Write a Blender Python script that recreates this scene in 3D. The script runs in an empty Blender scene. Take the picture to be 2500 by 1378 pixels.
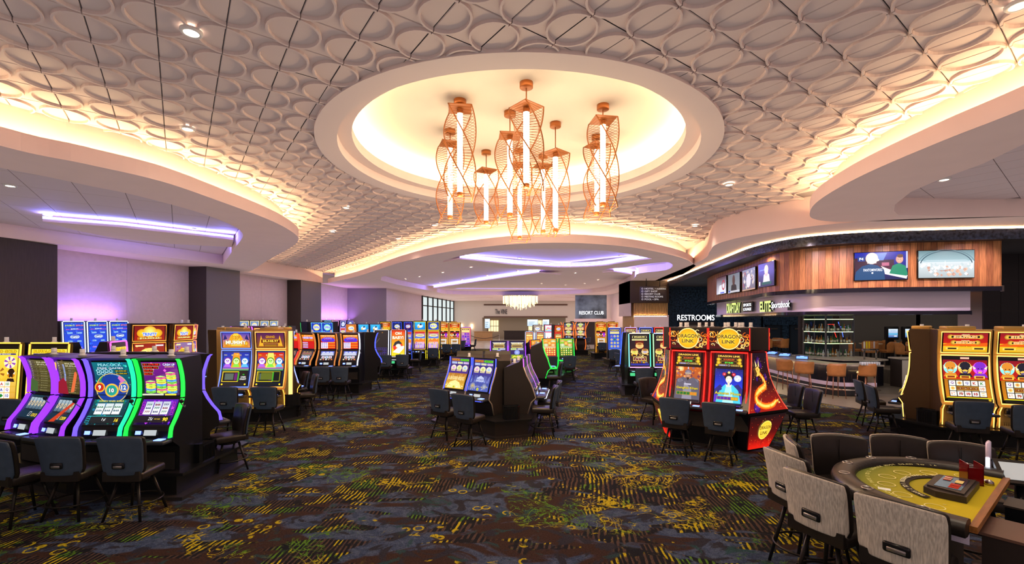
import bpy, bmesh, math, random
from mathutils import Vector, Matrix
from mathutils.geometry import tessellate_polygon
random.seed(7)
R = math.radians
SC = bpy.context.scene
COL = SC.collection

# ---------------------------------------------------------------- camera
H = 2.48            # eye height
F = 1117.0          # focal length in pixels of the 2500 px wide frame
HZ = 783.0          # horizon row
cam = bpy.data.cameras.new('camera'); camo = bpy.data.objects.new('camera', cam); COL.objects.link(camo)
camo.location = (0, 0, H); camo.rotation_euler = (R(90), 0, 0)
cam.sensor_fit = 'HORIZONTAL'; cam.sensor_width = 36; cam.lens = 36 * F / 2500
cam.shift_y = (HZ - 689.0) / 2500; cam.clip_end = 300
SC.camera = camo

# ---------------------------------------------------------------- exposure, world, renderer options
SC.view_settings.view_transform = 'Standard'; SC.view_settings.look = 'None'
SC.view_settings.gamma = 1; SC.view_settings.exposure = 0.40
SC.view_settings.use_curve_mapping = False
SC.cycles.use_denoising = True
SC.cycles.use_adaptive_sampling = True; SC.cycles.adaptive_threshold = 0.06
SC.cycles.max_bounces = 6; SC.cycles.diffuse_bounces = 3; SC.cycles.glossy_bounces = 3
SC.cycles.transmission_bounces = 4; SC.cycles.transparent_max_bounces = 6
SC.cycles.caustics_reflective = False; SC.cycles.caustics_refractive = False
SC.cycles.sample_clamp_indirect = 4.0; SC.cycles.blur_glossy = 1.0
SC.cycles.use_fast_gi = True; SC.cycles.fast_gi_method = 'ADD'; SC.cycles.ao_bounces_render = 1
W = bpy.data.worlds.new('world'); SC.world = W; W.use_nodes = True
WB = W.node_tree.nodes['Background']; WB.inputs[0].default_value = (1.0, .57, .51, 1); WB.inputs[1].default_value = 1.0
W.light_settings.ao_factor = 0.24; W.light_settings.distance = 1.2

COVE = 95.0         # emission of the warm cove strips
BLUE = 150.0         # emission of the blue strips
SCR = 0.98          # brightness of the screens
NEON = 1.7          # brightness of neon trims
SPOTW = 50.0        # watts of a ceiling downlight

# ---------------------------------------------------------------- tags
def tag(o, label=None, cat=None, group=None, kind=None):
    if label: o['label'] = label
    if cat: o['category'] = cat
    if group: o['group'] = group
    if kind: o['kind'] = kind
    return o
def empty(name, loc=(0, 0, 0), rz=0, label=None, cat=None, group=None):
    o = bpy.data.objects.new(name, None); COL.objects.link(o)
    o.location = loc; o.rotation_euler = (0, 0, rz); o.empty_display_size = .1
    return tag(o, label, cat, group)
def kids(o): return CH.get(o.name, [])
CH = {}
def link(o, parent=None):
    COL.objects.link(o)
    if parent is not None:
        o.parent = parent; CH.setdefault(parent.name, []).append(o)
    return o
def copy_tree(o, parent=None, loc=None, rz=None, label=None, group=None):
    c = o.copy(); link(c, parent)
    for ch in list(CH.get(o.name, [])): copy_tree(ch, c)
    if loc is not None: c.location = loc
    if rz is not None: c.rotation_euler = (0, 0, rz)
    if label: c['label'] = label
    if group: c['group'] = group
    return c

# ---------------------------------------------------------------- materials
def lin(c): return tuple(((v / 12.92) if v <= .04045 else ((v + .055) / 1.055) ** 2.4) for v in c)
def hexc(s): return lin(tuple(int(s[i:i + 2], 16) / 255 for i in (0, 2, 4)))
MC = {}
def mat(name, col, rough=.6, metal=0, emit=None, es=0, noise=None, bump=0, spec=.5, sampling=None, stretch=None):
    if name in MC: return MC[name]
    m = bpy.data.materials.new(name); m.use_nodes = True; nt = m.node_tree; b = nt.nodes['Principled BSDF']
    col = hexc(col) if isinstance(col, str) else col
    b.inputs['Base Color'].default_value = (*col, 1); b.inputs['Roughness'].default_value = rough
    b.inputs['Metallic'].default_value = metal; b.inputs['Specular IOR Level'].default_value = spec
    if noise:                                   # (scale, amount): brightness varies a little over the surface
        g = nt.nodes.new('ShaderNodeNewGeometry'); mp = nt.nodes.new('ShaderNodeMapping')
        tc = nt.nodes.new('ShaderNodeTexCoord'); nt.links.new(tc.outputs['Object'], mp.inputs[0])
        if stretch: mp.inputs['Scale'].default_value = stretch
        n = nt.nodes.new('ShaderNodeTexNoise'); n.inputs['Scale'].default_value = noise[0]; n.inputs['Detail'].default_value = 3
        nt.links.new(mp.outputs[0], n.inputs['Vector'])
        mr = nt.nodes.new('ShaderNodeMapRange'); mr.inputs[1].default_value = .3; mr.inputs[2].default_value = .7
        mr.inputs[3].default_value = 1 - noise[1]; mr.inputs[4].default_value = 1 + noise[1]
        nt.links.new(n.outputs[0], mr.inputs[0])
        mx = nt.nodes.new('ShaderNodeVectorMath'); mx.operation = 'SCALE'; mx.inputs[0].default_value = col
        nt.links.new(mr.outputs[0], mx.inputs['Scale']); nt.links.new(mx.outputs[0], b.inputs['Base Color'])
        if bump:
            bp = nt.nodes.new('ShaderNodeBump'); bp.inputs['Strength'].default_value = bump; bp.inputs['Distance'].default_value = .004
            nt.links.new(n.outputs[0], bp.inputs['Height']); nt.links.new(bp.outputs[0], b.inputs['Normal'])
    if emit is not None:
        e = hexc(emit) if isinstance(emit, str) else emit
        b.inputs['Emission Color'].default_value = (*e, 1); b.inputs['Emission Strength'].default_value = es
    if sampling: m.cycles.emission_sampling = sampling
    MC[name] = m; return m
def scr_mat():
    m = bpy.data.materials.new('lit_screen'); m.use_nodes = True; nt = m.node_tree; b = nt.nodes['Principled BSDF']
    a = nt.nodes.new('ShaderNodeAttribute'); a.attribute_name = 'Col'
    b.inputs['Base Color'].default_value = (.01, .01, .01, 1); b.inputs['Roughness'].default_value = .25
    nt.links.new(a.outputs['Color'], b.inputs['Emission Color']); b.inputs['Emission Strength'].default_value = SCR
    m.cycles.emission_sampling = 'NONE'; return m
def print_mat():
    m = bpy.data.materials.new('printed_surface'); m.use_nodes = True; nt = m.node_tree; b = nt.nodes['Principled BSDF']
    a = nt.nodes.new('ShaderNodeAttribute'); a.attribute_name = 'Col'
    nt.links.new(a.outputs['Color'], b.inputs['Base Color']); b.inputs['Roughness'].default_value = .8
    return m
M_SCR = scr_mat(); M_PRINT = print_mat()
def neon(c, k=1.0):
    n = 'neon_' + c + ('' if k == 1 else '_%d' % int(k * 10))
    return mat(n, (.02, .02, .02), .4, emit=c, es=NEON * k)

# ---------------------------------------------------------------- mesh builder
class MB:
    def __init__(s): s.v = []; s.f = []; s.m = []; s.c = []; s.sm = []
    def face(s, idx, mi=0, c=None, sm=False): s.f.append(idx); s.m.append(mi); s.c.append(c); s.sm.append(sm)
    def poly(s, pts, mi=0, c=None): b = len(s.v); s.v += [tuple(p) for p in pts]; s.face(list(range(b, b + len(pts))), mi, c)
    def box(s, x0, y0, z0, x1, y1, z1, mi=0, M=None):
        b = len(s.v)
        for z in (z0, z1):
            for x, y in ((x0, y0), (x1, y0), (x1, y1), (x0, y1)):
                p = Vector((x, y, z)); p = M @ p if M is not None else p; s.v.append(tuple(p))
        for f in ((3, 2, 1, 0), (4, 5, 6, 7), (0, 1, 5, 4), (1, 2, 6, 5), (2, 3, 7, 6), (3, 0, 4, 7)): s.face([b + i for i in f], mi)
        return s
    def cbox(s, cx, cy, cz, sx, sy, sz, mi=0, M=None): return s.box(cx - sx / 2, cy - sy / 2, cz - sz / 2, cx + sx / 2, cy + sy / 2, cz + sz / 2, mi, M)
    def rbox(s, cx, cy, cz, sx, sy, sz, r=.02, seg=2, mi=0, M=None, cuts=0, fn=None):
        bm = bmesh.new(); bmesh.ops.create_cube(bm, size=1)
        for v in bm.verts: v.co = Vector((v.co.x * sx, v.co.y * sy, v.co.z * sz))
        bmesh.ops.bevel(bm, geom=bm.edges[:] + bm.verts[:], offset=r, segments=seg, profile=.5, affect='EDGES')
        if cuts: 
            es = [e for e in bm.edges if abs((e.verts[0].co - e.verts[1].co).x) > sx * .4 or abs((e.verts[0].co - e.verts[1].co).z) > sz * .4]
            bmesh.ops.subdivide_edges(bm, edges=es, cuts=cuts, use_grid_fill=True)
        bm.verts.index_update(); b = len(s.v)
        for v in bm.verts:
            p = Vector(v.co)
            if fn: p = Vector(fn(*p))
            p = p + Vector((cx, cy, cz))
            s.v.append(tuple(M @ p if M is not None else p))
        for f in bm.faces: s.face([b + v.index for v in f.verts], mi, None, True)
        bm.free(); return s
    def tube(s, pts, r, n=8, mi=0, closed=False, caps=True, sm=True):
        pts = [Vector(p) for p in pts]; b = len(s.v); k = len(pts); rr = r if isinstance(r, (list, tuple)) else [r] * k
        up = None
        for i, p in enumerate(pts):
            if closed: t = pts[(i + 1) % k] - pts[i - 1]
            else: t = pts[min(i + 1, k - 1)] - pts[max(i - 1, 0)]
            t.normalize()
            if up is None: up = Vector((0, 0, 1)) if abs(t.z) < .9 else Vector((1, 0, 0))
            x = up.cross(t)
            if x.length < 1e-4: x = Vector((1, 0, 0)).cross(t)
            x.normalize(); y = t.cross(x); up = y
            for j in range(n):
                a = 2 * math.pi * j / n; s.v.append(tuple(p + x * math.cos(a) * rr[i] + y * math.sin(a) * rr[i]))
        for i in range(k if closed else k - 1):
            for j in range(n):
                q = (i + 1) % k
                s.face([b + i * n + j, b + i * n + (j + 1) % n, b + q * n + (j + 1) % n, b + q * n + j], mi, None, sm)
        if caps and not closed:
            s.face([b + j for j in range(n)][::-1], mi); s.face([b + (k - 1) * n + j for j in range(n)], mi)
        return s
    def lathe(s, prof, n=24, mi=0, cx=0, cy=0, a0=0, a1=2 * math.pi, sm=True):
        full = abs(a1 - a0 - 2 * math.pi) < 1e-6; cols = n if full else n + 1; b = len(s.v); k = len(prof)
        for i in range(cols):
            a = a0 + (a1 - a0) * i / n
            for r, z in prof: s.v.append((cx + r * math.cos(a), cy + r * math.sin(a), z))
        for i in range(n):
            q = (i + 1) % cols
            for j in range(k - 1):
                s.face([b + i * k + j, b + q * k + j, b + q * k + j + 1, b + i * k + j + 1], mi, None, sm)
        return s
    def prism(s, pts, z0, z1, mi=0, holes=(), M=None, top=True, bottom=True, sides=True):
        loops = [list(pts)] + [list(h) for h in holes]
        flat = [p for l in loops for p in l]; tris = tessellate_polygon([[Vector((p[0], p[1], 0)) for p in l] for l in loops])
        b = len(s.v); n = len(flat)
        for z in (z0, z1):
            for p in flat:
                q = Vector((p[0], p[1], z)); s.v.append(tuple(M @ q if M is not None else q))
        for t in tris:
            if bottom: s.face([b + i for i in t], mi)
            if top: s.face([b + n + i for i in t][::-1], mi)
        if sides:
            o = 0
            for l in loops:
                for i in range(len(l)):
                    j = (i + 1) % len(l); s.face([b + o + i, b + o + j, b + n + o + j, b + n + o + i], mi)
                o += len(l)
        return s
    def ribbon(s, pa, pb, mi=0, sm=True):      # two equal length 3D polylines
        b = len(s.v); k = len(pa); s.v += [tuple(p) for p in pa] + [tuple(p) for p in pb]
        for i in range(k - 1): s.face([b + i, b + i + 1, b + k + i + 1, b + k + i], mi, None, sm)
        return s
    def mesh(s, name, mats):
        me = bpy.data.meshes.new(name); me.from_pydata(s.v, [], s.f)
        for m in (mats if isinstance(mats, (list, tuple)) else [mats]): me.materials.append(m)
        me.polygons.foreach_set('material_index', s.m)
        me.polygons.foreach_set('use_smooth', s.sm)
        if any(c is not None for c in s.c):
            at = me.color_attributes.new('Col', 'FLOAT_COLOR', 'CORNER'); data = []
            for f, c in zip(s.f, s.c):
                if c is None: c = (0, 0, 0)
                if isinstance(c[0], tuple):
                    for q in c: data += [q[0], q[1], q[2], 1]
                else: data += [c[0], c[1], c[2], 1] * len(f)
            at.data.foreach_set('color', data)
        me.update(); return me
    def build(s, name, mats, parent=None, label=None, cat=None, group=None, kind=None, loc=None, rz=None):
        o = bpy.data.objects.new(name, s.mesh(name, mats)); link(o, parent)
        if loc is not None: o.location = loc
        if rz is not None: o.rotation_euler = (0, 0, rz)
        return tag(o, label, cat, group, kind)
def fixn(o):
    bm = bmesh.new(); bm.from_mesh(o.data); bmesh.ops.recalc_face_normals(bm, faces=bm.faces); bm.to_mesh(o.data); bm.free(); return o

def spline(pts, n=6, closed=False):
    P = [Vector(p) for p in pts]; out = []; k = len(P)
    for i in range(k if closed else k - 1):
        p0 = P[i - 1] if (i > 0 or closed) else P[0] * 2 - P[1]; p1 = P[i]; p2 = P[(i + 1) % k]
        p3 = P[(i + 2) % k] if (i + 2 < k or closed) else P[-1] * 2 - P[-2]
        for j in range(n):
            t = j / n
            out.append(.5 * ((2 * p1) + (p2 - p0) * t + (2 * p0 - 5 * p1 + 4 * p2 - p3) * t * t + (3 * p1 - p0 - 3 * p2 + p3) * t ** 3))
    if not closed: out.append(P[-1])
    return out
def offset(path, d, closed=False):              # to the left of the travel direction
    out = []; k = len(path)
    for i in range(k):
        a = path[i - 1] if (i > 0 or closed) else path[0]; b = path[(i + 1) % k] if (i + 1 < k or closed) else path[-1]
        t = (Vector(b) - Vector(a)); t = Vector((t[0], t[1])); t.normalize()
        out.append(Vector((path[i][0] - t.y * d, path[i][1] + t.x * d)))
    return out
def z3(path, z): return [(p[0], p[1], z) for p in path]
def at(px, py, dh):                             # a point at height H+dh seen at that place of the photo
    k = dh / (HZ - py); return ((px - 1250) * k, F * k)
def gnd(px, py): return at(px, py, -H)
ZC = H + 3.19       # patterned ceiling
ZS = H + 2.44       # underside of the soffits
# ================================================================ STRUCTURE
M_WALL = mat('cream_wallcovering', (.58, .43, .45), .8, noise=(6, .04))
M_SOF = mat('painted_plaster', (.82, .58, .53), .75, noise=(2, .02))
M_CEIL = mat('moulded_ceiling_panel', (.66, .50, .46), .7)
M_DARKW = mat('dark_brown_panel', (.035, .024, .022), .6, noise=(20, .15), stretch=(1, 1, 40))
M_SLATE = mat('slate_panel', (.14, .125, .13), .6, noise=(20, .1), stretch=(1, 1, 40))
def struct(mb, name, m, parent=None): return mb.build(name, m, parent, kind='structure' if parent is None else None)

# ---- carpet
def carpet():
    m = bpy.data.materials.new('patterned_carpet'); m.use_nodes = True; nt = m.node_tree; N = nt.nodes; L = nt.links; b = N['Principled BSDF']
    g = N.new('ShaderNodeNewGeometry')
    def vec(rot=0, sc=(1, 1, 1), off=(0, 0, 0)):
        mp = N.new('ShaderNodeMapping'); mp.inputs['Rotation'].default_value = (0, 0, rot); mp.inputs['Scale'].default_value = sc; mp.inputs['Location'].default_value = off
        L.new(g.outputs['Position'], mp.inputs[0]); return mp.outputs[0]
    def noise(sc, det=2, dis=0, off=(0, 0, 0), stretch=(1, 1, 1), rot=0):
        n = N.new('ShaderNodeTexNoise'); n.inputs['Scale'].default_value = sc; n.inputs['Detail'].default_value = det; n.inputs['Distortion'].default_value = dis
        L.new(vec(rot, stretch, off), n.inputs['Vector']); return n.outputs[0]
    def rng(x, a, c, lo=0, hi=1):
        r = N.new('ShaderNodeMapRange'); r.interpolation_type = 'SMOOTHSTEP'; L.new(x, r.inputs[0])
        for i, v in enumerate((a, c, lo, hi)): r.inputs[i + 1].default_value = v
        return r.outputs[0]
    def mth(op, a, c=None):
        n = N.new('ShaderNodeMath'); n.operation = op
        for i, x in enumerate((a, c)):
            if x is None: continue
            if isinstance(x, (int, float)): n.inputs[i].default_value = x
            else: L.new(x, n.inputs[i])
        return n.outputs[0]
    def mix(f, a, c):
        n = N.new('ShaderNodeMix'); n.data_type = 'RGBA'
        if isinstance(f, (int, float)): n.inputs[0].default_value = f
        else: L.new(f, n.inputs[0])
        for i, x in ((6, a), (7, c)):
            if isinstance(x, tuple): n.inputs[i].default_value = (*x, 1)
            else: L.new(x, n.inputs[i])
        return n.outputs[2]
    def iso(x, w):                                   # thin line along a contour of a noise
        return rng(mth('ABSOLUTE', mth('SUBTRACT', x, .5)), w, w * .45)
    BLUE_, BROWN, BLACK = (.021, .030, .060), (.024, .010, .007), (.004, .004, .006)
    YEL, GRN, TEAL = (.31, .225, .004), (.055, .12, .007), (.010, .034, .034)
    fine = noise(60, 2)
    blu = mix(rng(noise(9, 4, 1.5), .40, .62), BLUE_, (.040, .050, .082)); base = mix(rng(noise(1.1, 5, 1.2, stretch=(.7, 1.2, 1)), .47, .53), blu, BROWN)
    base = mix(rng(noise(2.3, 5, 1.8, (7, 3, 0)), .53, .58), base, (.014, .012, .018))
    base = mix(rng(noise(3.1, 3, 1, (2, 9, 0)), .60, .66, 0, .8), base, TEAL)
    # striped patches, two directions
    def stripes_(rot, zoff, zrot, lo):
        wv = N.new('ShaderNodeTexWave'); wv.wave_type = 'BANDS'; wv.inputs['Scale'].default_value = 6.0; wv.inputs['Distortion'].default_value = 3.6
        wv.inputs['Detail'].default_value = 3; wv.inputs['Detail Scale'].default_value = 1.7; wv.inputs['Detail Roughness'].default_value = .6
        L.new(vec(rot, (1, .22, 1)), wv.inputs['Vector'])
        zone = rng(noise(.75, 4, .9, zoff, (.75, 1.5, 1), zrot), lo, lo + .02)
        st = mth('MULTIPLY', rng(wv.outputs['Fac'], .56, .72), rng(noise(5, 3), .38, .46))
        sc_ = mix(rng(noise(1.9, 4, .8, (11, 5, zrot)), .53, .58), (.050, .026, .018), YEL)
        sc_ = mix(rng(noise(1.5, 3, .5, (1, 15, 0)), .56, .61), sc_, GRN)
        return zone, mix(st, BLACK, sc_)
    zn, sp_ = stripes_(R(6), (4, 1, 0), R(12), .54); base = mix(zn, base, sp_)
    zn, sp_ = stripes_(R(40), (14, 21, 0), R(-20), .56); base = mix(zn, base, sp_)
    # curled lines and scattered rings
    curl = mth('MAXIMUM', iso(noise(1.5, 2, 2.6, (3, 3, 0)), .022), iso(noise(2.1, 2, 3.0, (8, 1, 0)), .020))
    cz = rng(noise(.8, 4, .8, (20, 2, 0)), .525, .57)
    grit = rng(noise(34, 2), .34, .46)
    cm = mth('MULTIPLY', mth('MULTIPLY', curl, cz), grit)
    cc = mix(rng(noise(.9, 2, 0, (5, 30, 0)), .46, .54), YEL, GRN)
    base = mix(cm, base, cc)
    vo = N.new('ShaderNodeTexVoronoi'); vo.inputs['Scale'].default_value = 5.2; vo.inputs['Randomness'].default_value = .8; L.new(vec(), vo.inputs['Vector'])
    ring = rng(mth('ABSOLUTE', mth('SUBTRACT', vo.outputs['Distance'], .30)), .075, .045)
    rz_ = rng(noise(1.1, 3, .6, (31, 12, 0)), .60, .62)
    base = mix(mth('MULTIPLY', mth('MULTIPLY', ring, rz_), grit), base, YEL)
    fm = N.new('ShaderNodeVectorMath'); fm.operation = 'SCALE'; L.new(base, fm.inputs[0]); L.new(rng(fine, .3, .7, .65, 1.35), fm.inputs['Scale'])
    L.new(fm.outputs[0], b.inputs['Base Color']); b.inputs['Roughness'].default_value = .95; b.inputs['Specular IOR Level'].default_value = .15
    bp = N.new('ShaderNodeBump'); bp.inputs['Strength'].default_value = .35; bp.inputs['Distance'].default_value = .006
    L.new(fine, bp.inputs['Height']); L.new(bp.outputs[0], b.inputs['Normal'])
    return m
M_CARPET = carpet()
fl = MB(); fl.poly([(-18, -6, 0), (22, -6, 0), (22, 70, 0), (-18, 70, 0)]); struct(fl, 'floor', M_CARPET)
# hard floor of the bar area and of the lobby at the far end
M_TILE = mat('bar_floor_plank', (.15, .115, .085), .35, noise=(3, .3), stretch=(1, 8, 1))
bp_ = spline([(8.9, 24), (8.6, 20), (8.9, 16.5), (9.3, 13.6), (10.3, 12.35), (12, 12.0), (16, 11.9), (21.5, 12)], 6)
tf = MB(); tf.prism([(p.x, p.y) for p in bp_] + [(21.5, 27), (8.9, 27)], .001, .012); fixn(struct(tf, 'floor_bar', M_TILE))
M_LOB = mat('lobby_stone_floor', (.42, .36, .31), .25, noise=(1.2, .2))
tf = MB(); tf.box(-8.5, 40, .001, 10, 69, .012); struct(tf, 'floor_lobby', M_LOB)

# ---- upper slab, far walls, behind/right enclosure
M_SLAB = mat('upper_slab', (.30, .25, .25), .9)
RC = (0.12, 9.06)                                 # centre of the round coffer
cir = [(RC[0] + 3.6 * math.cos(a * math.pi / 32), RC[1] + 3.6 * math.sin(a * math.pi / 32)) for a in range(64)]
ce = MB(); ce.prism([(-19, -6), (23, -6), (23, 70), (-19, 70)], ZC + .03, ZC + .06, holes=[cir[::-1]]); CEIL = fixn(struct(ce, 'ceiling', M_SLAB))

# ---- moulded ceiling tiles
T = .61; A36 = R(36.0); ax = Vector((-math.sin(A36), math.cos(A36))); bx_ = Vector((math.cos(A36), math.sin(A36)))
NODE = Vector((-3.788, 5.909))
def tile_mesh(name, org=None, fine=False):
    mb = MB(); h = T / 2; g = .005; d = .010
    def W_(a, b_, z): 
        return (ax.x * a + bx_.x * b_, ax.y * a + bx_.y * b_, z)
    if fine:
        n = 14
        for i in range(n):
            for j in range(n):
                a0, a1, b0, b1 = [-h + g + (T - 2 * g) * q / n for q in (i, i + 1, j, j + 1)]
                mb.poly([W_(a0, b0, 0), W_(a0, b1, 0), W_(a1, b1, 0), W_(a1, b0, 0)][::-1])
    else:
        k = h - g - .006
        mb.poly([W_(-k, -k, 0), W_(-k, k, 0), W_(k, k, 0), W_(k, -k, 0)][::-1])
        o = h - g; c = [(-1, -1), (-1, 1), (1, 1), (1, -1)]
        for q in range(4):
            p, r_ = c[q], c[(q + 1) % 4]
            mb.poly([W_(p[0] * k, p[1] * k, 0), W_(r_[0] * k, r_[1] * k, 0), W_(r_[0] * o, r_[1] * o, d), W_(p[0] * o, p[1] * o, d)])
    seg = 14; ra, rb, w, hh = .298, .284, .034, .036
    for sgn in (-1, 1):
        cb = sgn * h; b = len(mb.v)
        for i in range(seg + 1):
            t = -math.pi / 2 + math.pi * i / seg
            sa, ca = math.sin(t), math.cos(t)
            for dr, z in ((0, 0), (-.004, -hh), (-w + .006, -hh), (-w, 0)):
                bb = cb - sgn * (rb + dr) * ca
                bb = max(min(bb, h - g), -h + g)
                mb.v.append(W_((ra + dr) * sa, bb, z))
        for i in range(seg):
            for j in range(3):
                mb.face([b + i * 4 + j, b + i * 4 + j + 1, b + i * 4 + 4 + j + 1, b + i * 4 + 4 + j])
    if org is not None:                              # cut away what lies above the round trim
        keep = []
        for f in mb.f:
            c = sum((Vector(mb.v[i][:2]) for i in f), Vector((0, 0))) / len(f) + org
            keep.append((c - Vector(RC)).length > 3.66)
        mb.f = [f for f, k in zip(mb.f, keep) if k]; mb.m = [0] * len(mb.f); mb.c = [None] * len(mb.f); mb.sm = [False] * len(mb.f)
    return mb
TM = tile_mesh('t').mesh('ceiling_tile', M_CEIL)
cells = []
for i in range(-30, 60):
    for j in range(-40, 60):
        c = NODE + ax * (T * (i + .5)) + bx_ * (T * (j + .5))
        if c.y < 2.2 or c.y > 30.6 or abs(c.x) > 14: continue
        px = 1250 + F * c.x / c.y; py = HZ - F * 3.19 / c.y
        if px < -150 or px > 2650 or py < -260: continue
        if (c.x < -8.6 and c.y < 14.5) or c.x < -17.5 + .16 * c.y or (c.x > 7.4 and c.y > 3) or (c.y > 16 and c.x > -4.2 + (19 - c.y) * .75 + .6 and c.y > 17.0 - .0 * c.x and not c.x > 5.2): continue
        if c.y > 18.5 and c.x > 5.2: continue
        r = (c - Vector(RC)).length
        if r < 3.2: continue
        cells.append((c.y, c, r))
cells.sort(key=lambda q: q[0] + abs(q[1].x) * .01)
rest = MB(); cnt = 0
for y, c, r in cells:
    if r < 4.15:
        mb = tile_mesh('t', c, True)
        if not mb.f: continue
    else: mb = None
    if cnt < 298 and HZ - F * 3.19 / c.y > -60:
        if mb is None: o = bpy.data.objects.new('ceiling_tile', TM); link(o, CEIL); o.location = (c.x, c.y, ZC)
        else: mb.build('ceiling_tile', M_CEIL, CEIL, loc=(c.x, c.y, ZC))
        cnt += 1
    else:
        mb = mb or tile_mesh('t'); b = len(rest.v)
        rest.v += [(v[0] + c.x, v[1] + c.y, v[2] + ZC) for v in mb.v]
        for f in mb.f: rest.face([b + i for i in f])
rest.build('ceiling_tiles_far', M_CEIL, CEIL, kind='stuff')

# ---- round coffer
M_RING = mat('coffer_plaster', (.72, .56, .52), .7)
M_DOME = mat('coffer_dome_paint', (.80, .70, .58), .8)
rg = MB(); rg.lathe([(3.71, ZC + .05), (3.71, ZC - .05), (3.35, ZC - .05), (3.35, ZC + .12), (3.11, ZC + .12), (3.11, ZC + .31), (3.16, ZC + .31), (3.16, ZC + .20), (3.55, ZC + .20)], 96, 0, *RC, sm=False)
fixn(struct(rg, 'trim_1', M_RING))
dm = MB(); dm.lathe([(3.55, ZC + .20), (3.56, ZC + .42), (3.48, ZC + .58), (3.30, ZC + .67), (3.05, ZC + .71), (0.02, ZC + .71)], 96, 0, *RC)
fixn(struct(dm, 'ceiling_dome', M_DOME))
ZD = ZC + .71

# ---- soffits with cove lights
M_COVE = mat('warm_cove_led', (.1, .1, .1), .5, emit=(1.0, .74, .38), es=COVE, sampling='FRONT_BACK')
M_BLED = mat('blue_led', (.1, .1, .1), .5, emit=(.20, .24, 1.0), es=BLUE)
M_BCORE = mat('blue_led_core', (.1, .1, .1), .5, emit=(.30, .36, 1.0), es=3.4, sampling='NONE')
def cove(path, name, inward, up=ZC + .03, lip=.27):
    """fascia, lip, trough and back wall along an exposed edge; inward = signed offset"""
    mb = MB(); q = lambda d: offset(path, d * inward)
    rows = [z3(path, ZS), z3(path, ZS + lip), z3(q(.05), ZS + lip), z3(q(.05), ZS + .10), z3(q(.42), ZS + .10), z3(q(.42), up)]
    for a, b in zip(rows[:-1], rows[1:]): mb.ribbon(a, b, 0, sm=False)
    struct(mb, name, M_SOF)
def cove_led(path, inward, label, e=.27):
    mb = MB(); mb.ribbon(z3(offset(path, e * inward), ZS + .205), z3(offset(path, (e + .04) * inward), ZS + .215), 0)
    return mb.build('cove_light', M_COVE, None, label, 'light strip', 'warm light strips in the ceiling coves')
# left wave
left_edge = spline([(-8.6, -6), (-8.2, 0), (-7.6, 4.2), (-7.14, 6.38), (-6.66, 7.1), (-6.15, 8.0), (-5.98, 9.3), (-5.88, 11.2), (-6.12, 12.9), (-6.6, 14.1), (-7.7, 15.7), (-9.86, 18.5), (-12.3, 21.8), (-13.2, 22.9)], 6)
beam = [(-18.06, -6), (-17.1 + .16 * 13.3, 13.3), (-17.1 + .16 * 22.9, 22.9)]
rec = spline([at(10, 412, 2.44), at(125, 434, 2.44), at(218, 454, 2.44), at(304, 471, 2.44), at(381, 490, 2.44), at(448, 508, 2.44), at(509, 527, 2.44), at(557, 546, 2.44), at(586, 563, 2.44), at(592, 580, 2.44), at(570, 610, 2.44), at(544, 646, 2.44)], 5)
rec = [Vector((-9.2, -3)), Vector((-8.9, 3.5))] + rec + [Vector((-17.1 + .16 * 13 - .02, 13)), Vector((-17.1 + .16 * (-3), -3))]
rec = [Vector((p.x, p.y)) for p in rec]
so = MB(); so.prism([(p.x, p.y) for p in left_edge] + [beam[2], beam[1], beam[0]], ZS, ZS + .02, holes=[[(p.x + .0, p.y) for p in rec][::-1]], sides=False, top=False)
struct(so, 'ceiling_soffit_left', M_SOF)
so = MB(); rr = rec + [rec[0]]; so.ribbon(z3(rr, ZS), z3(rr, ZS + .42), sm=False); struct(so, 'trim_2', M_SOF)
so = MB(); so.prism([(p.x, p.y) for p in rec], ZS + .42, ZS + .44, sides=False, top=False)
RECL = struct(so, 'ceiling_recess_left', mat('recess_tile_base', (.25, .2, .2), .8))
# big flat tiles of the recess
M_RT = mat('smooth_ceiling_tile', (.66, .50, .50), .75)
def inside(p, poly):
    c = False; n = len(poly)
    for i in range(n):
        a, b = poly[i], poly[i - 1]
        if (a[1] > p[1]) != (b[1] > p[1]) and p[0] < (b[0] - a[0]) * (p[1] - a[1]) / (b[1] - a[1] + 1e-12) + a[0]: c = not c
    return c
def clip_convex(poly, x0, y0, x1, y1, U, V, O):
    """part of the polygon inside an oriented rectangle (Sutherland-Hodgman)"""
    def ins(p, k): 
        d = Vector(p) - O; u, v = d.dot(U), d.dot(V); return (u >= x0, u <= x1, v >= y0, v <= y1)[k]
    def cut(a, b, k):
        da, db = Vector(a) - O, Vector(b) - O
        ax_, t0 = ((U, x0), (U, x1), (V, y0), (V, y1))[k]
        ua, ub = da.dot(ax_), db.dot(ax_); t = (t0 - ua) / (ub - ua); return Vector(a) + (Vector(b) - Vector(a)) * t
    out = list(poly)
    for k in range(4):
        inp = out; out = []
        for i in range(len(inp)):
            a, b = inp[i - 1], inp[i]
            if ins(b, k):
                if not ins(a, k): out.append(cut(a, b, k))
                out.append(b)
            elif ins(a, k): out.append(cut(a, b, k))
        if not out: return out
    return out
def recess_tiles(poly, z, parent, U, V, su, sv, ymin=2, m=None, ru=40, org=None):
    O = org or Vector((0, 0)); n = 0
    for i in range(-ru, ru):
        for j in range(-ru, ru):
            q = clip_convex([Vector((p[0], p[1])) for p in poly], i * su + .006, j * sv + .006, (i + 1) * su - .006, (j + 1) * sv - .006, U, V, O)
            if len(q) < 3: continue
            ar = abs(sum(q[k - 1].x * q[k].y - q[k].x * q[k - 1].y for k in range(len(q)))) / 2
            cy = sum(p.y for p in q) / len(q)
            if ar < .05 or cy < ymin: continue
            mb = MB(); mb.prism([(p.x, p.y) for p in q], z - .015, z, top=False); mb.build('ceiling_tile', m or M_RT, parent); n += 1
    return n
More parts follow.
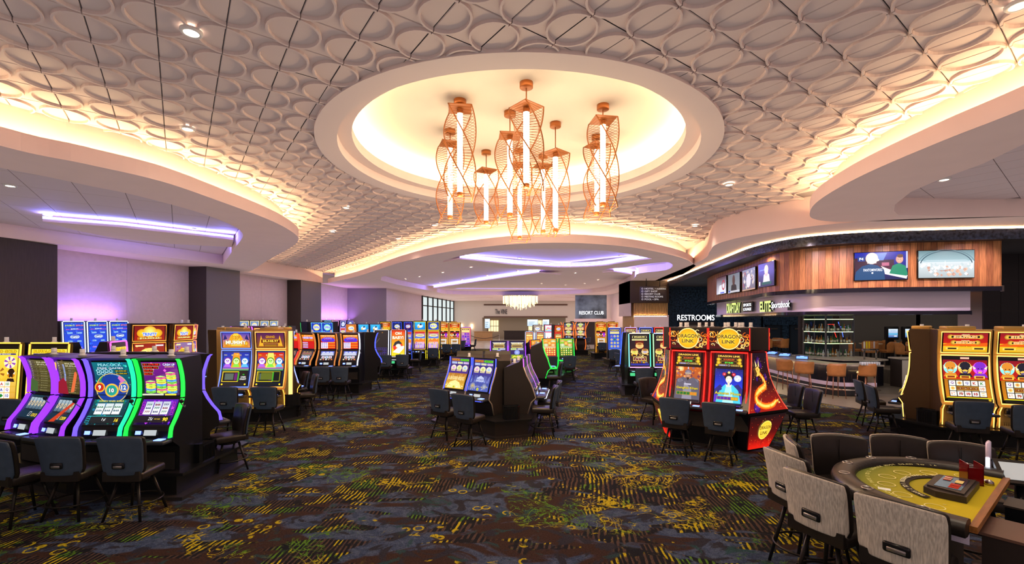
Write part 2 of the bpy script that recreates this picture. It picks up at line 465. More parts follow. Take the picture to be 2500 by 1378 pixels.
# joint direction of the recess read from the photograph
U1 = (Vector(at(160, 537, 2.86)) - Vector(at(24, 417, 2.86))).normalized(); V1 = Vector((-U1.y, U1.x))
recess_tiles([p for p in rec if p.y > -3], ZS + .42, RECL, U1, V1, 1.22, .82, ymin=4.5, org=Vector(at(24, 417, 2.86)))
cove(left_edge, 'trim_3', 1)
cove_led(left_edge, 1, 'warm light strip behind the lip of the left ceiling wave')
# slab with the blue edge light inside the left recess
zb = H + 2.62
sl = [at(104, 541, 2.62), at(300, 556, 2.62), at(570, 586, 2.62), at(566, 604, 2.62), at(420, 596, 2.62), at(286, 583, 2.62), at(190, 564, 2.62)]
mb = MB(); mb.prism(sl, zb, zb + .07); o = fixn(struct(mb, 'ceiling_panel_left', M_SOF))
p0, p1 = Vector(sl[0]), Vector(sl[2]); nn = Vector((-(p1 - p0).y, (p1 - p0).x)).normalized()
def blue_strip(path, z, label, inward=1, w=.05, hgt=.05):
    t = empty('blue_light_strip', (path[0][0], path[0][1], z), 0, label, 'light strip', 'blue light strips in the ceiling')
    o = Vector((path[0][0], path[0][1])); pr = [Vector((p[0], p[1])) - o for p in path]
    mb = MB(); mb.ribbon(z3(pr, 0), z3(pr, hgt), 0, sm=False); mb.build('glowing_face', M_BCORE, t)
    mb = MB(); mb.ribbon(z3(offset(pr, .01 * inward), hgt), z3(offset(pr, (.01 + w) * inward), hgt), 0, sm=False); mb.build('glowing_top', M_BLED, t)
    return t
bpth = [Vector(sl[0]), Vector(sl[1]), Vector(sl[2])]
blue_strip(offset(bpth, -.012), zb + .07, 'long straight blue light strip in the left ceiling recess', 1, hgt=.07)
# beam over the wall line, going on past the soffit to the corner
bm_ = [(-18.06, -6), (-17.1 + .16 * 13.3, 13.3), (-17.1 + .16 * 29.8, 29.8)]
mb = MB(); mb.ribbon(z3([Vector(p) for p in bm_], ZS), z3([Vector(p) for p in bm_], ZC + .03), sm=False)
mb.poly([(bm_[2][0], bm_[2][1], ZS), (bm_[0][0], bm_[0][1], ZS), (bm_[0][0] - 1.6, bm_[0][1], ZS), (bm_[2][0] - 1.6, bm_[2][1], ZS)])
struct(mb, 'trim_4', M_SOF)

# ---- left wall: wallcovering panels and pilasters
wl = lambda y, o=0: Vector((-18.0 + o + .16 * y, y))
WLF = MB(); a, b = wl(-6), wl(34.6); WLF.ribbon([(a.x, a.y, 0), (b.x, b.y, 0)], [(a.x, a.y, ZS), (b.x, b.y, ZS)]); WALL_L = struct(WLF, 'wall_left', mat('wall_joint', (.2, .16, .17), .9))
def wall_panels(p0, p1, n, z0, z1, m, parent, side=1, nm='wall_panel'):
    p0, p1 = Vector(p0), Vector(p1); d = (p1 - p0) / n; t = d.normalized(); nr = Vector((t.y, -t.x)) * side
    for i in range(n):
        a = p0 + d * i + t * .004; b = p0 + d * (i + 1) - t * .004
        mb = MB(); mb.prism([(a.x, a.y), (b.x, b.y), ((b + nr * .02).x, (b + nr * .02).y), ((a + nr * .02).x, (a + nr * .02).y)], z0, z1)
        fixn(mb.build(nm, m, parent))
def pilaster(y0, y1, prot=.93, ymin=None, zt=ZS):
    a, b = wl(y0), wl(y1); n = Vector((1, -.16)).normalized()
    t = (b - a).normalized()
    q = [a, b, b + n * prot, a + n * prot]
    mb = MB(); mb.poly(z3([q[3], q[2]], 0) + z3([q[2], q[3]], zt), 0); mb.poly(z3([q[0], q[3]], 0) + z3([q[3], q[0]], zt), 1); mb.poly(z3([q[1], q[2]], 0) + z3([q[2], q[1]], zt), 1)
    fixn(struct(mb, 'wall_pilaster', [M_SLATE, M_DARKW]))
M_DARKF = mat('brown_grasscloth', (.055, .040, .036), .7, noise=(30, .12), stretch=(1, 1, .1))
wall_panels(wl(15.0), wl(20.9), 2, 0, ZS, M_WALL, WALL_L); wall_panels(wl(22.9), wl(27.9), 2, 0, ZS, M_WALL, WALL_L)
wall_panels(wl(29.7), wl(34.6), 2, 0, ZS, M_WALL, WALL_L)
pilaster(20.75, 22.75); pilaster(27.6, 29.7)
q0, q1 = wl(-6, .93), wl(14.8, .93); q2 = wl(15.0)
mb = MB(); mb.poly(z3([q0, q1], 0) + z3([q1, q0], ZS)); mb.poly(z3([q1, q2], 0) + z3([q2, q1], ZS)); fixn(struct(mb, 'wall_left_front', M_DARKF))
# step in the far left, then a cream wall and the glazed bay
M_MAUVE = mat('mauve_panel', (.24, .19, .22), .7, noise=(12, .06), stretch=(1, 1, 20))
c0, c1, c2, c3 = Vector((-12.5, 34.6)), Vector((-9.5, 34.6)), Vector((-8.8, 44.7)), Vector((-7.3, 57))
WS = MB(); WS.ribbon(z3([c0, c1], 0), z3([c0, c1], ZS)); struct(WS, 'wall_step', M_MAUVE)
WS = MB(); WS.ribbon(z3([c1, c2], 0), z3([c1, c2], ZS)); struct(WS, 'wall_left_far', M_WALL)
M_GLS = mat('window_glass', (.55, .62, .62), .08, spec=.8)
M_BLK = mat('black_metal', (.012, .012, .013), .4, metal=.3)
M_LITW = mat('lit_view_behind_glass', (.3, .35, .36), .5, emit=(.55, .66, .66), es=.75, sampling='NONE')
wn = MB(); wn.ribbon(z3([c2, c3], .5), z3([c2, c3], ZS - .1)); WIN = struct(wn, 'window_1', M_LITW)
for i in range(8):
    p = c2 + (c3 - c2) * (i / 7); mb = MB(); mb.box(p.x - .02, p.y - .12, 0, p.x + .1, p.y + .12, ZS); mb.build('mullion', M_BLK, WIN)
for z in (2.3, 3.9, ZS - .12):
    mb = MB(); mb.ribbon(z3([c2 + Vector((.06, 0)), c3 + Vector((.06, 0))], z), z3([c2 + Vector((.06, 0)), c3 + Vector((.06, 0))], z + .1)); mb.build('transom', M_BLK, WIN)

# ---- centre soffit with recess
isl = spline([(-11.95, 29.7), (-8.86, 25.7), (-6.9, 22.7), (-4.6, 19.1), (-2.45, 16.4), (-.24, 14.75), (1.63, 14.35), (3.6, 15.0), (5.3, 16.4), (6.9, 18.2), (8.2, 20.4)], 6)
rcC = spline([at(930, 685, 2.44), at(1000, 661, 2.44), at(1090, 634, 2.44), at(1180, 616, 2.44), at(1280, 609, 2.44), at(1400, 609, 2.44), at(1500, 615, 2.44), at(1600, 634, 2.44), at(1642, 646, 2.44), at(1625, 660, 2.44), at(1560, 668, 2.44), at(1550, 678, 2.44), at(1530, 692, 2.44), at(1480, 711, 2.44), at(1380, 719, 2.44), at(1250, 721, 2.44), at(1150, 720, 2.44), at(1090, 718, 2.44), at(1060, 712, 2.44)], 3, closed=True)
so = MB(); so.prism([(p.x, p.y) for p in isl] + [(9.0, 24), (9.6, 60), (-7, 60), (-7.3, 57), (-8.8, 44.7), (-9.5, 34.6), (-12.5, 34.6), (-12.6, 30)], ZS, ZS + .02, holes=[[(p.x, p.y) for p in rcC][::-1]], sides=False, top=False)
struct(so, 'ceiling_soffit_centre', M_SOF)
rr = rcC + [rcC[0]]
so = MB(); so.ribbon(z3(rr, ZS), z3(rr, ZS + .34), sm=False); struct(so, 'trim_5', M_SOF)
so = MB(); so.prism([(p.x, p.y) for p in rcC], ZS + .34, ZS + .36, sides=False, top=False); RECC = struct(so, 'ceiling_recess_centre', M_SOF)
cove(isl, 'trim_6', 1); cove_led(isl, 1, 'warm light strip behind the lip of the central ceiling wave')
zz = ZS + .16
def strip_slab(pix, dh, depth, label, nm):
    pth = spline([at(x, y, dh) for x, y in pix], 5)
    off = offset(pth, depth)
    mb = MB(); mb.prism([(p.x, p.y) for p in pth] + [(p.x, p.y) for p in off[::-1]], H + dh, H + dh + .06)
    fixn(struct(mb, nm, M_SOF)); blue_strip(offset(pth, -.015), H + dh + .06, label, 1, w=.06, hgt=.09)
strip_slab([(1122, 633), (1190, 640), (1268, 648), (1376, 653), (1466, 650), (1538, 639), (1622, 629)], 2.58, 1.3, 'longest curved blue light strip over the middle of the gaming floor', 'ceiling_panel_centre')
strip_slab([(1059, 704), (1160, 689), (1250, 676), (1317, 667)], 2.58, 1.6, 'slanted blue light strip left of and beyond the longest one', 'ceiling_panel_back')
strip_slab([(1498, 664), (1520, 667), (1543, 671)], 2.58, .7, 'shortest blue light strip at the right end of the central ceiling', 'ceiling_panel_right')
strip_slab([(1100, 732), (1140, 729), (1192, 727)], 2.40, .8, 'faint blue light strip left of the far crystal chandelier', 'ceiling_panel_far')
strip_slab([(1354, 726), (1395, 727), (1440, 728)], 2.40, .8, 'faint blue light strip right of the far crystal chandelier', 'ceiling_panel_far')

# ---- bar side: tall curved fascia, glowing slot, dark mosaic
fe = spline([(9.0, 30), (8.4, 25), (7.7, 18.6), (7.0, 16.2), (6.55, 14.7), (6.68, 13.5), (7.15, 12.6), (7.7, 11.9), (8.4, 11.4), (9.5, 11.03), (12, 10.7), (16, 10.45), (23, 10.3)], 6)
f2 = spline([(9.75, 30), (9.3, 26), (8.6, 21), (8.07, 17.0), (7.85, 14.9), (8.14, 13.5), (8.9, 12.72), (10.3, 12.25), (13.3, 11.85), (17, 11.7), (23, 11.6)], 6)
M_MOS = mat('dark_blue_mosaic', (.022, .032, .060), .25, noise=(14, .8), bump=.3)
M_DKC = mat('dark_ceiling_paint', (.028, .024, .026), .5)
mb = MB(); mb.ribbon(z3(fe, ZS), z3(fe, ZC + .03), sm=True); struct(mb, 'wall_bar_fascia', M_SOF)
mb = MB(); mb.prism([(p.x, p.y) for p in fe] + [(p.x, p.y) for p in f2[::-1]], ZS, ZS + .02, top=False, sides=False); struct(mb, 'ceiling_soffit_bar', M_SOF)
mb = MB(); mb.ribbon(z3(f2, ZS - .05), z3(f2, ZS - .32), sm=True); mb.ribbon(z3(f2, ZS - .05), z3(offset(f2, .12), ZS - .05)); struct(mb, 'trim_7', M_MOS)
mb = MB(); mb.ribbon(z3(offset(f2, -.004), ZS - .005), z3(offset(f2, -.004), ZS - .045), sm=True)
mb.build('cove_light', mat('warm_slot_led', (.1, .1, .1), .5, emit=(1.0, .62, .30), es=26.0), None, 'thin warm light strip sweeping above the bar over dark mosaic', 'light strip', 'warm light strips in the ceiling coves')
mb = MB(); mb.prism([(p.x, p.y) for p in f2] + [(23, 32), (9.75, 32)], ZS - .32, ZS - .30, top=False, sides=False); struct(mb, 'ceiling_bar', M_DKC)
# right wave (upper right)
rw = spline([(6.4, -6), (6.1, 0), (5.95, 3), (5.9, 5.26), (5.84, 6.2), (5.86, 7.4), (6.0, 8.4), (6.27, 9.4), (6.65, 10.2), (7.2, 10.95), (8.0, 11.3), (9.2, 11.2)], 6)[::-1]
rcR = [Vector(p) for p in (at(2500, 352, 2.44), at(2400, 400, 2.44), at(2290, 440, 2.44), at(2225, 468, 2.44), at(2185, 500, 2.44), at(2182, 515, 2.44), at(2192, 525, 2.44))]
rcR = [Vector((7.4, -4)), Vector((7.2, 2.5))] + rcR + [Vector((11.0, 10.75)), Vector((19, 10.3)), Vector((19, -4))]
so = MB(); so.prism([(p.x, p.y) for p in rw] + [(6.5, -5.9), (21, -5.9), (21, 10.36), (12, 10.72)], ZS, ZS + .02, holes=[[(p.x, p.y) for p in rcR]], sides=False, top=False)
struct(so, 'ceiling_soffit_right', M_SOF)
rr = rcR + [rcR[0]]
so = MB(); so.ribbon(z3(rr, ZS), z3(rr, ZS + .42), sm=False); struct(so, 'trim_8', M_SOF)
so = MB(); so.prism([(p.x, p.y) for p in rcR], ZS + .42, ZS + .44, sides=False, top=False); RECR = struct(so, 'ceiling_recess_right', MC['recess_tile_base'])
U2 = (Vector(at(2470, 452, 2.86)) - Vector(at(2420, 380, 2.86))).normalized(); V2 = Vector((-U2.y, U2.x))
recess_tiles(rcR, ZS + .42, RECR, U2, V2, .61, 1.22, ymin=4.5, org=Vector(at(2420, 380, 2.86)))
cove(rw, 'trim_9', 1); cove_led(rw, 1, 'warm light strip behind the lip of the right ceiling wave')
# strip in the coffer
mb = MB(); mb.lathe([(3.36, ZC + .275), (3.41, ZC + .275)], 96, 0, *RC); mb.build('cove_light', M_COVE, None, 'ring of warm light hidden in the round ceiling coffer', 'light strip', 'warm light strips in the ceiling coves')

# ---- right side and dark walls
M_NAVY = mat('navy_mosaic_wall', (.012, .022, .035), .35, noise=(10, .9), bump=.4)
M_TAUPE = mat('taupe_wall', (.085, .070, .058), .8)
mb = MB(); mb.box(9.6, 28.8, 0, 15.0, 29.0, ZS - .3); struct(mb, 'wall_restrooms', M_NAVY)
mb = MB(); mb.box(14.6, 26.8, 0, 19.2, 27.0, ZS - .3); mb.box(14.5, 26.8, 0, 14.7, 29, ZS - .3); struct(mb, 'wall_bar_back', M_NAVY)
mb = MB(); mb.box(19.0, 21.4, 0, 21.4, 21.6, ZS - .3); mb.box(18.9, 21.4, 0, 19.1, 27, ZS - .3); struct(mb, 'wall_lounge', M_TAUPE)
mb = MB(); mb.box(15.9, 21.4, 0, 19.0, 21.6, ZS - .3); struct(mb, 'wall_lounge_left', M_TAUPE)
mb = MB(); mb.box(14.0, 22.2, 0, 15.9, 22.4, ZS - .3); struct(mb, 'wall_lounge_dark', M_DARKW)
mb = MB(); mb.box(21.4, -6, 0, 21.6, 22, ZC); struct(mb, 'wall_right', M_DARKF)
# tiled dark pier with metal joints right of the canopy
M_PIER = mat('polished_dark_tile', (.022, .017, .018), .2)
M_CHR = mat('brushed_steel', (.55, .52, .52), .3, metal=1)
pier = MB(); pier.box(15.0, 14.6, 0, 16.7, 15.4, ZS - .3); PIER = struct(pier, 'wall_pier', mat('pier_joint', (.5, .47, .45), .3, metal=1))
for i in range(3):
    for j in range(5):
        mb = MB(); x0 = 15.0 + i * .567; mb.box(x0 + .006, 14.57, j * .93 + .006, x0 + .561, 14.6, (j + 1) * .93 - .006); mb.build('tile', M_PIER, PIER)

# ---- closing walls: lobby facade far away and the wall behind the camera
mb = MB(); mb.box(-19, -6.2, 0, 23, -6, ZC); struct(mb, 'wall_rear', M_WALL)

# ---- downlights
M_LENS = mat('downlight_lens', (.3, .3, .3), .4, emit=(1.0, .86, .66), es=14.0, sampling='NONE'); M_TRIM = mat('downlight_trim', (.7, .62, .58), .5)
def spot(x, y, z, w=SPOTW, ang=118, col=(1.0, .82, .62), r=.06, tilt=0, rz=0):
    l = bpy.data.lights.new('spot', 'SPOT'); l.energy = w; l.color = col; l.spot_size = R(ang); l.spot_blend = .7; l.shadow_soft_size = r
    o = bpy.data.objects.new('downlight_or_fill_lamp', l); COL.objects.link(o); o.location = (x, y, z); o.rotation_euler = (tilt, 0, rz); return o
dl = [(467, 70, 3.19, 'bright round downlight in the tiled ceiling at upper left'), (458, 309, 3.19, 'round downlight in the tiled ceiling near the left wave'), (845, 504, 3.19, 'round downlight left of and beyond the round coffer'), (812, 563, 3.19, 'small downlight in the tiled ceiling near its far left corner'), (1061, 547, 3.19, 'small downlight in the tiled ceiling below the leftmost pendants'), (972, 580, 3.19, 'small downlight in the tiled ceiling just before the central wave'), (1780, 447, 3.19, 'round downlight in the tiled ceiling right of the coffer'), (1697, 549, 3.19, 'small downlight in the tiled ceiling near the tall bar fascia'), (2488, 3, 3.19, 'round downlight cut by the upper right corner'),
      (25, 452, 2.845, 'downlight at the left edge in the left ceiling recess'), (116, 524, 2.845, 'downlight just before the left end of the long blue strip'), (473, 558, 2.845, 'downlight near the right end of the left ceiling recess'), (2305, 437, 2.845, 'downlight in the tiled recess at the upper right')]
cpos = [(1268, 630), (1517, 624), (1392, 641), (1150, 652), (1081, 665), (1024, 675), (991, 681), (1265, 661), (1190, 672), (1128, 683), (1075, 690), (1556, 654), (1460, 683), (1405, 666), (1322, 692), (1381, 696), (1428, 692)]
nth = ['nearest to the middle', 'in front of the right end of the longest blue strip', 'just above the middle of the longest blue strip', 'left of the longest blue strip, nearest it', 'second left of the longest blue strip', 'third left of the longest blue strip', 'farthest left of the central ceiling', 'between the two long blue strips on the right', 'between the two long blue strips in the middle', 'between the two long blue strips on the left', 'just above the left end of the slanted blue strip', 'above the shortest blue strip', 'below and left of the shortest blue strip', 'under the middle of the longest blue strip', 'in the far row, leftmost', 'in the far row, middle', 'in the far row, rightmost']
dl += [(x, y, 2.775 if i not in (0, 1, 3, 4) else 2.775, 'small central ceiling downlight ' + nth[i]) for i, (x, y) in enumerate(cpos)]
dproto = None
for i, (x, y, dh, lb) in enumerate(dl):
    p = at(x, y, dh); z = H + dh - (.042 if dh > 3 else .018)
    if dproto is None:
        t = empty('downlight', (p[0], p[1], z), 0, lb, 'downlight', 'recessed downlights')
        mb = MB(); mb.lathe([(.075, .005), (.075, -.012), (.1, -.014), (.11, 0), (.11, .02)], 20); mb.build('trim_ring', M_TRIM, t)
        mb = MB(); mb.lathe([(.075, 0), (.001, 0)], 20); mb.build('lens', M_LENS, t); dproto = t
    else: copy_tree(dproto, None, (p[0], p[1], z), label=lb)
    spot(p[0], p[1], z - .04, SPOTW if i < 13 else SPOTW * .6)
for x, y in ((-3.5, 2.5), (0, 3.0), (3.5, 2.5), (-1.5, -1), (2, -1), (-5, 0)): spot(x, y, ZC - .05)  # extra downlights out of view, added without fixtures for the foreground floor
spot(3.7, 4.25, ZC - .05, 110, 46)  # narrow spot without a fixture, added to brighten the card table
for x, y in ((9, 4), (12, 6), (-12, 9), (-10, 5), (13, 2)): spot(x, y, ZS + .35, SPOTW)
for x, y in ((11, 15.2), (14, 17.5), (17, 18), (12.5, 20.5), (17, 15), (10.5, 25), (13, 25)): spot(x, y, 2.6 if x < 12 and y < 16 else ZS - .36, 30, 120)
for x, y in ((-5, 48), (0, 46), (5, 48), (8, 40), (-3, 38), (3, 36)): spot(x, y, ZS - .1, 160, 150)

mb = MB(); mb.box(9.6, 30.9, 0, 9.8, 58, ZS + .4); struct(mb, 'wall_lobby_right', M_SOF)
def line_light(p0, p1, z, watts, col, aim, wd=.06):
    """the LED tape itself as a long thin area lamp; aim = direction it shines"""
    p0, p1 = Vector((*p0, z)), Vector((*p1, z)); l = bpy.data.lights.new('led_tape', 'AREA'); l.shape = 'RECTANGLE'; l.size = (p1 - p0).length; l.size_y = wd; l.energy = watts; l.color = col
    o = bpy.data.objects.new('led_tape_lamp', l); COL.objects.link(o); o.location = (p0 + p1) / 2; x = (p1 - p0).normalized(); z_ = -Vector(aim).normalized(); y = z_.cross(x).normalized(); z_ = x.cross(y); o.matrix_world = Matrix.Translation(o.location) @ Matrix((x, y, z_)).transposed().to_4x4()
BCOL = (.16, .18, 1.0)
a_, b_ = Vector(sl[0]), Vector(sl[2]); nb = (b_ - a_).normalized(); nf = Vector((nb.y, -nb.x))
line_light(a_ + nf * .06, b_ + nf * .06, zb + .10, 70, BCOL, (nf.x, nf.y, .25))
c_, d_ = Vector(sl[5]) - nf * .05, Vector(sl[3]) - nf * .05
line_light(c_, d_, zb + .08, 55, BCOL, (-nf.x, -nf.y, .1))
for pp, w_ in (([(1124, 633), (1376, 653)], 60), ([(1376, 653), (1622, 629)], 60), ([(1059, 704), (1317, 667)], 110), ([(1498, 664), (1543, 671)], 30)):
    a_, b_ = Vector(at(*pp[0], 2.58)), Vector(at(*pp[1], 2.58)); nb = (b_ - a_).normalized(); nf = Vector((nb.y, -nb.x)); line_light(a_ + nf * .12, b_ + nf * .12, H + 2.60, w_, BCOL, (nf.x, nf.y, .35))
a_, b_ = Vector(at(1090, 716, 2.44)), Vector(at(1400, 717, 2.44)); line_light(a_ - Vector((0, 1.5)), b_ - Vector((0, 1.5)), H + 2.60, 90, BCOL, (0, 1, 0))
a_, b_ = Vector(at(1560, 672, 2.44)), Vector(at(1640, 655, 2.44)); line_light(a_ - Vector((.9, .3)), b_ - Vector((.9, .3)), H + 2.60, 40, BCOL, (1, .5, 0))
a_, b_ = wl(15.3, .42), wl(17.5, .42); line_light(a_, b_, 2.56, 34, (.36, .22, 1.0), (-.55, 0, 1), .25)
a_, b_ = wl(30.5, .5), wl(34.4, .5); line_light(a_, b_, 2.6, 60, (.50, .25, 1.0), (-.6, 0, 1), .25)
# ================================================================ DRAWING ON SCREENS
GLY = {}
def glyphs(s, bold=.0, res=2):
    k = (s, bold, res)
    if k in GLY: return GLY[k]
    cu = bpy.data.curves.new('t', 'FONT'); cu.body = s; cu.size = 1; cu.resolution_u = res; cu.offset = bold; cu.align_x = 'LEFT'
    o = bpy.data.objects.new('t', cu); COL.objects.link(o); bpy.context.view_layer.update()
    me = o.to_mesh(); V = [(v.co.x, v.co.y) for v in me.vertices]; Fc = [tuple(p.vertices) for p in me.polygons]
    o.to_mesh_clear(); bpy.data.objects.remove(o); bpy.data.curves.remove(cu)
    if not V: V, Fc = [(0, 0)], []
    x0 = min(v[0] for v in V); x1 = max(v[0] for v in V); y0 = min(v[1] for v in V); y1 = max(v[1] for v in V)
    GLY[k] = (V, Fc, x0, x1, y0, y1); return GLY[k]
PAL = {}
def C_(c):
    if isinstance(c, tuple): return c
    if c not in PAL: PAL[c] = hexc(c)
    return PAL[c]
class Cv:
    """2D drawing in metres (origin lower left) laid on a surface: fn(x, y, lift) -> local 3D point"""
    def __init__(s, w, h, fn=None): s.w, s.h, s.fn, s.mb, s.l = w, h, fn, MB(), 0.0
    def up(s): s.l += .0006
    def _f(s, pts, c):
        b = len(s.mb.v); s.mb.v += [s.fn(x, y, s.l) for x, y in pts]
        s.mb.face(list(range(b, b + len(pts))), 0, c)
    def rect(s, x0, y0, x1, y1, c, c2=None, n=8):      # fractions of the width and height
        x0, x1, y0, y1 = x0 * s.w, x1 * s.w, y0 * s.h, y1 * s.h; c = C_(c); c2 = C_(c2) if c2 else c; s.up()
        n = max(1, int(n * (y1 - y0) / s.h + .99)) if c2 == c else n
        for i in range(n):
            a, b = i / n, (i + 1) / n; ya, yb = y0 + (y1 - y0) * a, y0 + (y1 - y0) * b
            ca = tuple(p + (q - p) * a for p, q in zip(c, c2)); cb = tuple(p + (q - p) * b for p, q in zip(c, c2))
            s._f([(x0, ya), (x1, ya), (x1, yb), (x0, yb)], (ca, ca, cb, cb))
    def frame(s, x0, y0, x1, y1, t, c):
        ty = t * s.w / s.h
        s.rect(x0, y0, x1, y0 + ty, c, n=1); s.rect(x0, y1 - ty, x1, y1, c, n=1); s.rect(x0, y0, x0 + t, y1, c); s.rect(x1 - t, y0, x1, y1, c)
    def disc(s, x, y, r, c, c2=None, n=18, sy=1.0):      # r as a fraction of the width
        s.up(); cx, cy, r = x * s.w, y * s.h, r * s.w; c = C_(c); c2 = C_(c2) if c2 else c
        P = [(cx + r * math.cos(2 * math.pi * i / n), cy + r * sy * math.sin(2 * math.pi * i / n)) for i in range(n)]
        for i in range(n): s._f([(cx, cy), P[i], P[(i + 1) % n]], (c, c2, c2))
    def ring(s, x, y, r, t, c, n=22, sy=1.0, a0=0, a1=360):
        s.up(); cx, cy, r, t = x * s.w, y * s.h, r * s.w, t * s.w; c = C_(c)
        for i in range(n):
            a, b = R(a0 + (a1 - a0) * i / n), R(a0 + (a1 - a0) * (i + 1) / n)
            s._f([(cx + q * math.cos(g), cy + q * sy * math.sin(g)) for q, g in ((r, a), (r, b), (r - t, b), (r - t, a))], c)
    def poly(s, pts, c): s.up(); s._f([(x * s.w, y * s.h) for x, y in pts], C_(c))
    def text(s, x, y, hgt, t, c, w=None, out=None, bold=.0, al='c'):   # centre x,y ; height fraction of h ; optional width fraction
        V, Fc, x0, x1, y0, y1 = glyphs(t, bold); sy = hgt * s.h / max(y1 - y0, .01); sx = sy if w is None else w * s.w / max(x1 - x0, .01)
        def put(dx, dy, col):
            s.up(); b = len(s.mb.v); ox = x * s.w + dx - ((x1 - x0) * sx / 2 if al == 'c' else 0); oy = y * s.h + dy - (y1 - y0) * sy / 2
            s.mb.v += [s.fn(ox + (v[0] - x0) * sx, oy + (v[1] - y0) * sy, s.l) for v in V]
            for f in Fc: s.mb.face([b + i for i in f], 0, col)
        if out:
            d = hgt * s.h * .09
            for dx, dy in ((d, 0), (-d, 0), (0, d), (0, -d)): put(dx, dy, C_(out))
        put(0, 0, C_(c))
    def speck(s, n, cols, r=.01, box=(0, 0, 1, 1), rnd=None):
        rnd = rnd or random; s.up()
        for _ in range(n):
            x, y = rnd.uniform(box[0], box[2]), rnd.uniform(box[1], box[3]); q = r * rnd.uniform(.5, 1.4); qy = q * s.w / s.h
            x = min(max(x, box[0] + q), box[2] - q); y = min(max(y, box[1] + qy), box[3] - qy)
            s._f([((x - q) * s.w, y * s.h), (x * s.w, (y - qy) * s.h), ((x + q) * s.w, y * s.h), (x * s.w, (y + qy) * s.h)], C_(rnd.choice(cols)))
    def build(s, name, parent, m=None, loc=None): return s.mb.build(name, m or M_SCR, parent, loc=loc)

# ---- picture content of the screens (flat print, display and painted reflections)
def reels(c, x0, y0, x1, y1, nx, ny, syms, bg='f4efe0', seed=1, cols=('b01818', '2030a0', 'd07010', '208030', '702090')):
    r = random.Random(seed); dx, dy = (x1 - x0) / nx, (y1 - y0) / ny
    for i in range(nx):
        for j in range(ny):
            a, b = x0 + dx * (i + .06), y0 + dy * (j + .06); c.rect(a, b, x0 + dx * (i + .94), y0 + dy * (j + .94), bg, n=1)
            k = r.choice(syms); cc = r.choice(cols)
            if k == 'o': c.disc(a + dx * .44, b + dy * .44, dx * .33, cc, 'ffe080', n=10)
            elif k == '*': c.poly([(a + dx * .44, b + dy * .1), (a + dx * .8, b + dy * .44), (a + dx * .44, b + dy * .8), (a + dx * .08, b + dy * .44)], cc)
            else: c.text(a + dx * .44, b + dy * .44, dy * .5, k, cc, bold=.03)
def s_peacock(c):
    c.rect(0, 0, 1, 1, '06213a', '0a6a78'); c.speck(60, ['1fb6a6', '1479a8', '0c4f86', '38d0c0'], .03, seed_(3))
    c.text(.5, .92, .085, 'PEACOCK', 'a8f4ff', w=.66, out='0a4466'); c.text(.5, .82, .05, 'FREE GAMES', 'f0f4ff', w=.72, out='23486b')
    for k in range(4): c.ring(.14 + .12 * k, .735, .05, .014, 'b8e8ff'); c.ring(.14 + .12 * k, .655, .05, .014, 'b8e8ff')
    for y, t in ((.735, '$2,500.00'), (.655, '$1,000.00')): c.rect(.62, y - .03, .97, y + .03, '2a2006'); c.text(.795, y, .035, t, 'ffe23c', w=.3)
    c.disc(.5, .22, .47, '1a2f9a', '123a8a', 30, sy=.95)
    for i, cc in enumerate(('c83a3a', '2a9a4a', 'd8c840', '3a7ac8', 'c86ab0', '2aa0a0')):
        c.ring(.5, .22, .44, .2, cc, 5, .95, 180 - 30 * i - 30, 180 - 30 * i)
    c.ring(.5, .22, .46, .02, 'e0c050', 30, .95); c.rect(0, 0, 1, .03, '06213a')
    for x, y, r, cc, t in ((.15, .24, .15, 'c02818', '9'), (.5, .15, .2, '1a9a8a', '10'), (.85, .24, .15, '2a60c8', '12')):
        c.disc(x, y, r * .98, cc, 'f0b828', 20); c.disc(x, y, r * .75, cc, cc, 20); c.text(x, y, .13, t, 'ffffff', bold=.04, out='202020')
def seed_(k):
    random.seed(k); return (0, 0, 1, 1)
def s_reel_teal(c):
    c.rect(0, 0, 1, 1, '04121c', '0a4a58'); c.speck(50, ['1a8a90', '0c6a50', '1470a0'], .04, seed_(4)); c.text(.5, .93, .06, 'AWARDS WHEEL! BONUS', 'ffe84a', w=.7)
    for k in range(3):
        x = .14 + .25 * k; c.rect(x, .42, x + .22, .84, 'f4f4f4', 'c8d4d8'); c.text(x + .11, .7, .07, ['BAR', 'LUCKY', 'BAR'][k], '107048', w=.19, bold=.04); c.text(x + .11, .56, .07, ['SEVEN', 'BAR', 'BAR'][k], '105060', w=.17, bold=.04)
    c.rect(.02, .06, .98, .34, '061018'); c.rect(.02, .34, .98, .352, '30d8e0'); c.text(.52, .2, .13, '1¢', 'f8f8f8', w=.1); c.text(.88, .18, .14, '16', 'ffd82a', w=.1, bold=.03)
    for k in range(3): c.frame(.03, .08 + .085 * k, .14, .15 + .085 * k, .008, '20a8b8')
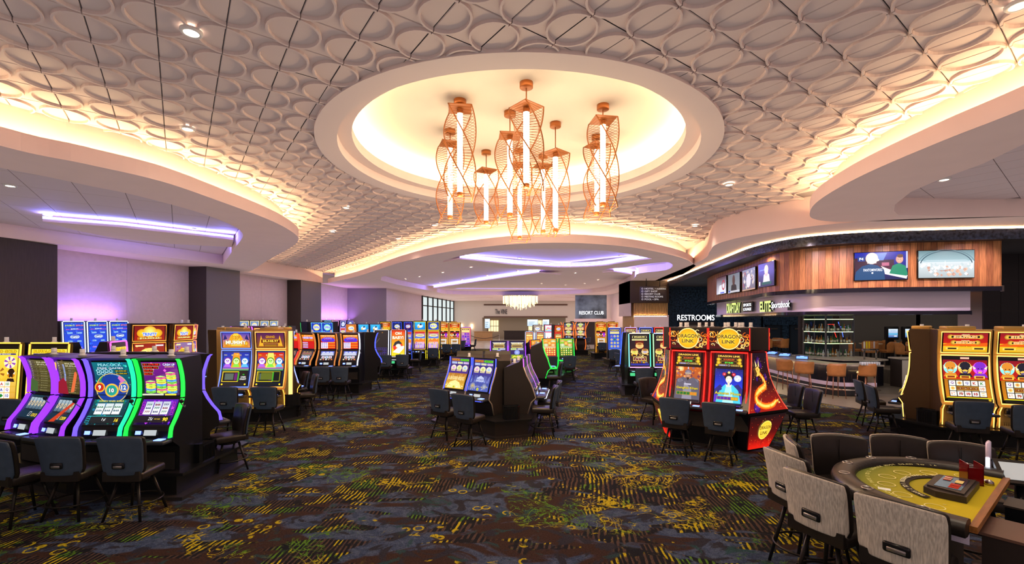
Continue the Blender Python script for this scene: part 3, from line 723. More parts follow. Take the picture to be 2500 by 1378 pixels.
def s_tower(c):
    c.rect(0, 0, 1, 1, '2a0a50', '7a1a8a'); c.speck(30, ['c02aa0', '4a1aa0', 'e05ad0'], .04, seed_(5))
    c.text(.78, .93, .075, 'CASH UP', 'e8f4ff', w=.34, out='30107a', bold=.02); c.text(.78, .855, .04, 'JACKPOTS', 'ffe23c', w=.26)
    for k, t in enumerate(('$1,278.08', '$426.70', '$105.77', '$35.97')):
        w = (.5, .44, .28, .25)[k]; y = .93 - .095 * k; c.rect(.03, y - .04, .03 + w, y + .04, 'c0a020'); c.rect(.04, y - .034, .02 + w, y + .034, '18040a'); c.text(.03 + w / 2, y, .055, t, 'ff2410', w=w * .85, bold=.02)
    r = random.Random(3)
    for col, n in ((.1, 5), (.42, 7), (.74, 9)):
        for k in range(n):
            y = .08 + k * .072; cc = ['6ac83a', '4a9ae0', 'e8d83a', 'c0e84a', 'e05a8a'][(k + int(col * 9)) % 5]
            c.poly([(col - .04, y), (col + .1, y - .03), (col + .24, y), (col + .24, y + .055), (col + .1, y + .03), (col - .04, y + .055)], cc)
            c.poly([(col - .04, y + .055), (col + .1, y + .03), (col + .24, y + .055), (col + .1, y + .085)], 'f4ec9a' if k % 2 else 'b8f07a')
            c.text(col + .1, y + .025, .026, 'JACKPOT!' if k % 3 == 1 else str(25 * (k + 1)), '202020', w=.2 if k % 3 == 1 else .09, bold=.03)
    c.rect(.02, .01, .62, .055, 'd8d8c0'); c.rect(.66, .01, .98, .055, 'ffe23c')
def s_reel_purple(c):
    c.rect(0, 0, 1, 1, '12042a', '5a12a8'); c.speck(30, ['8a2ae0', 'c03ae8', '3010a0'], .04, seed_(6))
    for k in range(4): c.frame(.03, .4 + .13 * k, .11, .5 + .13 * k, .01, 'd02ac0'); c.frame(.89, .4 + .13 * k, .97, .5 + .13 * k, .01, 'd02ac0')
    for k in range(3):
        x = .15 + .24 * k; c.rect(x, .4, x + .21, .9, 'f4f4f4', 'b8c0d0')
        for q in range(3): c.text(x + .105, .5 + .14 * q, .07, 'BAR' if (q + k) % 2 else '777', ['7a1030', '303a6a', '0a6a4a'][(q + k) % 3], w=.15, bold=.05)
    c.rect(.02, .06, .98, .33, '080414'); c.text(.45, .2, .15, '25¢', 'f0f0f0', w=.12); c.text(.86, .19, .15, '90', 'ffd82a', w=.14, bold=.03); c.text(.64, .2, .04, 'PAY LINES', 'ffd82a', w=.16)
def s_riches(c, red=False):
    c.rect(0, 0, 1, 1, '3c3618', '5c5428')
    for k in range(13):
        y = .93 - .073 * k; c.rect(.02, y - .028, .98, y + .028, '453d1c' if k % 2 else '524a24'); c.text(.12, y, .05 if k < 2 else .03, str(15 - k), 'd8cfa8', bold=.02)
        c.text(.68, y, .055 if k < 2 else .026, ['$26,408', '$9,476.4'][k] if k < 2 else '$%d,%03d' % (40 - 3 * k, 137 * k % 1000), 'c9c19c' if k < 2 else '8f8860', w=.5 if k < 2 else .34, bold=.02)
        c.disc(.36, y, .06 if k < 2 else .04, '8a8050', '3a3418', 8, .5)
    if red:  # red reflection across the glass, painted into the screen picture
        c.poly([(.02, 0), (.52, 0), (.4, .4), (.3, .5), (.02, .35)], '8a1428'); c.text(.24, .14, .09, 'RICHES', 'e0a0a0', w=.36); c.text(.26, .3, .05, 'WILD', 'b8506a', w=.2); c.poly([(.62, .05), (.78, .08), (.98, .62), (.98, .72), (.9, .7)], 'd8683a'); c.poly([(.04, .72), (.09, .76), (.2, .98), (.12, 1.0)], 'e8b050')
        for k in range(14): c.rect(.33 + .012 * k, .4 + .04 * k, .41 + .012 * k, .425 + .04 * k, '90a4e0')
    else:
        c.poly([(.02, 0), (.4, 0), (.4, .3), (.06, .42)], '3f5a2c'); c.speck(14, ['8a5a3a', '4a6a30', '7a7240'], .04, (.05, .02, .4, .35))
def s_reel_cards(c, n='1209', red=False):
    c.rect(0, 0, 1, 1, '08141c', '123440'); c.rect(.08, .42, .92, .92, '0a1218')
    for k in range(5): c.rect(.1 + .165 * k, .44, .24 + .165 * k, .9, '3f5a6c', '9fb2bc'); c.disc(.17 + .165 * k, .67, .055, '1c4a58', 'e0c8a0', 10, 1.5)
    if red: c.poly([(.25, .02), (.5, .05), (.95, .9), (.8, .86)], 'c03a1a')  # red streak of the reflection, painted into the picture
    c.rect(.05, .08, .95, .36, '0a2a3a'); c.frame(.5, .14, .6, .32, .01, 'e8e8e8'); c.text(.8, .2, .13, n, 'ffd82a', w=.24, bold=.02)
def s_mummy_top(c):
    c.rect(0, 0, 1, 1, 'e89020', '2030a8'); c.poly([(.12, .1), (.88, .1), (.68, .85), (.56, .98), (.44, .98), (.32, .85)], 'f0a018'); c.poly([(.3, .1), (.7, .1), (.58, .95), (.42, .95)], 'ffc840')
    c.disc(.14, .28, .09, 'f8c838', 'b87010'); c.disc(.86, .28, .09, 'f8c838', 'b87010'); c.poly([(.02, .5), (.1, .9), (.18, .6)], '12186a'); c.poly([(.98, .5), (.9, .9), (.82, .6)], '12186a')
    c.text(.5, .68, .24, "MO'", 'ffb028', w=.26, out='6a2a08', bold=.04); c.text(.5, .36, .27, 'MUMMY', 'fff4d0', w=.76, out='7a3a10', bold=.04); c.rect(.06, .05, .94, .12, 'c07818')
def s_grand(c):
    c.rect(0, 0, 1, 1, '8a4a10', '4a1450'); c.poly([(.06, .1), (.16, .85), (.24, .1)], 'e8a828'); c.poly([(.94, .1), (.84, .85), (.76, .1)], 'e8a828'); c.text(.5, .74, .16, 'GRAND', 'ffb82a', w=.34, out='5a1808')
    c.rect(.14, .3, .86, .58, 'd89828'); c.rect(.16, .33, .84, .55, '5a1408'); c.text(.5, .44, .16, '$8,448.97', 'ffd848', w=.58, bold=.02); c.rect(.28, .08, .72, .22, '9a6a18')
def three_heads(c, y, r, cols, bgs):
    for k in range(3):
        x = .18 + .32 * k; c.disc(x, y, r * 1.25, bgs[k], bgs[k], 14); c.disc(x, y - .01, r, cols[k], 'ffffff' if k != 1 else 'e8ffb0', 12); c.disc(x - r * .35, y + .01, r * .16, '101010', n=6); c.disc(x + r * .35, y + .01, r * .16, '101010', n=6)
        c.poly([(x - r * 1.3, y - r * 1.6), (x + r * 1.3, y - r * 1.6), (x + r * .7, y - r * .8), (x - r * .7, y - r * .8)], cols[k])
def s_mummy_main(c, red=False):
    c.rect(0, 0, 1, 1, '101828', '183070'); c.rect(.02, .5, .98, .96, 'd87a10' if red else '284ac0', 'c81810' if red else '1028a0'); c.poly([(.3, .52), (.7, .52), (.6, .95), (.4, .95)], 'ffd858' if red else 'f0901c'); c.text(.5, .885, .05, '$3,249.52', 'fff09a', w=.36, out='602000')
    c.text(.1, .89, .03, 'MINI', 'f0e020', w=.1); c.text(.88, .89, .03, 'MAJOR', 'e0f0ff', w=.13)
    three_heads(c, .72, .11, ['b060e0', '80d840', '58b8ff'], ['6a20a0', '4a8a10', '1860c0']); c.rect(.02, .45, .98, .53, '48b020', 'a030c0')
    c.rect(.03, .1, .97, .44, '0c1010'); c.frame(.04, .12, .64, .42, .03, 'e8c820'); c.rect(.14, .18, .46, .36, '506058'); c.rect(.49, .17, .6, .37, '60106a'); c.rect(.61, .15, .66, .4, '40a828')
    if red: c.frame(.1, .13, .9, .42, .02, '9a9a20'); c.rect(.2, .18, .62, .38, '606a20')
    else: c.text(.82, .26, .045, 'CASH', 'f0f0f0', w=.18, bold=.03); c.text(.82, .2, .045, 'COLLECT', 'f0f0f0', w=.24, bold=.03); c.disc(.82, .33, .05, '30c030', '105010', 8, .6)
    c.rect(.02, .02, .98, .08, '101418'); c.disc(.08, .05, .035, 'ffd020', n=8); c.disc(.92, .05, .035, 'ffd020', n=8)
def s_buf_top(c):
    c.rect(0, 0, 1, .45, 'd8a418', 'f0c020'); c.rect(0, .45, 1, 1, 'c01c10', '8a1420'); c.poly([(0, .4), (.3, .55), (.6, .42), (1, .5), (1, .3), (0, .3)], 'e05a10')
    for x, y, w, h, t, n in ((.5, .8, .68, .17, '$15,996.04', 'GRAND'), (.5, .5, .54, .15, '$564.84', 'MAJOR')):
        c.disc(x - w / 2, y, .07, 'f0c850', 'a86a18', 12); c.disc(x + w / 2, y, .07, 'f0c850', 'a86a18', 12); c.rect(x - w / 2, y - h / 2, x + w / 2, y + h / 2, 'e8b840'); c.rect(x - w / 2 + .02, y - h / 2 + .03, x + w / 2 - .02, y + h / 2 - .03, '1a1408')
        c.text(x, y, h * .8, t, 'ff9030', w=w * .78, out='f8e0b0', bold=.02); c.text(x, y + h * .68, .06, n, 'fff0c0', w=.18)
    for x in (.2, .8): c.rect(x - .14, .12, x + .14, .24, 'f0d060'); c.rect(x - .1, .14, x + .1, .22, '302008')
    c.text(.5, .3, .05, 'MINOR  MINI', '5a3008', w=.26); c.rect(.36, .08, .64, .2, 'd8b040')
def buffalo(c, x, y, r, f, halo):
    c.disc(x, y + r * .1, r * 1.28, halo, halo, 16, 1.15); c.disc(x, y + r * .45, r, f, f, 14); c.disc(x, y - r * .35, r * .62, f, f, 12, 1.3); c.disc(x, y - r * .75, r * .36, 'f0b060' if f != '1c1a28' else '6a5a80', n=10)
    for s_ in (-1, 1): c.poly([(x + s_ * r * .7, y + r * .1), (x + s_ * r * 1.35, y + r * .5), (x + s_ * r * 1.1, y - r * .15)], 'f4e8c0'); c.disc(x + s_ * r * .32, y + r * .02, r * .13, '080808', n=6); c.disc(x + s_ * r * .15, y - r * .8, r * .07, '300808', n=5)
    c.poly([(x - r * 1.3, y - r * 1.5), (x + r * 1.3, y - r * 1.5), (x + r * .9, y - r * .85), (x - r * .9, y - r * .85)], f)
def s_buf_main(c):
    c.rect(0, .48, 1, 1, 'c01808', '780820'); c.rect(0, .92, 1, 1, '0c0808'); c.rect(.4, .94, .6, .98, 'ffb8a0')
    for k, (f, h) in enumerate((('d8882a', '8ae8e8'), ('1c1a28', 'ffc050'), ('7a28c0', 'e050ff'))): buffalo(c, .17 + .33 * k, .73, .125, f, h)
    for k in range(3): c.rect(.05 + .32 * k, .51, .28 + .32 * k, .57, 'f0d040'); c.rect(.08 + .32 * k, .52, .25 + .32 * k, .56, '8a2a10')
    c.rect(0, .06, 1, .49, 'c87a10', 'b06a10'); c.rect(.08, .09, .92, .47, '302010'); reels(c, .09, .1, .91, .46, 5, 3, ['A', 'K', 'J', '10', '10', 'o', 'Q'], 'f0ece0', 5)
    for k in (2, 3, 4): c.text(.09 + .164 * (k - .5), .16, .06, '10', 'a81818', bold=.05)
    c.rect(.25, .23, .75, .33, 'b89020'); c.rect(.26, .24, .74, .32, '6a1010')
    for k in range(4): c.frame(.28 + .115 * k, .25, .38 + .115 * k, .31, .006, 'e0b030'); c.text(.33 + .115 * k, .28, .03, ['$1', '2x', '$5', '10'][k], 'f8e090')
    c.rect(0, 0, 1, .06, '141008'); c.rect(0, .06, 1, .075, 'd8e020'); c.disc(.94, .035, .04, 'f0c820', '806010', 10)
def s_dl_top(c, bright=False):
    c.rect(0, 0, 1, 1, '4a0c10', '0c0606'); r = random.Random(2)
    for sx in (0, 1):
        for k in range(16):
            x = (.02 + r.random() * .24); x = x if sx == 0 else 1 - x; y = .15 + r.random() * .7
            c.ring(x, y, .05 + .04 * r.random(), .016, r.choice(['ff9a28', 'ffd060', 'e06010', 'ffe8a0']), 9, 1, r.random() * 360, r.random() * 360 + 200)
    c.disc(.5, .5, .3, 'ffe040', 'fff0a0', 26); c.disc(.5, .5, .275, 'ffd020' if not bright else 'ffe070', 'f0a010' if not bright else 'ffc840', 26)
    c.text(.5, .62, .2, 'DRAGON', '3a2408', w=.58, out='ffcf50', bold=.02); c.text(.5, .36, .18, 'LINK', '3a2408', w=.34, out='ffcf50', bold=.02)
def s_dl_head(c):
    c.rect(0, .7, 1, 1, '180c10', '3a0a0c'); c.text(.5, .945, .035, 'DRAGON LINK', 'ffe060', w=.8, out='7a2a08', bold=.02)
    for y, t, cc, w in ((.88, '$14,864.87', 'ff5a30', .5), (.82, '$718.80', '58ff58', .5)):
        c.rect(.2, y - .022, .8, y + .022, 'b08820'); c.rect(.22, y - .018, .78, y + .018, '0c0806'); c.text(.5, y, .028, t, cc, w=w * .8 if cc != '58ff58' else .3, bold=.03)
        c.disc(.12, y, .075, 'f8d838', 'b88810', 12); c.disc(.88, y, .075, 'f8d838', 'b88810', 12)
    for x, cc in ((.28, '2848c0'), (.72, '6a5010')): c.rect(x - .15, .755, x + .15, .785, 'd0b050'); c.rect(x - .13, .759, x + .13, .781, cc); c.text(x, .77, .014, '$50.00' if x < .5 else '$10.00', 'fff0c0', w=.18)
    c.disc(.06, .77, .05, 'f8d838', 'b88810', 10); c.disc(.94, .77, .05, 'f8d838', 'b88810', 10); c.frame(.46, .755, .54, .785, .01, 'd0d0d0')
def s_dl_khan(c):
    c.rect(0, 0, 1, .72, '5a3038', 'c05a18'); c.disc(.2, .66, .13, 'ffe8b0', 'f09030'); c.speck(40, ['d8702a', '6a3048', '8a5a70', 'f0a050'], .05, (0, .4, 1, .72))
    c.poly([(.0, .02), (1, .02), (.95, .4), (.72, .5), (.5, .46), (.28, .5), (.05, .4)], '5a5668'); c.poly([(.3, .02), (.7, .02), (.62, .44), (.38, .44)], '8a8698')
    for s_ in (-1, 1): c.disc(.5 + s_ * .3, .42, .14, 'a8a4b8', '4a4658', 12, .8); c.disc(.5 + s_ * .3, .42, .07, '6a6678', n=10)
    for k in range(4): c.rect(.36, .1 + .08 * k, .64, .13 + .08 * k, 'b8b4c8')
    c.disc(.5, .53, .11, 'c89070', 'a06a50', 14, 1.15); c.disc(.5, .6, .13, '90889c', '60586c', 14, .8); c.poly([(.47, .66), (.53, .66), (.5, .73)], 'c8c0d0'); c.rect(.38, .56, .62, .585, 'b8a890'); c.disc(.46, .55, .012, '101010', n=6); c.disc(.54, .55, .012, '101010', n=6); c.poly([(.44, .49), (.56, .49), (.5, .42)], '2a1a18')
    s_dl_head(c); c.text(.5, .27, .06, 'Genghis Khan', 'ffe838', w=.84, out='5a4a08'); c.rect(.1, .13, .9, .2, 'a08830')
    for k in range(6): c.rect(.12 + .13 * k, .14, .23 + .13 * k, .19, '1a6a2a' if k < 4 else 'd88020')
    c.rect(0, 0, 1, .05, '18101c'); c.rect(.05, .015, .3, .035, '6ab0d8')
def s_dl_moon(c):
    c.rect(0, 0, 1, .35, '6a28a8', '3038d8'); c.rect(0, .35, 1, .72, '2038d8', '081860'); c.speck(40, ['ffffff', 'a0b8ff'], .006, (0, .5, 1, .72)); c.disc(.82, .53, .13, 'f4f8ff', 'c0ccf0', 20); c.disc(.79, .55, .03, 'b8c4e8', n=8); c.disc(.86, .51, .025, 'b8c4e8', n=8)
    c.poly([(0, .3), (.2, .4), (.4, .3), (.6, .36), (.85, .42), (1, .33), (1, .2), (0, .2)], '282878')
    c.poly([(.05, .02), (.98, .02), (.86, .3), (.66, .4), (.36, .4), (.2, .3)], '48c8e0'); c.poly([(.3, .02), (.72, .02), (.6, .38), (.42, .38)], 'a8ecf4'); c.poly([(.44, .3), (.58, .3), (.62, .42), (.51, .36), (.4, .42)], 'f8fcff')
    c.rect(.47, .36, .55, .46, 'f8dcc8'); c.disc(.51, .56, .17, '241820', '241820', 18, 1.05); c.disc(.51, .5, .115, 'fff0e4', 'fadcc8', 18, 1.25); c.poly([(.395, .56), (.51, .625), (.625, .56), (.6, .6), (.51, .66), (.42, .6)], '241820')
    for s_ in (-1, 1):
        c.disc(.51 + s_ * .17, .6, .075, 'f03048', 'a01020', 10); c.disc(.51 + s_ * .17, .6, .03, 'ff90a0', n=8); c.disc(.51 + s_ * .045, .515, .014, '101018', n=6, sy=.6); c.rect(.51 + s_ * .045 - .02, .53, .51 + s_ * .045 + .02, .534, '402028')
    c.disc(.51, .635, .05, 'f8e8a0', 'e0b850', 10); c.disc(.51, .455, .018, 'd01838', n=8, sy=.6)
    s_dl_head(c); c.text(.5, .23, .055, 'Autumn Moon', 'ffe838', w=.92, out='5a4a08'); c.rect(.12, .1, .88, .17, 'a08830')
    for k in range(6): c.rect(.14 + .123 * k, .11, .25 + .123 * k, .16, '5a20a0' if k < 4 else 'd8a020')
    c.rect(0, 0, 1, .05, '101838'); c.rect(.05, .015, .35, .035, '58d8f8')
def s_trin_top(c):
    c.rect(0, 0, 1, 1, 'a01808', '701010'); c.disc(.25, .5, .17, 'ffd028', 'd89010'); c.disc(.75, .5, .17, 'ffd028', 'd89010'); c.disc(.5, .6, .23, 'fff080', 'e8a818', 24); c.text(.5, .42, .22, 'TRINITY', '2868f0', w=.48, out='f8f8ff', bold=.04); c.rect(.1, .06, .9, .22, 'c87810'); c.text(.5, .14, .13, '$15,509.65', 'fff09a', w=.66, out='302000', bold=.03)
def s_trin_main(c, k=0):
    c.rect(0, 0, 1, 1, 'b83a10', '8a1810' if k == 0 else '80689a'); c.speck(40, ['e06018', 'f09030', 'a02010'], .05, seed_(8))
    c.disc(.5, .58, .4, 'e07810', 'ffd870', 26, 1.0); c.disc(.5, .58, .36, 'fffae0' if k == 0 else 'f0e090', 'ffe86a' if k == 0 else 'd0a018', 26)
    for a in range(0, 360, 30): c.disc(.5 + .25 * math.cos(R(a)), .58 + .25 * math.sin(R(a)) * c.w / c.h, .035, 'c89018' if k else 'f8e890', n=6)
    c.rect(.43, .53, .57, .63, 'b02018')
    if k: c.text(.5, .76, .07, 'FORTUNE', 'f8d020', w=.5, out='4a3000', bold=.03); c.text(.5, .26, .12, 'TRINITY', '2868f0', w=.8, out='f8f8ff', bold=.05)
    c.rect(.04, .92, .3, .96, 'f8e0a0'); c.rect(.7, .92, .96, .96, 'e0e0ff')
def s_stampede(c):
    c.rect(0, 0, 1, .35, '5a18a0', '1840d0'); c.rect(0, .35, 1, 1, '1848d8', '0a3cc0'); c.speck(50, ['1a70e8', '0c30a8', '2a58f0'], .05, seed_(9))
    for x, y, t, cc, h in ((.3, .93, '$10,080.73', 'c8f060', .04), (.8, .93, '$974.50', 'ff8a6a', .035), (.25, .84, '$55.20', 'e05ac0', .022), (.53, .85, '$250.00', 'e8f8ff', .032), (.82, .84, '$18.40', 'e05ac0', .022), (.27, .76, '30000', 'a8e8ff', .035), (.76, .76, '15000', 'a8e8ff', .035), (.27, .57, '3750', 'a8e8ff', .035), (.74, .57, '3000', 'a8e8ff', .035), (.26, .42, '1200', 'e8a0ff', .03), (.76, .42, '1000', 'e8a0ff', .03)): c.text(x, y, h, t, cc, w=.07 * len(t) * (.7 if len(t) > 7 else .8), out='082070', bold=.02)
    c.disc(.5, .67, .24, '0c3a9a', '0c3a9a', 20, .45); c.ring(.5, .67, .25, .02, 'e8ffff', 22, .45); c.text(.5, .665, .045, 'STAMPEDE', 'f0ffff', w=.4, bold=.03)
    for k in range(5): c.rect(.06 + .18 * k, .1, .2 + .18 * k, .3, 'a03ae0', 'f0b0ff')
def s_gold(c):
    c.rect(0, .0, 1, 1, 'c88a10', 'f8e048'); c.rect(0, .93, 1, 1, '181004'); c.text(.5, .89, .05, 'BUFFALO GOLD', 'f8c818', w=.9, out='3a2000', bold=.04); c.rect(.06, .83, .94, .855, '28207a'); c.text(.5, .842, .016, 'WHEELS OF REWARD', 'ffffff', w=.6)
    for x, y, r, a, b in ((.22, .7, .2, 'f0d020', 'b02818'), (.8, .7, .17, 'f8e8b8', '8a38b0'), (.5, .52, .19, 'f0c040', '9a5a18')):
        c.disc(x, y, r, a, a, 24)
        for k in range(12):
            if k % 2: c.ring(x, y, r * .96, r * .6, b, 3, 1, k * 30, k * 30 + 24)
        c.disc(x, y, r * .3, 'fff0a0', 'c88818', 12)
    for s_ in (0, 1): buffalo(c, .12 + .76 * s_, .5, .09, '2a1408', 'c87810')
    reels(c, .08, .08, .92, .38, 5, 3, ['10', 'A', 'o', '*', 'Q'], 'f4f0e4', 9); c.rect(0, 0, 1, .05, '3a2004')
def s_island(c, gold=False):
    c.rect(0, .5, 1, 1, '4a2a80' if gold else '38308a', '382868'); c.rect(.04, .9, .48, .965, 'e8902a'); c.rect(.06, .91, .46, .955, '5a2a08'); c.text(.26, .933, .035, '$10,377.18', 'ffb040', w=.34, bold=.02); c.rect(.52, .9, .97, .965, '58c020'); c.text(.74, .933, .03, '$875.83', '104000', w=.3)
    for k, cc in enumerate(('6a90d0', 'b8b850', 'a050b8')): c.rect(.05 + .32 * k, .81, .32 + .32 * k, .87, 'e0e4f8'); c.rect(.07 + .32 * k, .82, .3 + .32 * k, .86, cc); c.text(.185 + .32 * k, .84, .022, '$%d.00' % (25 * (k + 1)), 'ffffff', w=.16)
    for k, cc in enumerate(('c070d0', 'a8b838', '78a8e0')): c.disc(.19 + .31 * k, .67, .14, cc, 'f0e8c0', 14, .9); c.rect(.08 + .31 * k, .57, .3 + .31 * k, .63, 'e8d8a0'); c.text(.19 + .31 * k, .6, .03, ['MINI', 'MEGA', 'MAJOR'][k], '5a3068', w=.17, bold=.03)
    c.rect(0, .0, 1, .5, 'd8a838' if gold else '4a5ab0', 'a86818' if gold else '202c80')
    r = random.Random(5)
    for k in range(22): x = .05 + .9 * r.random(); c.rect(x, .25, x + .008, .3 + .18 * r.random(), 'f8e090' if gold else '9ab0f0')
    if gold: c.text(.5, .33, .09, 'LEGENDS', 'c08828', w=.8, out='fff0b0'); c.poly([(.1, .02), (.9, .02), (.75, .2), (.5, .26), (.25, .2)], 'f8e090')
    else: c.poly([(.3, .28), (.72, .28), (.68, .4), (.5, .47), (.34, .4)], 'b0bce0'); c.text(.5, .34, .06, 'SACRED', '38489a', w=.36, bold=.02); c.disc(.22, .14, .13, 'c8b058', '6a78a8', 12); c.disc(.8, .14, .13, 'a8b0c8', '4a5890', 12)
    c.speck(40, ['ffe080', 'd0a030', 'fff0c0'] if gold else ['8a98d8', 'c8b870', '58689a'], .025, (.02, .02, .98, .16)); c.disc(.5, .05, .06, '68a020', 'e0d040', 10)
def s_jackpot(c, bg='e8b030', sym='o', seed=2, red='b01818'):
    c.rect(0, 0, 1, 1, bg, red); c.rect(.06, .86, .94, .95, 'f8f0c0'); c.rect(.08, .87, .92, .94, '281008'); c.text(.5, .905, .045, '$3,248.16', 'ffe070', w=.6, bold=.02); c.rect(.06, .74, .94, .83, 'e8d888'); reels(c, .06, .06, .94, .7, 3, 4, [sym, '*', 'o', 'A'], bg, seed)
def s_pots(c, green=True):
    c.rect(0, 0, 1, 1, '3a1a18', '181420'); c.rect(.28, .55, .72, .84, '8a1c18', '4a1010'); c.rect(.12, .88, .88, .955, 'f0e8a0'); c.rect(.14, .885, .86, .95, '201408'); c.text(.5, .918, .045, '$9,665.90', 'ffe890', w=.56, bold=.03); c.rect(.1, .81, .9, .85, 'f0e8a0'); c.text(.5, .83, .02, '$1,208.22   $57.08', '301808', w=.6)
    for x, y, r, a in ((.5, .66, .21, 'e89858'), (.22, .47, .2, 'b8c838'), (.78, .47, .19, '8a90d0')): c.disc(x, y - .02, r, a, 'f0d080', 16, .7); c.disc(x, y + .04, r * .9, 'f8e8a0', 'c88028', 16, .35); c.disc(x, y + .04, r * .6, '7a4010', n=12, sy=.3)
    c.speck(50, ['ffc838', 'e89018', 'fff0a0'], .025, (.04, .3, .96, .42)); c.rect(.15, .16, .85, .3, 'e0c068'); c.rect(.18, .18, .82, .28, '5a2018'); c.text(.5, .27, .05, 'Grand', 'fff0c0', w=.4, out='805018')
    for k in range(4): c.disc(.27 + .155 * k, .22, .055, 'e8c0c0', 'a04040', 8, .7)
    c.rect(.02, .02, .98, .08, '283098'); c.speck(20, ['c03a18', 'e8b828', '3868c0'], .03, (.04, .09, .96, .15))
def s_oh(c):
    c.rect(0, 0, 1, 1, 'f0d828', 'e03018'); c.text(.5, .9, .12, 'OH', 'fff8d0', w=.5, out='c02010', bold=.05); c.text(.48, .73, .13, 'BABY!', 'fff8d0', w=.86, out='c02010', bold=.05)
    c.disc(.5, .36, .38, 'f86020', 'e02818', 24); c.poly([(.1, .36), (.25, .55), (.55, .62), (.8, .5), (.6, .45), (.3, .42)], '303038'); c.disc(.52, .4, .2, 'fff4e8', 'f8d8c0', 14, .8); c.poly([(.1, .15), (.6, .1), (.95, .3), (.8, .4), (.4, .3)], 'f8f8ff'); c.disc(.42, .22, .09, 'ffffff', n=8); c.disc(.75, .3, .1, 'ffffff', n=8); c.disc(.9, .36, .08, 'f0f0ff', n=8); c.disc(.15, .36, .06, 'e83a90', n=8)
    c.text(.84, .06, .05, 'GO', 'f8f8f8', w=.14); c.disc(.66, .06, .05, '38a838', n=8)
def s_dark(c):
    c.rect(0, 0, 1, 1, '2c2424', '302828')
    for k in range(5): c.poly([(.08 + .06 * k, .5 + .04 * k), (.14 + .06 * k, .52 + .04 * k), (.12 + .06 * k, .55 + .04 * k)], '706a6a')
    for x, y in ((.05, .28), (.2, .28), (.35, .28), (.5, .28), (.66, .28), (.82, .28), (.66, .18), (.82, .18), (.05, .08), (.2, .08), (.35, .08), (.5, .08), (.66, .08), (.82, .08)): c.frame(x, y - .045, x + .13, y + .045, .014, '4a3aa0')
    c.rect(.02, 0, .98, .02, 'f0d8a0'); c.text(.6, .93, .04, '$1', 'e09820')
def s_gems_top(c, blue=True):
    c.rect(0, .5, 1, 1, 'c02010', 'f08a18')
    if blue: c.text(.5, .93, .08, 'TRIPLE FORTUNE', 'fff0b0', w=.9, out='a03008', bold=.03); c.disc(.5, .62, .46, '3a28b8', '5038d8', 22, .45); c.text(.5, .76, .1, 'GEMS', 'b08aff', w=.6, out='281088', bold=.03); c.text(.5, .66, .06, 'Romance', 'ff4a5a', w=.5)
    else: c.text(.5, .92, .07, 'Royal', 'f8f0ff', w=.5); c.text(.5, .78, .13, 'GEMS', '8a78d8', w=.86, out='f8e8ff', bold=.04); c.text(.5, .62, .1, 'DELUXE', 'ff9a28', w=.86, out='802008', bold=.03)
    c.rect(0, 0, 1, .5, 'b81008', 'd02010'); c.rect(.02, .04, .48, .46, 'f0e8f4' if blue else '8a3a90')
    for j in range(5):
        y = .07 + .085 * j; c.rect(.04, y, .46, y + .055, ['d8d0e8', 'c0b0e0'][j % 2] if blue else ['f0c8f8', 'e0a040'][j % 2])
        for k in range(3): c.disc(.12 + .13 * k, y + .03, .035, ['5a4a98', 'a04ac0', '3848a0'][(k + j) % 3], n=6, sy=.7)
        c.rect(.5, y, .97, y + .055, ['f08818', 'e04810', 'f0a020', 'd82808', 'f0b828'][j] if blue else 'c01018')
def s_gems_low(c, blue=True):
    c.rect(0, 0, 1, 1, '201820', '302430'); c.rect(.06, .55, .94, .93, 'a8b0f0' if blue else '40343c', '3850c8' if blue else '383038'); c.text(.5, .84, .08, '2X  3X  5X', 'ffffff' if blue else 'd8a838', w=.7, bold=.03)
    for k in range(4): c.rect(.1, .58 + .055 * k, .9, .61 + .055 * k, 'e8ecff' if blue else ['c89848', '988888', 'd85040', '988888'][k])
    c.rect(.08, .49, .92, .52, 'a8a0a8')
    for k in range(3): c.rect(.16 + .24 * k, .22, .36 + .24 * k, .45, 'f4f8ff', 'c8d8f0'); c.disc(.26 + .24 * k, .33, .055, ['a83050', '5a70c0', 'c03a48'][k], n=8)
    for k in range(5): c.disc(.14 + .18 * k, .1, .055, ['e0c8a0', 'c86a48', 'f0f0f0', 'a88870', 'd87a38'][k], n=8)
def s_light(c, k=0):
    c.rect(0, 0, 1, .3, '5a2a90', '8a4ac0'); c.rect(0, .3, 1, .6, 'd88a30', 'f0d060'); c.rect(0, .6, 1, 1, '2878e0', 'e06818'); c.rect(.05, .9, .95, .97, 'c02818'); c.disc(.5, .77, .42, '3a78e0', 'f0e8a0', 20, .35); c.text(.5, .77, .07, 'BOLT', 'ffe838', w=.5, out='18288a', bold=.04)
    c.poly([(0, .45), (.2, .6), (.35, .5), (.6, .63), (.8, .52), (1, .6), (1, .4), (0, .4)], 'e0782a'); reels(c, .06, .05, .94, .4, 4, 4, ['o', '*', 'A'], 'd8b8e8', k + 3)
def s_logo(c, bg='1848c0', t='WILD', cc='ffe838'):
    c.rect(0, 0, 1, 1, bg, '103090' if bg == '1848c0' else bg); c.disc(.5, .5, .36, 'f8f0b0', cc, 20, .75); c.text(.5, .5, .3, t, '2858e0', w=.56, out='ffffff', bold=.04); c.speck(20, ['ffffff', cc], .02, seed_(5))
def s_fish(c):
    c.rect(0, 0, 1, 1, '1878d0', '38b8f0'); c.disc(.5, .5, .28, 'f0f8ff', 'c8e0f0', 16, .7); c.disc(.35, .35, .1, 'f8b828', n=8); c.poly([(.4, .6), (.6, .9), (.7, .6)], '182848')
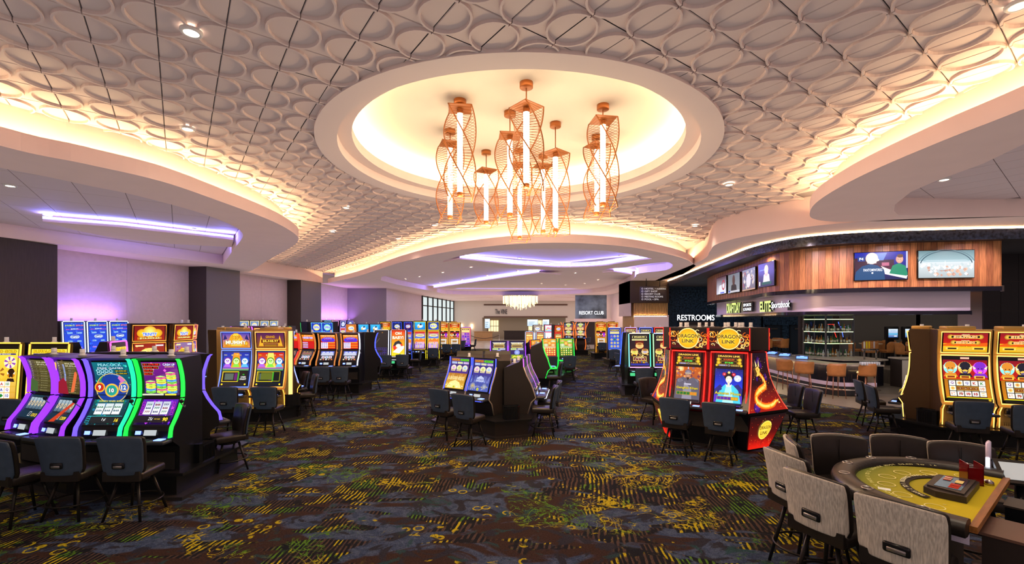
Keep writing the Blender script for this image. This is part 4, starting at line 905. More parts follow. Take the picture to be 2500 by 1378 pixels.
def s_purple(c):
    c.rect(0, 0, 1, 1, '2a1a6a', '181040'); c.poly([(.04, .95), (.96, .95), (.85, .86), (.15, .86)], 'f0f0f8'); c.text(.5, .9, .07, 'WONDER SPIRIT', 'f8e878', w=.84, out='4a1a8a', bold=.03); c.rect(.12, .68, .88, .84, 'f0d048'); c.rect(.15, .7, .85, .82, '3a1408'); c.text(.5, .76, .09, '$14,888.88', 'ff8a28', w=.62, bold=.03)
    for x, cc in ((.26, '68b028'), (.74, '4868c8')): c.rect(x - .2, .56, x + .2, .65, 'f0f0d0'); c.rect(x - .18, .57, x + .18, .64, cc); c.text(x, .605, .05, '$882.44' if x > .5 else '$2,400.8', 'fff8c0', w=.3)
    c.disc(.5, .42, .2, 'b0c0f0', '6878d0', 14); c.rect(.08, .08, .92, .3, '6a8818'); c.text(.5, .19, .13, 'JACK', 'f0f048', w=.7, out='283808', bold=.05)
def s_greenreel(c, red=False):
    c.rect(0, 0, 1, 1, 'a8180c' if red else '1a5a18', 'e8a030' if red else '98c838')
    for k in range(2):
        for j in range(2): c.disc(.22 + .56 * k, .86 - .2 * j, .2, 'f0f0b0', '9ab8a0' if (k + j) % 2 else 'd8703a', 14, .55)
    c.disc(.5, .76, .16, 'f8e068', 'c86828', 14, 1.1); c.rect(.04, .52, .96, .56, 'e8e8d0'); reels(c, .05, .05, .95, .5, 5, 4, ['o', '*', 'o'], 'd8483a' if red else '2a6a20', 4, ('f8f0c8', 'f0c838', 'a0e050', 'e06838'))
def s_curvy(c):
    c.rect(0, 0, 1, 1, 'a83a10', '305878'); c.disc(.5, .86, .3, '58a8a8', 'f0d878', 16, .5); c.text(.5, .86, .06, 'GRAND', 'f8f8d0', w=.4, out='184858', bold=.03); c.poly([(.3, .75), (.7, .75), (.62, .45), (.38, .45)], 'b8c858'); reels(c, .12, .05, .88, .4, 3, 4, ['o', '*'], 'e8d8a8', 7)
def s_white(c):
    c.rect(0, 0, 1, 1, '78c8f0', 'f8f8ff'); c.text(.5, .5, .4, 'PIG', 'f85a78', w=.6, out='ffffff', bold=.05); c.disc(.18, .3, .1, 'ffc838', n=8); c.disc(.84, .3, .1, '58c848', n=8)

# ================================================================ SLOT MACHINES
M_CAB = mat('black_cabinet', (.005, .005, .006), .3, spec=.5)
M_CABB = mat('bronze_cabinet', (.040, .029, .023), .45, metal=.3)
M_SIDE = mat('satin_dark_side', (.022, .017, .015), .4)
M_BEZ = mat('glossy_black_bezel', (.006, .006, .007), .12)
M_GOLD = mat('ribbed_gold_panel', (.62, .36, .10), .45, metal=.5)
M_GSIDE = mat('bronze_gold_side', (.07, .035, .014), .45, metal=.3)
M_LTRIM = mat('pale_bronze_trim', (.55, .42, .30), .4, metal=.4)
M_KEY = mat('button_deck_panel', (.03, .03, .035), .3)
M_BTN = mat('lit_buttons', (.1, .1, .1), .4, emit=(.12, .2, 1.0), es=3.2, sampling='NONE')
M_LCD = mat('player_tracking_display', (.1, .1, .1), .3, emit=(.55, .6, .62), es=.7, sampling='NONE')
M_REDM = mat('red_lacquer', (.11, .003, .005), .2)
M_CAND = mat('frosted_candle', (.62, .55, .52), .4)
ZB = .38
def lerp2(p, q, t): return (p[0] + (q[0] - p[0]) * t, p[1] + (q[1] - p[1]) * t)
def surf(prof, x0, w, z_only=False):
    """point on a front profile [(y, z)...] by arc length; lift towards the player (-y side)"""
    L = [0]
    for a, b in zip(prof[:-1], prof[1:]): L.append(L[-1] + math.hypot(b[0] - a[0], b[1] - a[1]))
    def f(x, s, lift):
        k = 0
        while k < len(prof) - 2 and s > L[k + 1]: k += 1
        t = (s - L[k]) / max(L[k + 1] - L[k], 1e-6); a, b = prof[k], prof[k + 1]; y, z = lerp2(a, b, t)
        d = (b[0] - a[0], b[1] - a[1]); n = math.hypot(*d); return (x0 + x, y - d[1] / n * (lift + .004), z + d[0] / n * (lift + .004))
    return f, L[-1]
def arcprof(a, b, bulge, n=6):
    """curved profile between two (y,z) points, bulging towards +y (concave to the player)"""
    out = []
    for i in range(n + 1):
        t = i / n; y, z = lerp2(a, b, t); out.append((y + bulge * math.sin(math.pi * t), z))
    return out
def extrude_profile(mb, prof, w, mi=0):          # closed (y,z) outline, extruded over the width
    M_ = Matrix(((0, 0, 1, 0), (1, 0, 0, 0), (0, 1, 0, 0), (0, 0, 0, 1)))
    mb.prism(prof, -w / 2, w / 2, mi, M=M_)
def body(t, outline, w, m, name='cabinet'):
    mb = MB(); extrude_profile(mb, outline, w); mb.m = [1 if len({round(mb.v[i][0], 4) for i in f}) == 1 else 0 for f in mb.f]; return fixn(mb.build(name, [m, M_GSIDE if m is M_GOLD else m], t))
def screen(t, prof, w, draw, name='screen', frame=None, fw=.018, margin=.0, bez=.02, rounded=False):
    """bezel, picture and, if asked, a glowing frame following the profile"""
    fn, L = surf(prof, -w / 2, w)
    c = Cv(w - 2 * bez, L - 2 * bez, lambda x, y, l: fn(x + bez, y + bez, l + .004)); draw(c); s = c.build(name, t)
    mb = MB(); fnb, _ = surf(prof, -w / 2, w)
    n = len(prof) - 1 if len(prof) > 2 else 1
    rows = [fn(0, L * i / n, 0) for i in range(n + 1)]; rows2 = [fn(w, L * i / n, 0) for i in range(n + 1)]
    mb.ribbon(rows, rows2, sm=False); mb.build('bezel', M_BEZ, s)
    if frame:
        mm = neon(frame) if isinstance(frame, str) else frame
        pts = [fn(-fw / 2, L * i / n, .008) for i in range(n + 1)] + [fn(w + fw / 2, L * i / n, .008) for i in range(n, -1, -1)]
        a = Vector(pts[0]); mb = MB(); mb.tube(pts, fw / 2, 6, closed=True); mb.build('light_frame', mm, t)
    return s
def side_light(t, prof, x, m, wd=.03, dp=.02, name='edge_light'):
    mb = MB(); k = len(prof)
    A = [(x - wd / 2, y - dp, z) for y, z in prof]; B = [(x + wd / 2, y - dp, z) for y, z in prof]; C = [(x + wd / 2, y + .01, z) for y, z in prof]; D = [(x - wd / 2, y + .01, z) for y, z in prof]
    mb.ribbon(A, B); mb.ribbon(B, C); mb.ribbon(D, A); mb.build(name, m, t)
def deck(t, w, y0, y1, z, m=None, glow=None, tilt=.03):
    mb = MB(); mb.rbox(0, (y0 + y1) / 2, z, w, abs(y1 - y0), .05, .012, 1); d = mb.build('button_deck', m or M_KEY, t)
    mb = MB()
    for k in range(4): mb.cbox(-w * .33 + w * .13 * k, (y0 + y1) / 2, z + .028, w * .09, abs(y1 - y0) * .42, .008)
    mb.build('button_row', M_KEY, d)
    mb = MB(); mb.cbox(w * .32, (y0 + y1) / 2, z + .03, w * .16, abs(y1 - y0) * .5, .012); mb.build('play_button', M_BTN, d)
    if glow: mb = MB(); mb.tube([(-w / 2, y0 + .02, z - .01), (-w * .42, y0 - .012, z - .01), (w * .42, y0 - .012, z - .01), (w / 2, y0 + .02, z - .01)], .008, 5); mb.build('deck_light', glow, d)
def panel_bits(t, prof, w):                      # card reader and small display below a screen
    fn, L = surf(prof, -w / 2, w)
    mb = MB(); q = [fn(w * .40, L * .2, .004), fn(w * .66, L * .2, .004), fn(w * .66, L * .8, .004), fn(w * .40, L * .8, .004)]; mb.poly(q); mb.build('player_display', M_LCD, t)
    mb = MB(); q = [fn(w * .22, L * .3, .004), fn(w * .34, L * .3, .004), fn(w * .34, L * .7, .004), fn(w * .22, L * .7, .004)]; mb.poly(q); mb.build('card_slot', M_BTN, t)
def candle(t, x, y, z):
    mb = MB(); mb.lathe([(0, z), (.05, z), (.05, z + .012), (.032, z + .012), (.032, z + .10), (0, z + .10)], 12, 0, x, y); mb.lathe([(.034, z + .04), (.034, z + .048)], 12, 0, x, y); mb.build('candle', M_CAND, t)
def lever(t, x, z):
    mb = MB(); mb.tube([(x, -.05, z), (x + .05, -.13, z - .02), (x + .055, -.2, z + .05)], .008, 6); mb.build('lever', M_CHR, t); mb = MB(); mb.lathe([(0, -.03), (.02, -.022), (.03, 0), (.02, .022), (0, .03)], 10); o = mb.build('lever_knob', M_BEZ, t); o.location = (x + .055, -.2, z + .08)

def m_slant(name, label, x, y, rz, lo, hi, led, W_=.62, z0=.28, led2=None, lv=True, group=None):
    """two curved screens, coloured light ribbons up both edges"""
    t = empty(name, (x, y, 0), rz, label, 'slot machine', group); w = W_
    pl = arcprof((-.27, z0 + .76), (-.06, z0 + 1.12), .02, 3); pu = arcprof((-.055, z0 + 1.14), (-.13, z0 + 1.66), .035, 5)
    front = [(-.17, ZB), (-.17, z0 + .46), (-.30, z0 + .56), (-.29, z0 + .70)] + pl + pu + [(-.18, z0 + 1.70)]
    body(t, front + [(.26, z0 + 1.72), (.30, z0 + 1.55), (.30, ZB)], w, M_CAB)
    screen(t, pu, w - .12, hi, 'upper_screen'); screen(t, pl, w - .12, lo, 'reel_screen')
    mid = [(-.30, z0 + .62)] + pl + pu + [(-.17, z0 + 1.68)]
    for sx in (-1, 1):
        side_light(t, mid[:1] + pl, sx * (w / 2 - .022), led if sx > 0 else (led2 or led), .028, .05, 'edge_light'); side_light(t, pu + [(-.16, z0 + 1.69)], sx * (w / 2 - .022), led if sx > 0 else (led2 or led), .028, .05, 'edge_light')
    panel_bits(t, [(-.315, z0 + .62), (-.28, z0 + .74)], w); deck(t, w - .02, -.47, -.28, z0 + .575)
    if lv: lever(t, w / 2 - .01, z0 + 1.02)
    candle(t, 0.05, .05, z0 + 1.71)
    mb = MB(); mb.cbox(0, -.175, z0 + .26, w * .8, .02, .24); mb.build('lower_door', M_SIDE, t)
    return t
def m_dual(name, label, x, y, rz, top, main, led='ffb84a', W_=.82, z0=.28, m=None, ztop=2.25, base_led=None, hood=True, group=None, fm=None):
    """tall cabinet, landscape sign screen over a portrait game screen, both in glowing frames"""
    t = empty(name, (x, y, 0), rz, label, 'slot machine', group); w = W_; m = m or M_GOLD; h = ztop - z0
    z1, z2, z3_, z4 = z0 + h * .29, z0 + h * .745, z0 + h * .77, z0 + h * .975
    pm = arcprof((-.20, z1), (-.06, z2), .045, 6); pt = [(-.06, z3_), (-.10, z4)]
    out = [(-.12, ZB), (-.16, z0 + h * .12), (-.16, z1 - .14), (-.24, z1 - .06)] + [(a + .02, b) for a, b in pm] + [(-.04, z3_), (-.08, z4 + .02), (-.06, ztop), (.25, ztop), (.28, ZB)]
    body(t, out, w, m)
    screen(t, pt, w - .12, top, 'sign_screen', led, .024); screen(t, pm, w - .12, main, 'game_screen', led, .024)
    mb = MB(); mb.rbox(0, -.235, z1 - .13, w * .8, .12, .13, .02, 1); p = mb.build('tracking_panel', M_BEZ, t)
    panel_bits(t, [(-.30, z1 - .18), (-.30, z1 - .08)], w); deck(t, w * .86, -.44, -.22, z1 - .2)
    mb = MB(); a, b, zz_ = w / 2 - .03, -.175, ZB + .02
    for sx in (-1, 1): mb.tube([(sx * a, -.17, zz_), (sx * a, -.19, z1 - .16), (sx * a, -.25, z1 - .06)], .009, 6)
    mb.build('edge_light', neon(base_led or led), t)
    if m is M_GOLD:
        mb = MB(); n = 22
        for k in range(n): mb.cbox(-w * .4 + w * .8 * (k + .5) / n, -.15, z0 + h * .12, w * .8 / n * .5, .012, h * .2)
        mb.build('ribbed_front', m, t)
    if hood: mb = MB(); mb.rbox(-.05, .08, ztop + .03, w * .55, .3, .07, .015, 1); mb.build('hood', m, t)
    candle(t, .12, .1, ztop)
    return t
def m_jcurve(name, label, x, y, rz, draw, led, W_=.635, z0=.28, zt=1.73, m=None, sidem=None, group=None, dglow=None, rise=0):
    """one tall curved screen between two light lines, wide swept side"""
    t = empty(name, (x, y, 0), rz, label, 'slot machine', group); w = W_
    zd = z0 + .52; h = zt - zd
    ps = [(-.36, zd + .14), (-.30, zd + .14 + (h - .14) * .22), (-.20, zd + .14 + (h - .14) * .48), (-.13, zd + .14 + (h - .14) * .75), (-.12, zt)]
    out = [(-.22, ZB), (-.30, zd - .1), (-.40, zd)] + [(a + .015, b) for a, b in ps] + [(-.09, zt + .01), (-.02, zt - .08), (.32, zt - .22), (.32, ZB)]
    body(t, out, w - .02, sidem or M_SIDE)
    screen(t, ps, w - .10, draw, 'curved_screen')
    for sx in (-1, 1):
        side_light(t, ps, sx * (w / 2 - .022), led, .018, .012)
        mb = MB(); A = [(-.225, ZB), (-.305, zd - .1), (-.405, zd)] + ps[:-1]; mb.tube([(sx * (w / 2 - .005), a, b) for a, b in A], .014, 6); mb.build('side_trim', m or M_LTRIM, t)
    panel_bits(t, [(-.43, zd + .02), (-.39, zd + .12)], w); deck(t, w - .04, -.62, -.40, zd, m, dglow or led)
    candle(t, 0.0, .12, zt - .13)
    return t
def m_frame(name, label, x, y, rz, draw, leds, W_=.74, z0=.28, zt=2.08, zs=.62, m=None, group=None, top=None):
    """flat portrait screen in one glowing frame on a slim pedestal"""
    t = empty(name, (x, y, 0), rz, label, 'slot machine', group); w = W_
    p = [(-.16, z0 + zs), (-.08, zt - .03)]
    out = [(-.10, ZB), (-.14, z0 + zs - .12), (-.16, z0 + zs - .04), (-.14, z0 + zs), (-.06, zt), (.06, zt), (.26, zt - .5), (.28, ZB)]
    body(t, out, w, m or M_CAB); screen(t, p, w - .13, draw, 'portrait_screen')
    fn, L = surf(p, -(w - .13) / 2, w - .13); ww = w - .13
    ed = [[fn(-.02, L * k / 4, .008) for k in range(5)], [fn(ww * k / 3, L + .02, .008) for k in range(4)], [fn(ww + .02, L * (1 - k / 4), .008) for k in range(5)], [fn(ww * (1 - k / 3), -.02, .008) for k in range(4)]]
    for e, c in zip(ed, leds): mb = MB(); mb.tube(e, .016, 6); mb.build('light_frame', neon(c), t)
    deck(t, w * .9, -.44, -.16, z0 + zs - .12, None, neon(leds[0]))
    mb = MB(); mb.rbox(-w * .3, -.16, z0 + zs - .26, w * .2, .05, .10, .01, 1); mb.build('bill_acceptor', neon('58e898', .4), t)
    candle(t, 0, 0, zt)
    return t
def plinth(name, label, pts, h=.38, m=None, tread=True, group=None, inset=.1):
    """stepped black base a bank stands on; pts = outline in the world, centred on its first use"""
    cx = sum(p[0] for p in pts) / len(pts); cy = sum(p[1] for p in pts) / len(pts); q = [(p[0] - cx, p[1] - cy) for p in pts]
    t = empty(name, (cx, cy, 0), 0, label, 'machine base', group); sc = lambda k: [(p[0] * k, p[1] * k) for p in q]
    mb = MB(); mb.prism(sc(.90), 0, h - .04); fixn(mb.build('base_box', m or M_CAB, t))
    mb = MB(); mb.prism(sc(1.0), h - .04, h); fixn(mb.build('top_ledge', M_CAB, t))
    if tread: mb = MB(); mb.prism(sc(.99), 0.0, .045); fixn(mb.build('kick_plate', M_SIDE, t))
    return t

# ================================================================ SEATING
M_VINB = mat('dark_brown_vinyl', (.013, .009, .0075), .36, noise=(9, .15))
M_VINN = mat('slate_blue_vinyl', (.034, .045, .066), .42, noise=(12, .1), bump=.15)
M_LEGB = mat('dark_steel_leg', (.022, .018, .016), .35, metal=.6)
M_SILV = mat('satin_silver', (.45, .43, .42), .3, metal=.9)
def stool(name, hs=.60, hb=1.03, w=.48, backm=None, label='', rib=False, group=None, cat='chair', wt=1.17):
    """swivel casino stool: padded seat, wrapped back with a hand slot, four splayed legs and a foot ring.
    faces +y in its own frame, origin on the floor"""
    t = empty(name, (0, 0, 0), 0, label, cat, group); backm = backm or M_VINN
    mb = MB(); mb.rbox(0, .02, hs - .055, w * .96, .46, .11, .035, 3, cuts=2, fn=lambda x, y, z: (x * (1 - .12 * max(0, y) / .23), y, z + .012 * (1 - (x / w * 2) ** 2))); mb.build('seat', M_VINB, t)
    bh = hb - hs + .05; zc = hs - .03 + bh / 2
    def bend(x, y, z):
        f = min(max((z + bh / 2) / bh, 0), 1); x = x * (1 - .13 * max(0, 1 - f / .16) ** 2 - .06 * max(0, 1 - (1 - f) / .12) ** 2); return (x * (1 + (wt - 1) * f) , y - .05 * f * f - .02 * f + .10 * (2 * x / w) ** 2 * .55, z + .02 * (1 - (2 * x / w) ** 2) * (f > .8))
    mb = MB(); mb.rbox(0, -.215 + .012, zc, w, .05, bh, .024, 3, cuts=7, fn=bend); mb.build('backrest', M_VINB, t)
    o = len(CH[t.name]); mb = MB(); mb.rbox(0, -.245, zc, w * .985, .03, bh * .985, .014, 2, cuts=7, fn=bend); bk = mb.build('back_shell', backm, t)
    zs = zc - bh * .10
    fy = lambda z, x=0: -.262 + bend(x, 0, z - zc)[1]
    y0 = fy(zs) 
    mb = MB(); mb.rbox(0, y0 + .004, zs - bh * .12, w * .31, .024, .075, .014, 2); mb.build('handle_frame', M_BEZ, bk)
    mb = MB(); mb.rbox(0, y0 - .006, zs - bh * .12 - .010, w * .22, .012, .032, .005, 1); mb.build('hand_slot', M_SILV, bk)
    mb = MB(); mb.cbox(0, y0 + .075 + .004, zc + .02, .006, .006, bh * .8); mb.build('seam', M_LEGB, t)
    mb = MB(); mb.box(-w * .46, -.235, hs - .10, w * .46, -.20, hs + .02); mb.build('back_bracket', M_VINB, t)
    mb = MB(); mb.lathe([(0, hs - .12), (.15, hs - .12), (.15, hs - .15), (.05, hs - .16), (0, hs - .16)], 16); mb.build('swivel_plate', M_LEGB, t)
    for sx, sy in ((-1, -1), (1, -1), (1, 1), (-1, 1)):
        mb = MB(); mb.tube([(sx * .12, sy * .12, hs - .13), (sx * .225, sy * .225, 0)], [.019, .015], 8); mb.build('leg', M_LEGB, t)
    zr = hs * .33; rr = .225 - .105 * (zr / (hs - .13)) + .02; rr *= 1.414
    mb = MB(); mb.tube([(rr * math.cos(a * math.pi / 14), rr * math.sin(a * math.pi / 14), zr) for a in range(28)], .011, 6, closed=True); mb.build('foot_ring', M_LEGB, t)
    return t
# ================================================================ GAMING FLOOR
WH, PU, GR, BL, RD, AM, YL, PK = 'e8ecff', '8a3cff', '20ff60', '3a5cff', 'ff2a1c', 'ffa030', 'ffe030', 'ff5ad0'
N_PU, N_GR, N_BL, N_RD, N_WH = neon('8a30ff', .8), neon('18e040', .8), neon('4050ff'), neon('ff3020'), neon('dfe6ff')
N_TEAL = neon('20d8a0', .7); N_LAV = neon('6a50ff', .8); N_PK = neon('d060ff', .8)
def F2(x, y, th, d): return (x + math.sin(th) * d, y - math.cos(th) * d)      # d metres in front of a machine
CHAIR0 = stool('casino_stool', label='x'); CHAIR0['used'] = 0
def chair(x, y, deg, label, group='casino stools at the slot machines'):
    if CHAIR0['used'] == 0:
        CHAIR0['used'] = 1; CHAIR0.location = (x, y, 0); CHAIR0.rotation_euler = (0, 0, R(deg)); CHAIR0['label'] = label; CHAIR0['group'] = group; return CHAIR0
    return copy_tree(CHAIR0, None, (x, y, 0), R(deg), label, group)
def cback(px, py, deg, label):                  # stool whose backrest top was seen there
    Y = 1.45 * F / (py - HZ); X = (px - 1250) / F * Y; a = R(deg)
    return chair(X - .22 * math.sin(a), Y + .22 * math.cos(a), deg, label)

# ---- bank A, front left
gA = 'slant machines of the front left bank'
plinth('machine_base', 'deep black base under the front left bank of slot machines', [(-7.75, 6.95), (-6.25, 6.3), (-4.52, 6.28), (-4.55, 7.9), (-5.3, 8.3), (-7.0, 8.3), (-7.9, 7.8)])
m_slant('slot_machine', 'slant slot machine with tower of green jackpot blocks and green edge ribbons', -5.0, 6.6, 0, s_reel_purple, s_tower, N_GR, .66, .25, N_GR, group=gA)
m_slant('slot_machine', 'slant slot machine with peacock wheel screen showing 9, 10 and 12', -5.7, 6.6, 0, s_reel_teal, s_peacock, N_TEAL, .66, .25, N_LAV, group=gA)
m_slant('slot_machine', 'slant slot machine with dim payout ladder crossed by a red reflection', -6.40, 6.72, R(-20), lambda c: s_reel_cards(c, '1209', True), lambda c: s_riches(c, True), N_PU, .66, .25, N_PU, group=gA)
m_slant('slot_machine', 'leftmost slant slot machine of the front left bank, plain dim payout ladder', -7.06, 6.96, R(-20), lambda c: s_reel_cards(c, '1313'), s_riches, N_PU, .66, .25, N_PU, group=gA)
m_slant('slot_machine', 'slot machine at the right end of the front left bank facing away, purple edge ribbon', -5.15, 7.35, R(140), s_reel_purple, s_tower, N_LAV, .62, .25, N_LAV, lv=False, group=gA)
m_slant('slot_machine', 'back-to-back slot machine behind the peacock one, green light tip on top', -5.85, 7.6, R(180), s_reel_teal, s_peacock, N_GR, .62, .25, N_GR, lv=False, group=gA)
m_slant('slot_machine', 'back-to-back slot machine behind the red-reflection one, green light tip on top', -6.55, 7.62, R(190), s_reel_teal, s_peacock, N_GR, .62, .25, N_GR, lv=False, group=gA)
cback(147, 1071, 2, 'blue-backed stool nearest the camera on the left, before the red-reflection machine')
cback(297, 1071, 2, 'blue-backed stool before the peacock slot machine')
cback(-3, 1078, -18, 'stool cut by the left edge of the photo in front of the leftmost machine')
cback(592, 992, 140, 'dark stool turned toward the right end of the front left bank')
# ---- gold bank behind A
gH = 'gold framed machines behind the front left bank'
plinth('machine_base', 'black base under the gold framed machines at the left edge', [(-10.4, 8.3), (-8.2, 8.3), (-7.7, 8.9), (-8.1, 9.8), (-10.4, 9.8)])
m_frame('slot_machine', 'gold framed wheel machine at the left edge of the photo', -9.72, 8.8, 0, s_gold, ['ffb040'] * 4, .84, .28, 2.06, .62, group=gH)
m_frame('slot_machine', 'gold framed wheel machine rising just behind the leftmost slant machine', -8.80, 8.8, 0, s_gold, ['ffb040'] * 4, .84, .28, 2.06, .62, group=gH)
m_frame('slot_machine', 'machine turned away at the right end of the gold bank with pink edge light', -8.15, 9.35, R(110), s_gold, [PK] * 4, .80, .28, 2.06, .62, group=gH)
cback(22, 978, 0, 'blue-backed stool at the left edge in front of the gold wheel machine')
# ---- tall blue machines by the left wall
for k, (lb, yy) in enumerate((('tall blue jackpot machine by the left wall, leftmost of three', 15.62), ('tall blue jackpot machine by the left wall, middle of three', 16.38), ('tall blue jackpot machine by the left wall, rightmost of three', 17.14))):
    a = wl(yy, .46); m_frame('slot_machine', lb, a.x, a.y, R(78), s_stampede, ['c8d4ff', 'e8f0ff', 'a8b8ff', BL], .74, .28, 2.46, .62, group='tall blue machines by the left wall')
a, b = wl(15.2, .1), wl(17.6, .1); plinth('machine_base', 'low black base under the tall blue machines by the wall', [(a.x, a.y), (a.x + 1.0, a.y - .1), (b.x + 1.0, b.y), (b.x, b.y)])
# ---- orange framed coin machines
plinth('machine_base', 'black base under the orange framed coin machines', [(-10.6, 12.2), (-9.9, 12.3), (-9.2, 12.9), (-9.1, 14.2), (-10.2, 14.4), (-10.8, 13.4)])
gT = 'orange framed coin machines'
m_dual('slot_machine', 'orange framed machine with huge bright coin and gold sign, left of two', -10.12, 12.75, R(52), s_trin_top, s_trin_main, 'ff8a30', .84, .28, M_CAB, 2.40, hood=False, group=gT)
m_dual('slot_machine', 'orange framed machine with gold coin above blue lettering, right of two', -9.68, 13.4, R(82), s_trin_top, lambda c: s_trin_main(c, 1), 'ff9a38', .74, .28, M_CAB, 2.40, hood=False, group=gT)
m_dual('slot_machine', 'thin-looking orange framed machine turned away right of the coin machines', -9.85, 14.05, R(112), s_trin_top, s_mummy_main, 'ff7a50', .60, .28, M_CAB, 2.40, hood=False, group=gT)
# ---- mummy bank
gB = 'gold cabinets of the mummy bank'
plinth('machine_base', 'stepped black base under the pyramid themed bank', [(-7.85, 11.5), (-7.4, 10.9), (-5.62, 10.85), (-5.28, 11.7), (-5.75, 13.3), (-6.9, 13.7), (-7.9, 12.9)])
m_dual('slot_machine', 'gold cabinet with blue frame and pyramid title sign', -6.82, 11.4, 0, s_mummy_top, s_mummy_main, '5a7aff', .83, .28, M_GOLD, 2.24, 'ffb84a', group=gB)
m_dual('slot_machine', 'gold cabinet with amber frame and purple jackpot sign beside the pyramid one', -5.97, 11.4, 0, s_grand, lambda c: s_mummy_main(c, True), 'ffa850', .83, .28, M_GOLD, 2.24, 'ffb84a', group=gB)
m_dual('slot_machine', 'gold cabinet turned away to the right behind the amber framed one', -5.97, 12.22, R(120), s_grand, s_mummy_main, '8a9aff', .80, .28, M_GOLD, 2.24, 'ffb84a', group=gB)
m_dual('slot_machine', 'gold cabinet turned away to the left of the pyramid one with orange edge light', -7.60, 12.1, R(-112), s_grand, s_mummy_main, 'ff7030', .80, .28, M_GOLD, 2.24, 'ffb84a', group=gB)
m_dual('slot_machine', 'gold cabinet at the back of the pyramid themed bank', -6.75, 13.0, R(180), s_grand, s_mummy_main, 'ffa850', .80, .28, M_GOLD, 2.24, 'ffb84a', group=gB)
mb = MB(); mb.cbox(-5.49, 11.34, 1.32, .07, .07, 1.80); tag(mb.build('corner_light_column', neon('ffc870', .9)), 'glowing warm corner column at the right end of the pyramid bank', 'light column')
cback(549, 948, 0, 'blue-backed stool before the pyramid title machine'); cback(645, 948, 0, 'blue-backed stool before the purple jackpot sign machine')
cback(768, 918, 122, 'nearer of two brown stools at the right end of the pyramid bank'); cback(745, 911, 125, 'farther of two brown stools at the right end of the pyramid bank')
# ---- gems bank
gC = 'slant machines of the gem themed bank'
plinth('machine_base', 'black base under the red and purple gem machines', [(-8.2, 15.8), (-6.75, 15.2), (-4.97, 15.2), (-4.82, 16.3), (-5.4, 17.2), (-7.5, 17.4), (-8.3, 16.9)])
m_slant('slot_machine', 'gem machine with purple oval title, right of two alike', -5.49, 15.65, 0, s_gems_low, s_gems_top, N_WH, .66, .35, neon('ff9a48', .35), group=gC)
m_slant('slot_machine', 'gem machine with purple oval title, left of two alike', -6.26, 15.65, 0, s_gems_low, s_gems_top, neon('ff9a48', .35), .66, .35, neon('ff9a48', .35), group=gC)
m_slant('slot_machine', 'gem machine with red and orange title left of the purple ones', -6.98, 15.8, R(-20), lambda c: s_gems_low(c, False), lambda c: s_gems_top(c, False), neon('ff9a48', .35), .66, .35, group=gC)
m_slant('slot_machine', 'outermost left gem machine, mostly hidden by the glowing gold column', -7.66, 16.08, R(-20), lambda c: s_gems_low(c, False), lambda c: s_gems_top(c, False), N_RD, .66, .35, group=gC)
m_slant('slot_machine', 'machine facing away at the right end of the gem bank with blue edge', -5.12, 16.45, R(130), s_gems_low, s_gems_top, N_BL, .62, .35, N_BL, lv=False, group=gC)
cback(784, 898, 0, 'blue-backed stool before the left purple gem machine'); cback(829, 898, 0, 'blue-backed stool before the right purple gem machine')
cback(917, 880, 150, 'brown stool standing alone in the aisle right of the gem bank')
# ---- red title and switched-off machine
gD = 'white lit portrait machines in mid aisle'
plinth('machine_base', 'black base under the white lit portrait machines', [(-6.3, 19.6), (-4.6, 19.6), (-4.4, 20.6), (-4.9, 21.4), (-6.3, 21.4)])
m_frame('slot_machine', 'portrait machine with a nearly dark screen between white light lines', -5.77, 20.3, 0, s_dark, ['c8ccff', 'a8a0a0', 'e0e4ff', 'a8a0a0'], .74, .28, 2.07, .62, group=gD)
m_frame('slot_machine', 'portrait machine with red and yellow title and a white haired cartoon figure', -5.02, 20.3, 0, s_oh, ['e0e4ff', 'ff6030', 'c8ccff', 'a8a0a0'], .74, .28, 2.07, .62, group=gD)
cback(940, 869, 0, 'dark stool before the nearly dark portrait screen'); cback(982, 868, 0, 'dark stool before the red and yellow title machine')
# ---- yellow edged tall pair and neighbours
gE = 'tall dual screen machines beyond the mid aisle'
plinth('machine_base', 'black base under the tall yellow edged machines', [(-7.0, 24.4), (-3.95, 24.6), (-3.9, 26), (-7.0, 26)])
m_dual('slot_machine', 'tall machine edged in yellow light down to the floor, left of two', -5.05, 25.2, 0, s_fish, s_light, 'f0c030', .72, .28, M_CAB, 2.46, 'ffe030', hood=False, group=gE)
m_dual('slot_machine', 'tall machine edged in yellow light down to the floor, right of two', -4.31, 25.2, 0, lambda c: s_logo(c, '1848c0', 'BOLT', 'ffe838'), lambda c: s_light(c, 2), 'f0c030', .72, .28, M_CAB, 2.46, 'ffe030', hood=False, group=gE)
m_dual('slot_machine', 'blue framed sign machine rising behind the dark portrait screen', -6.08, 24.3, 0, lambda c: s_logo(c, '102070', 'WILD'), s_light, '3858ff', .54, .28, M_CAB, 2.44, hood=False, group=gE)
m_dual('slot_machine', 'blue framed sign machine with red lettering beside the yellow edged pair', -5.52, 24.4, 0, lambda c: s_logo(c, '301868', 'HOT', 'f08030'), s_light, '3858ff', .50, .28, M_CAB, 2.44, hood=False, group=gE)
cback(1026, 856, 100, 'dark stool turned sideways left of the yellow edged pair'); cback(1057, 852, 0, 'dark stool in front of the right yellow edged machine')
gF = 'far golden machines left of the lobby'
plinth('machine_base', 'black base under the far golden machines left of the lobby', [(-4.8, 28.2), (-3.2, 28.2), (-3.2, 29.6), (-4.8, 29.6)])
m_dual('slot_machine', 'far golden machine just right of the yellow edged pair', -4.36, 29, 0, s_buf_top, s_buf_main, 'ffb84a', .72, .28, M_GOLD, 2.36, group=gF)
m_dual('slot_machine', 'far golden machine beside the purple curved one', -3.62, 29, 0, s_buf_top, s_buf_main, 'ffb84a', .72, .28, M_GOLD, 2.36, group=gF)
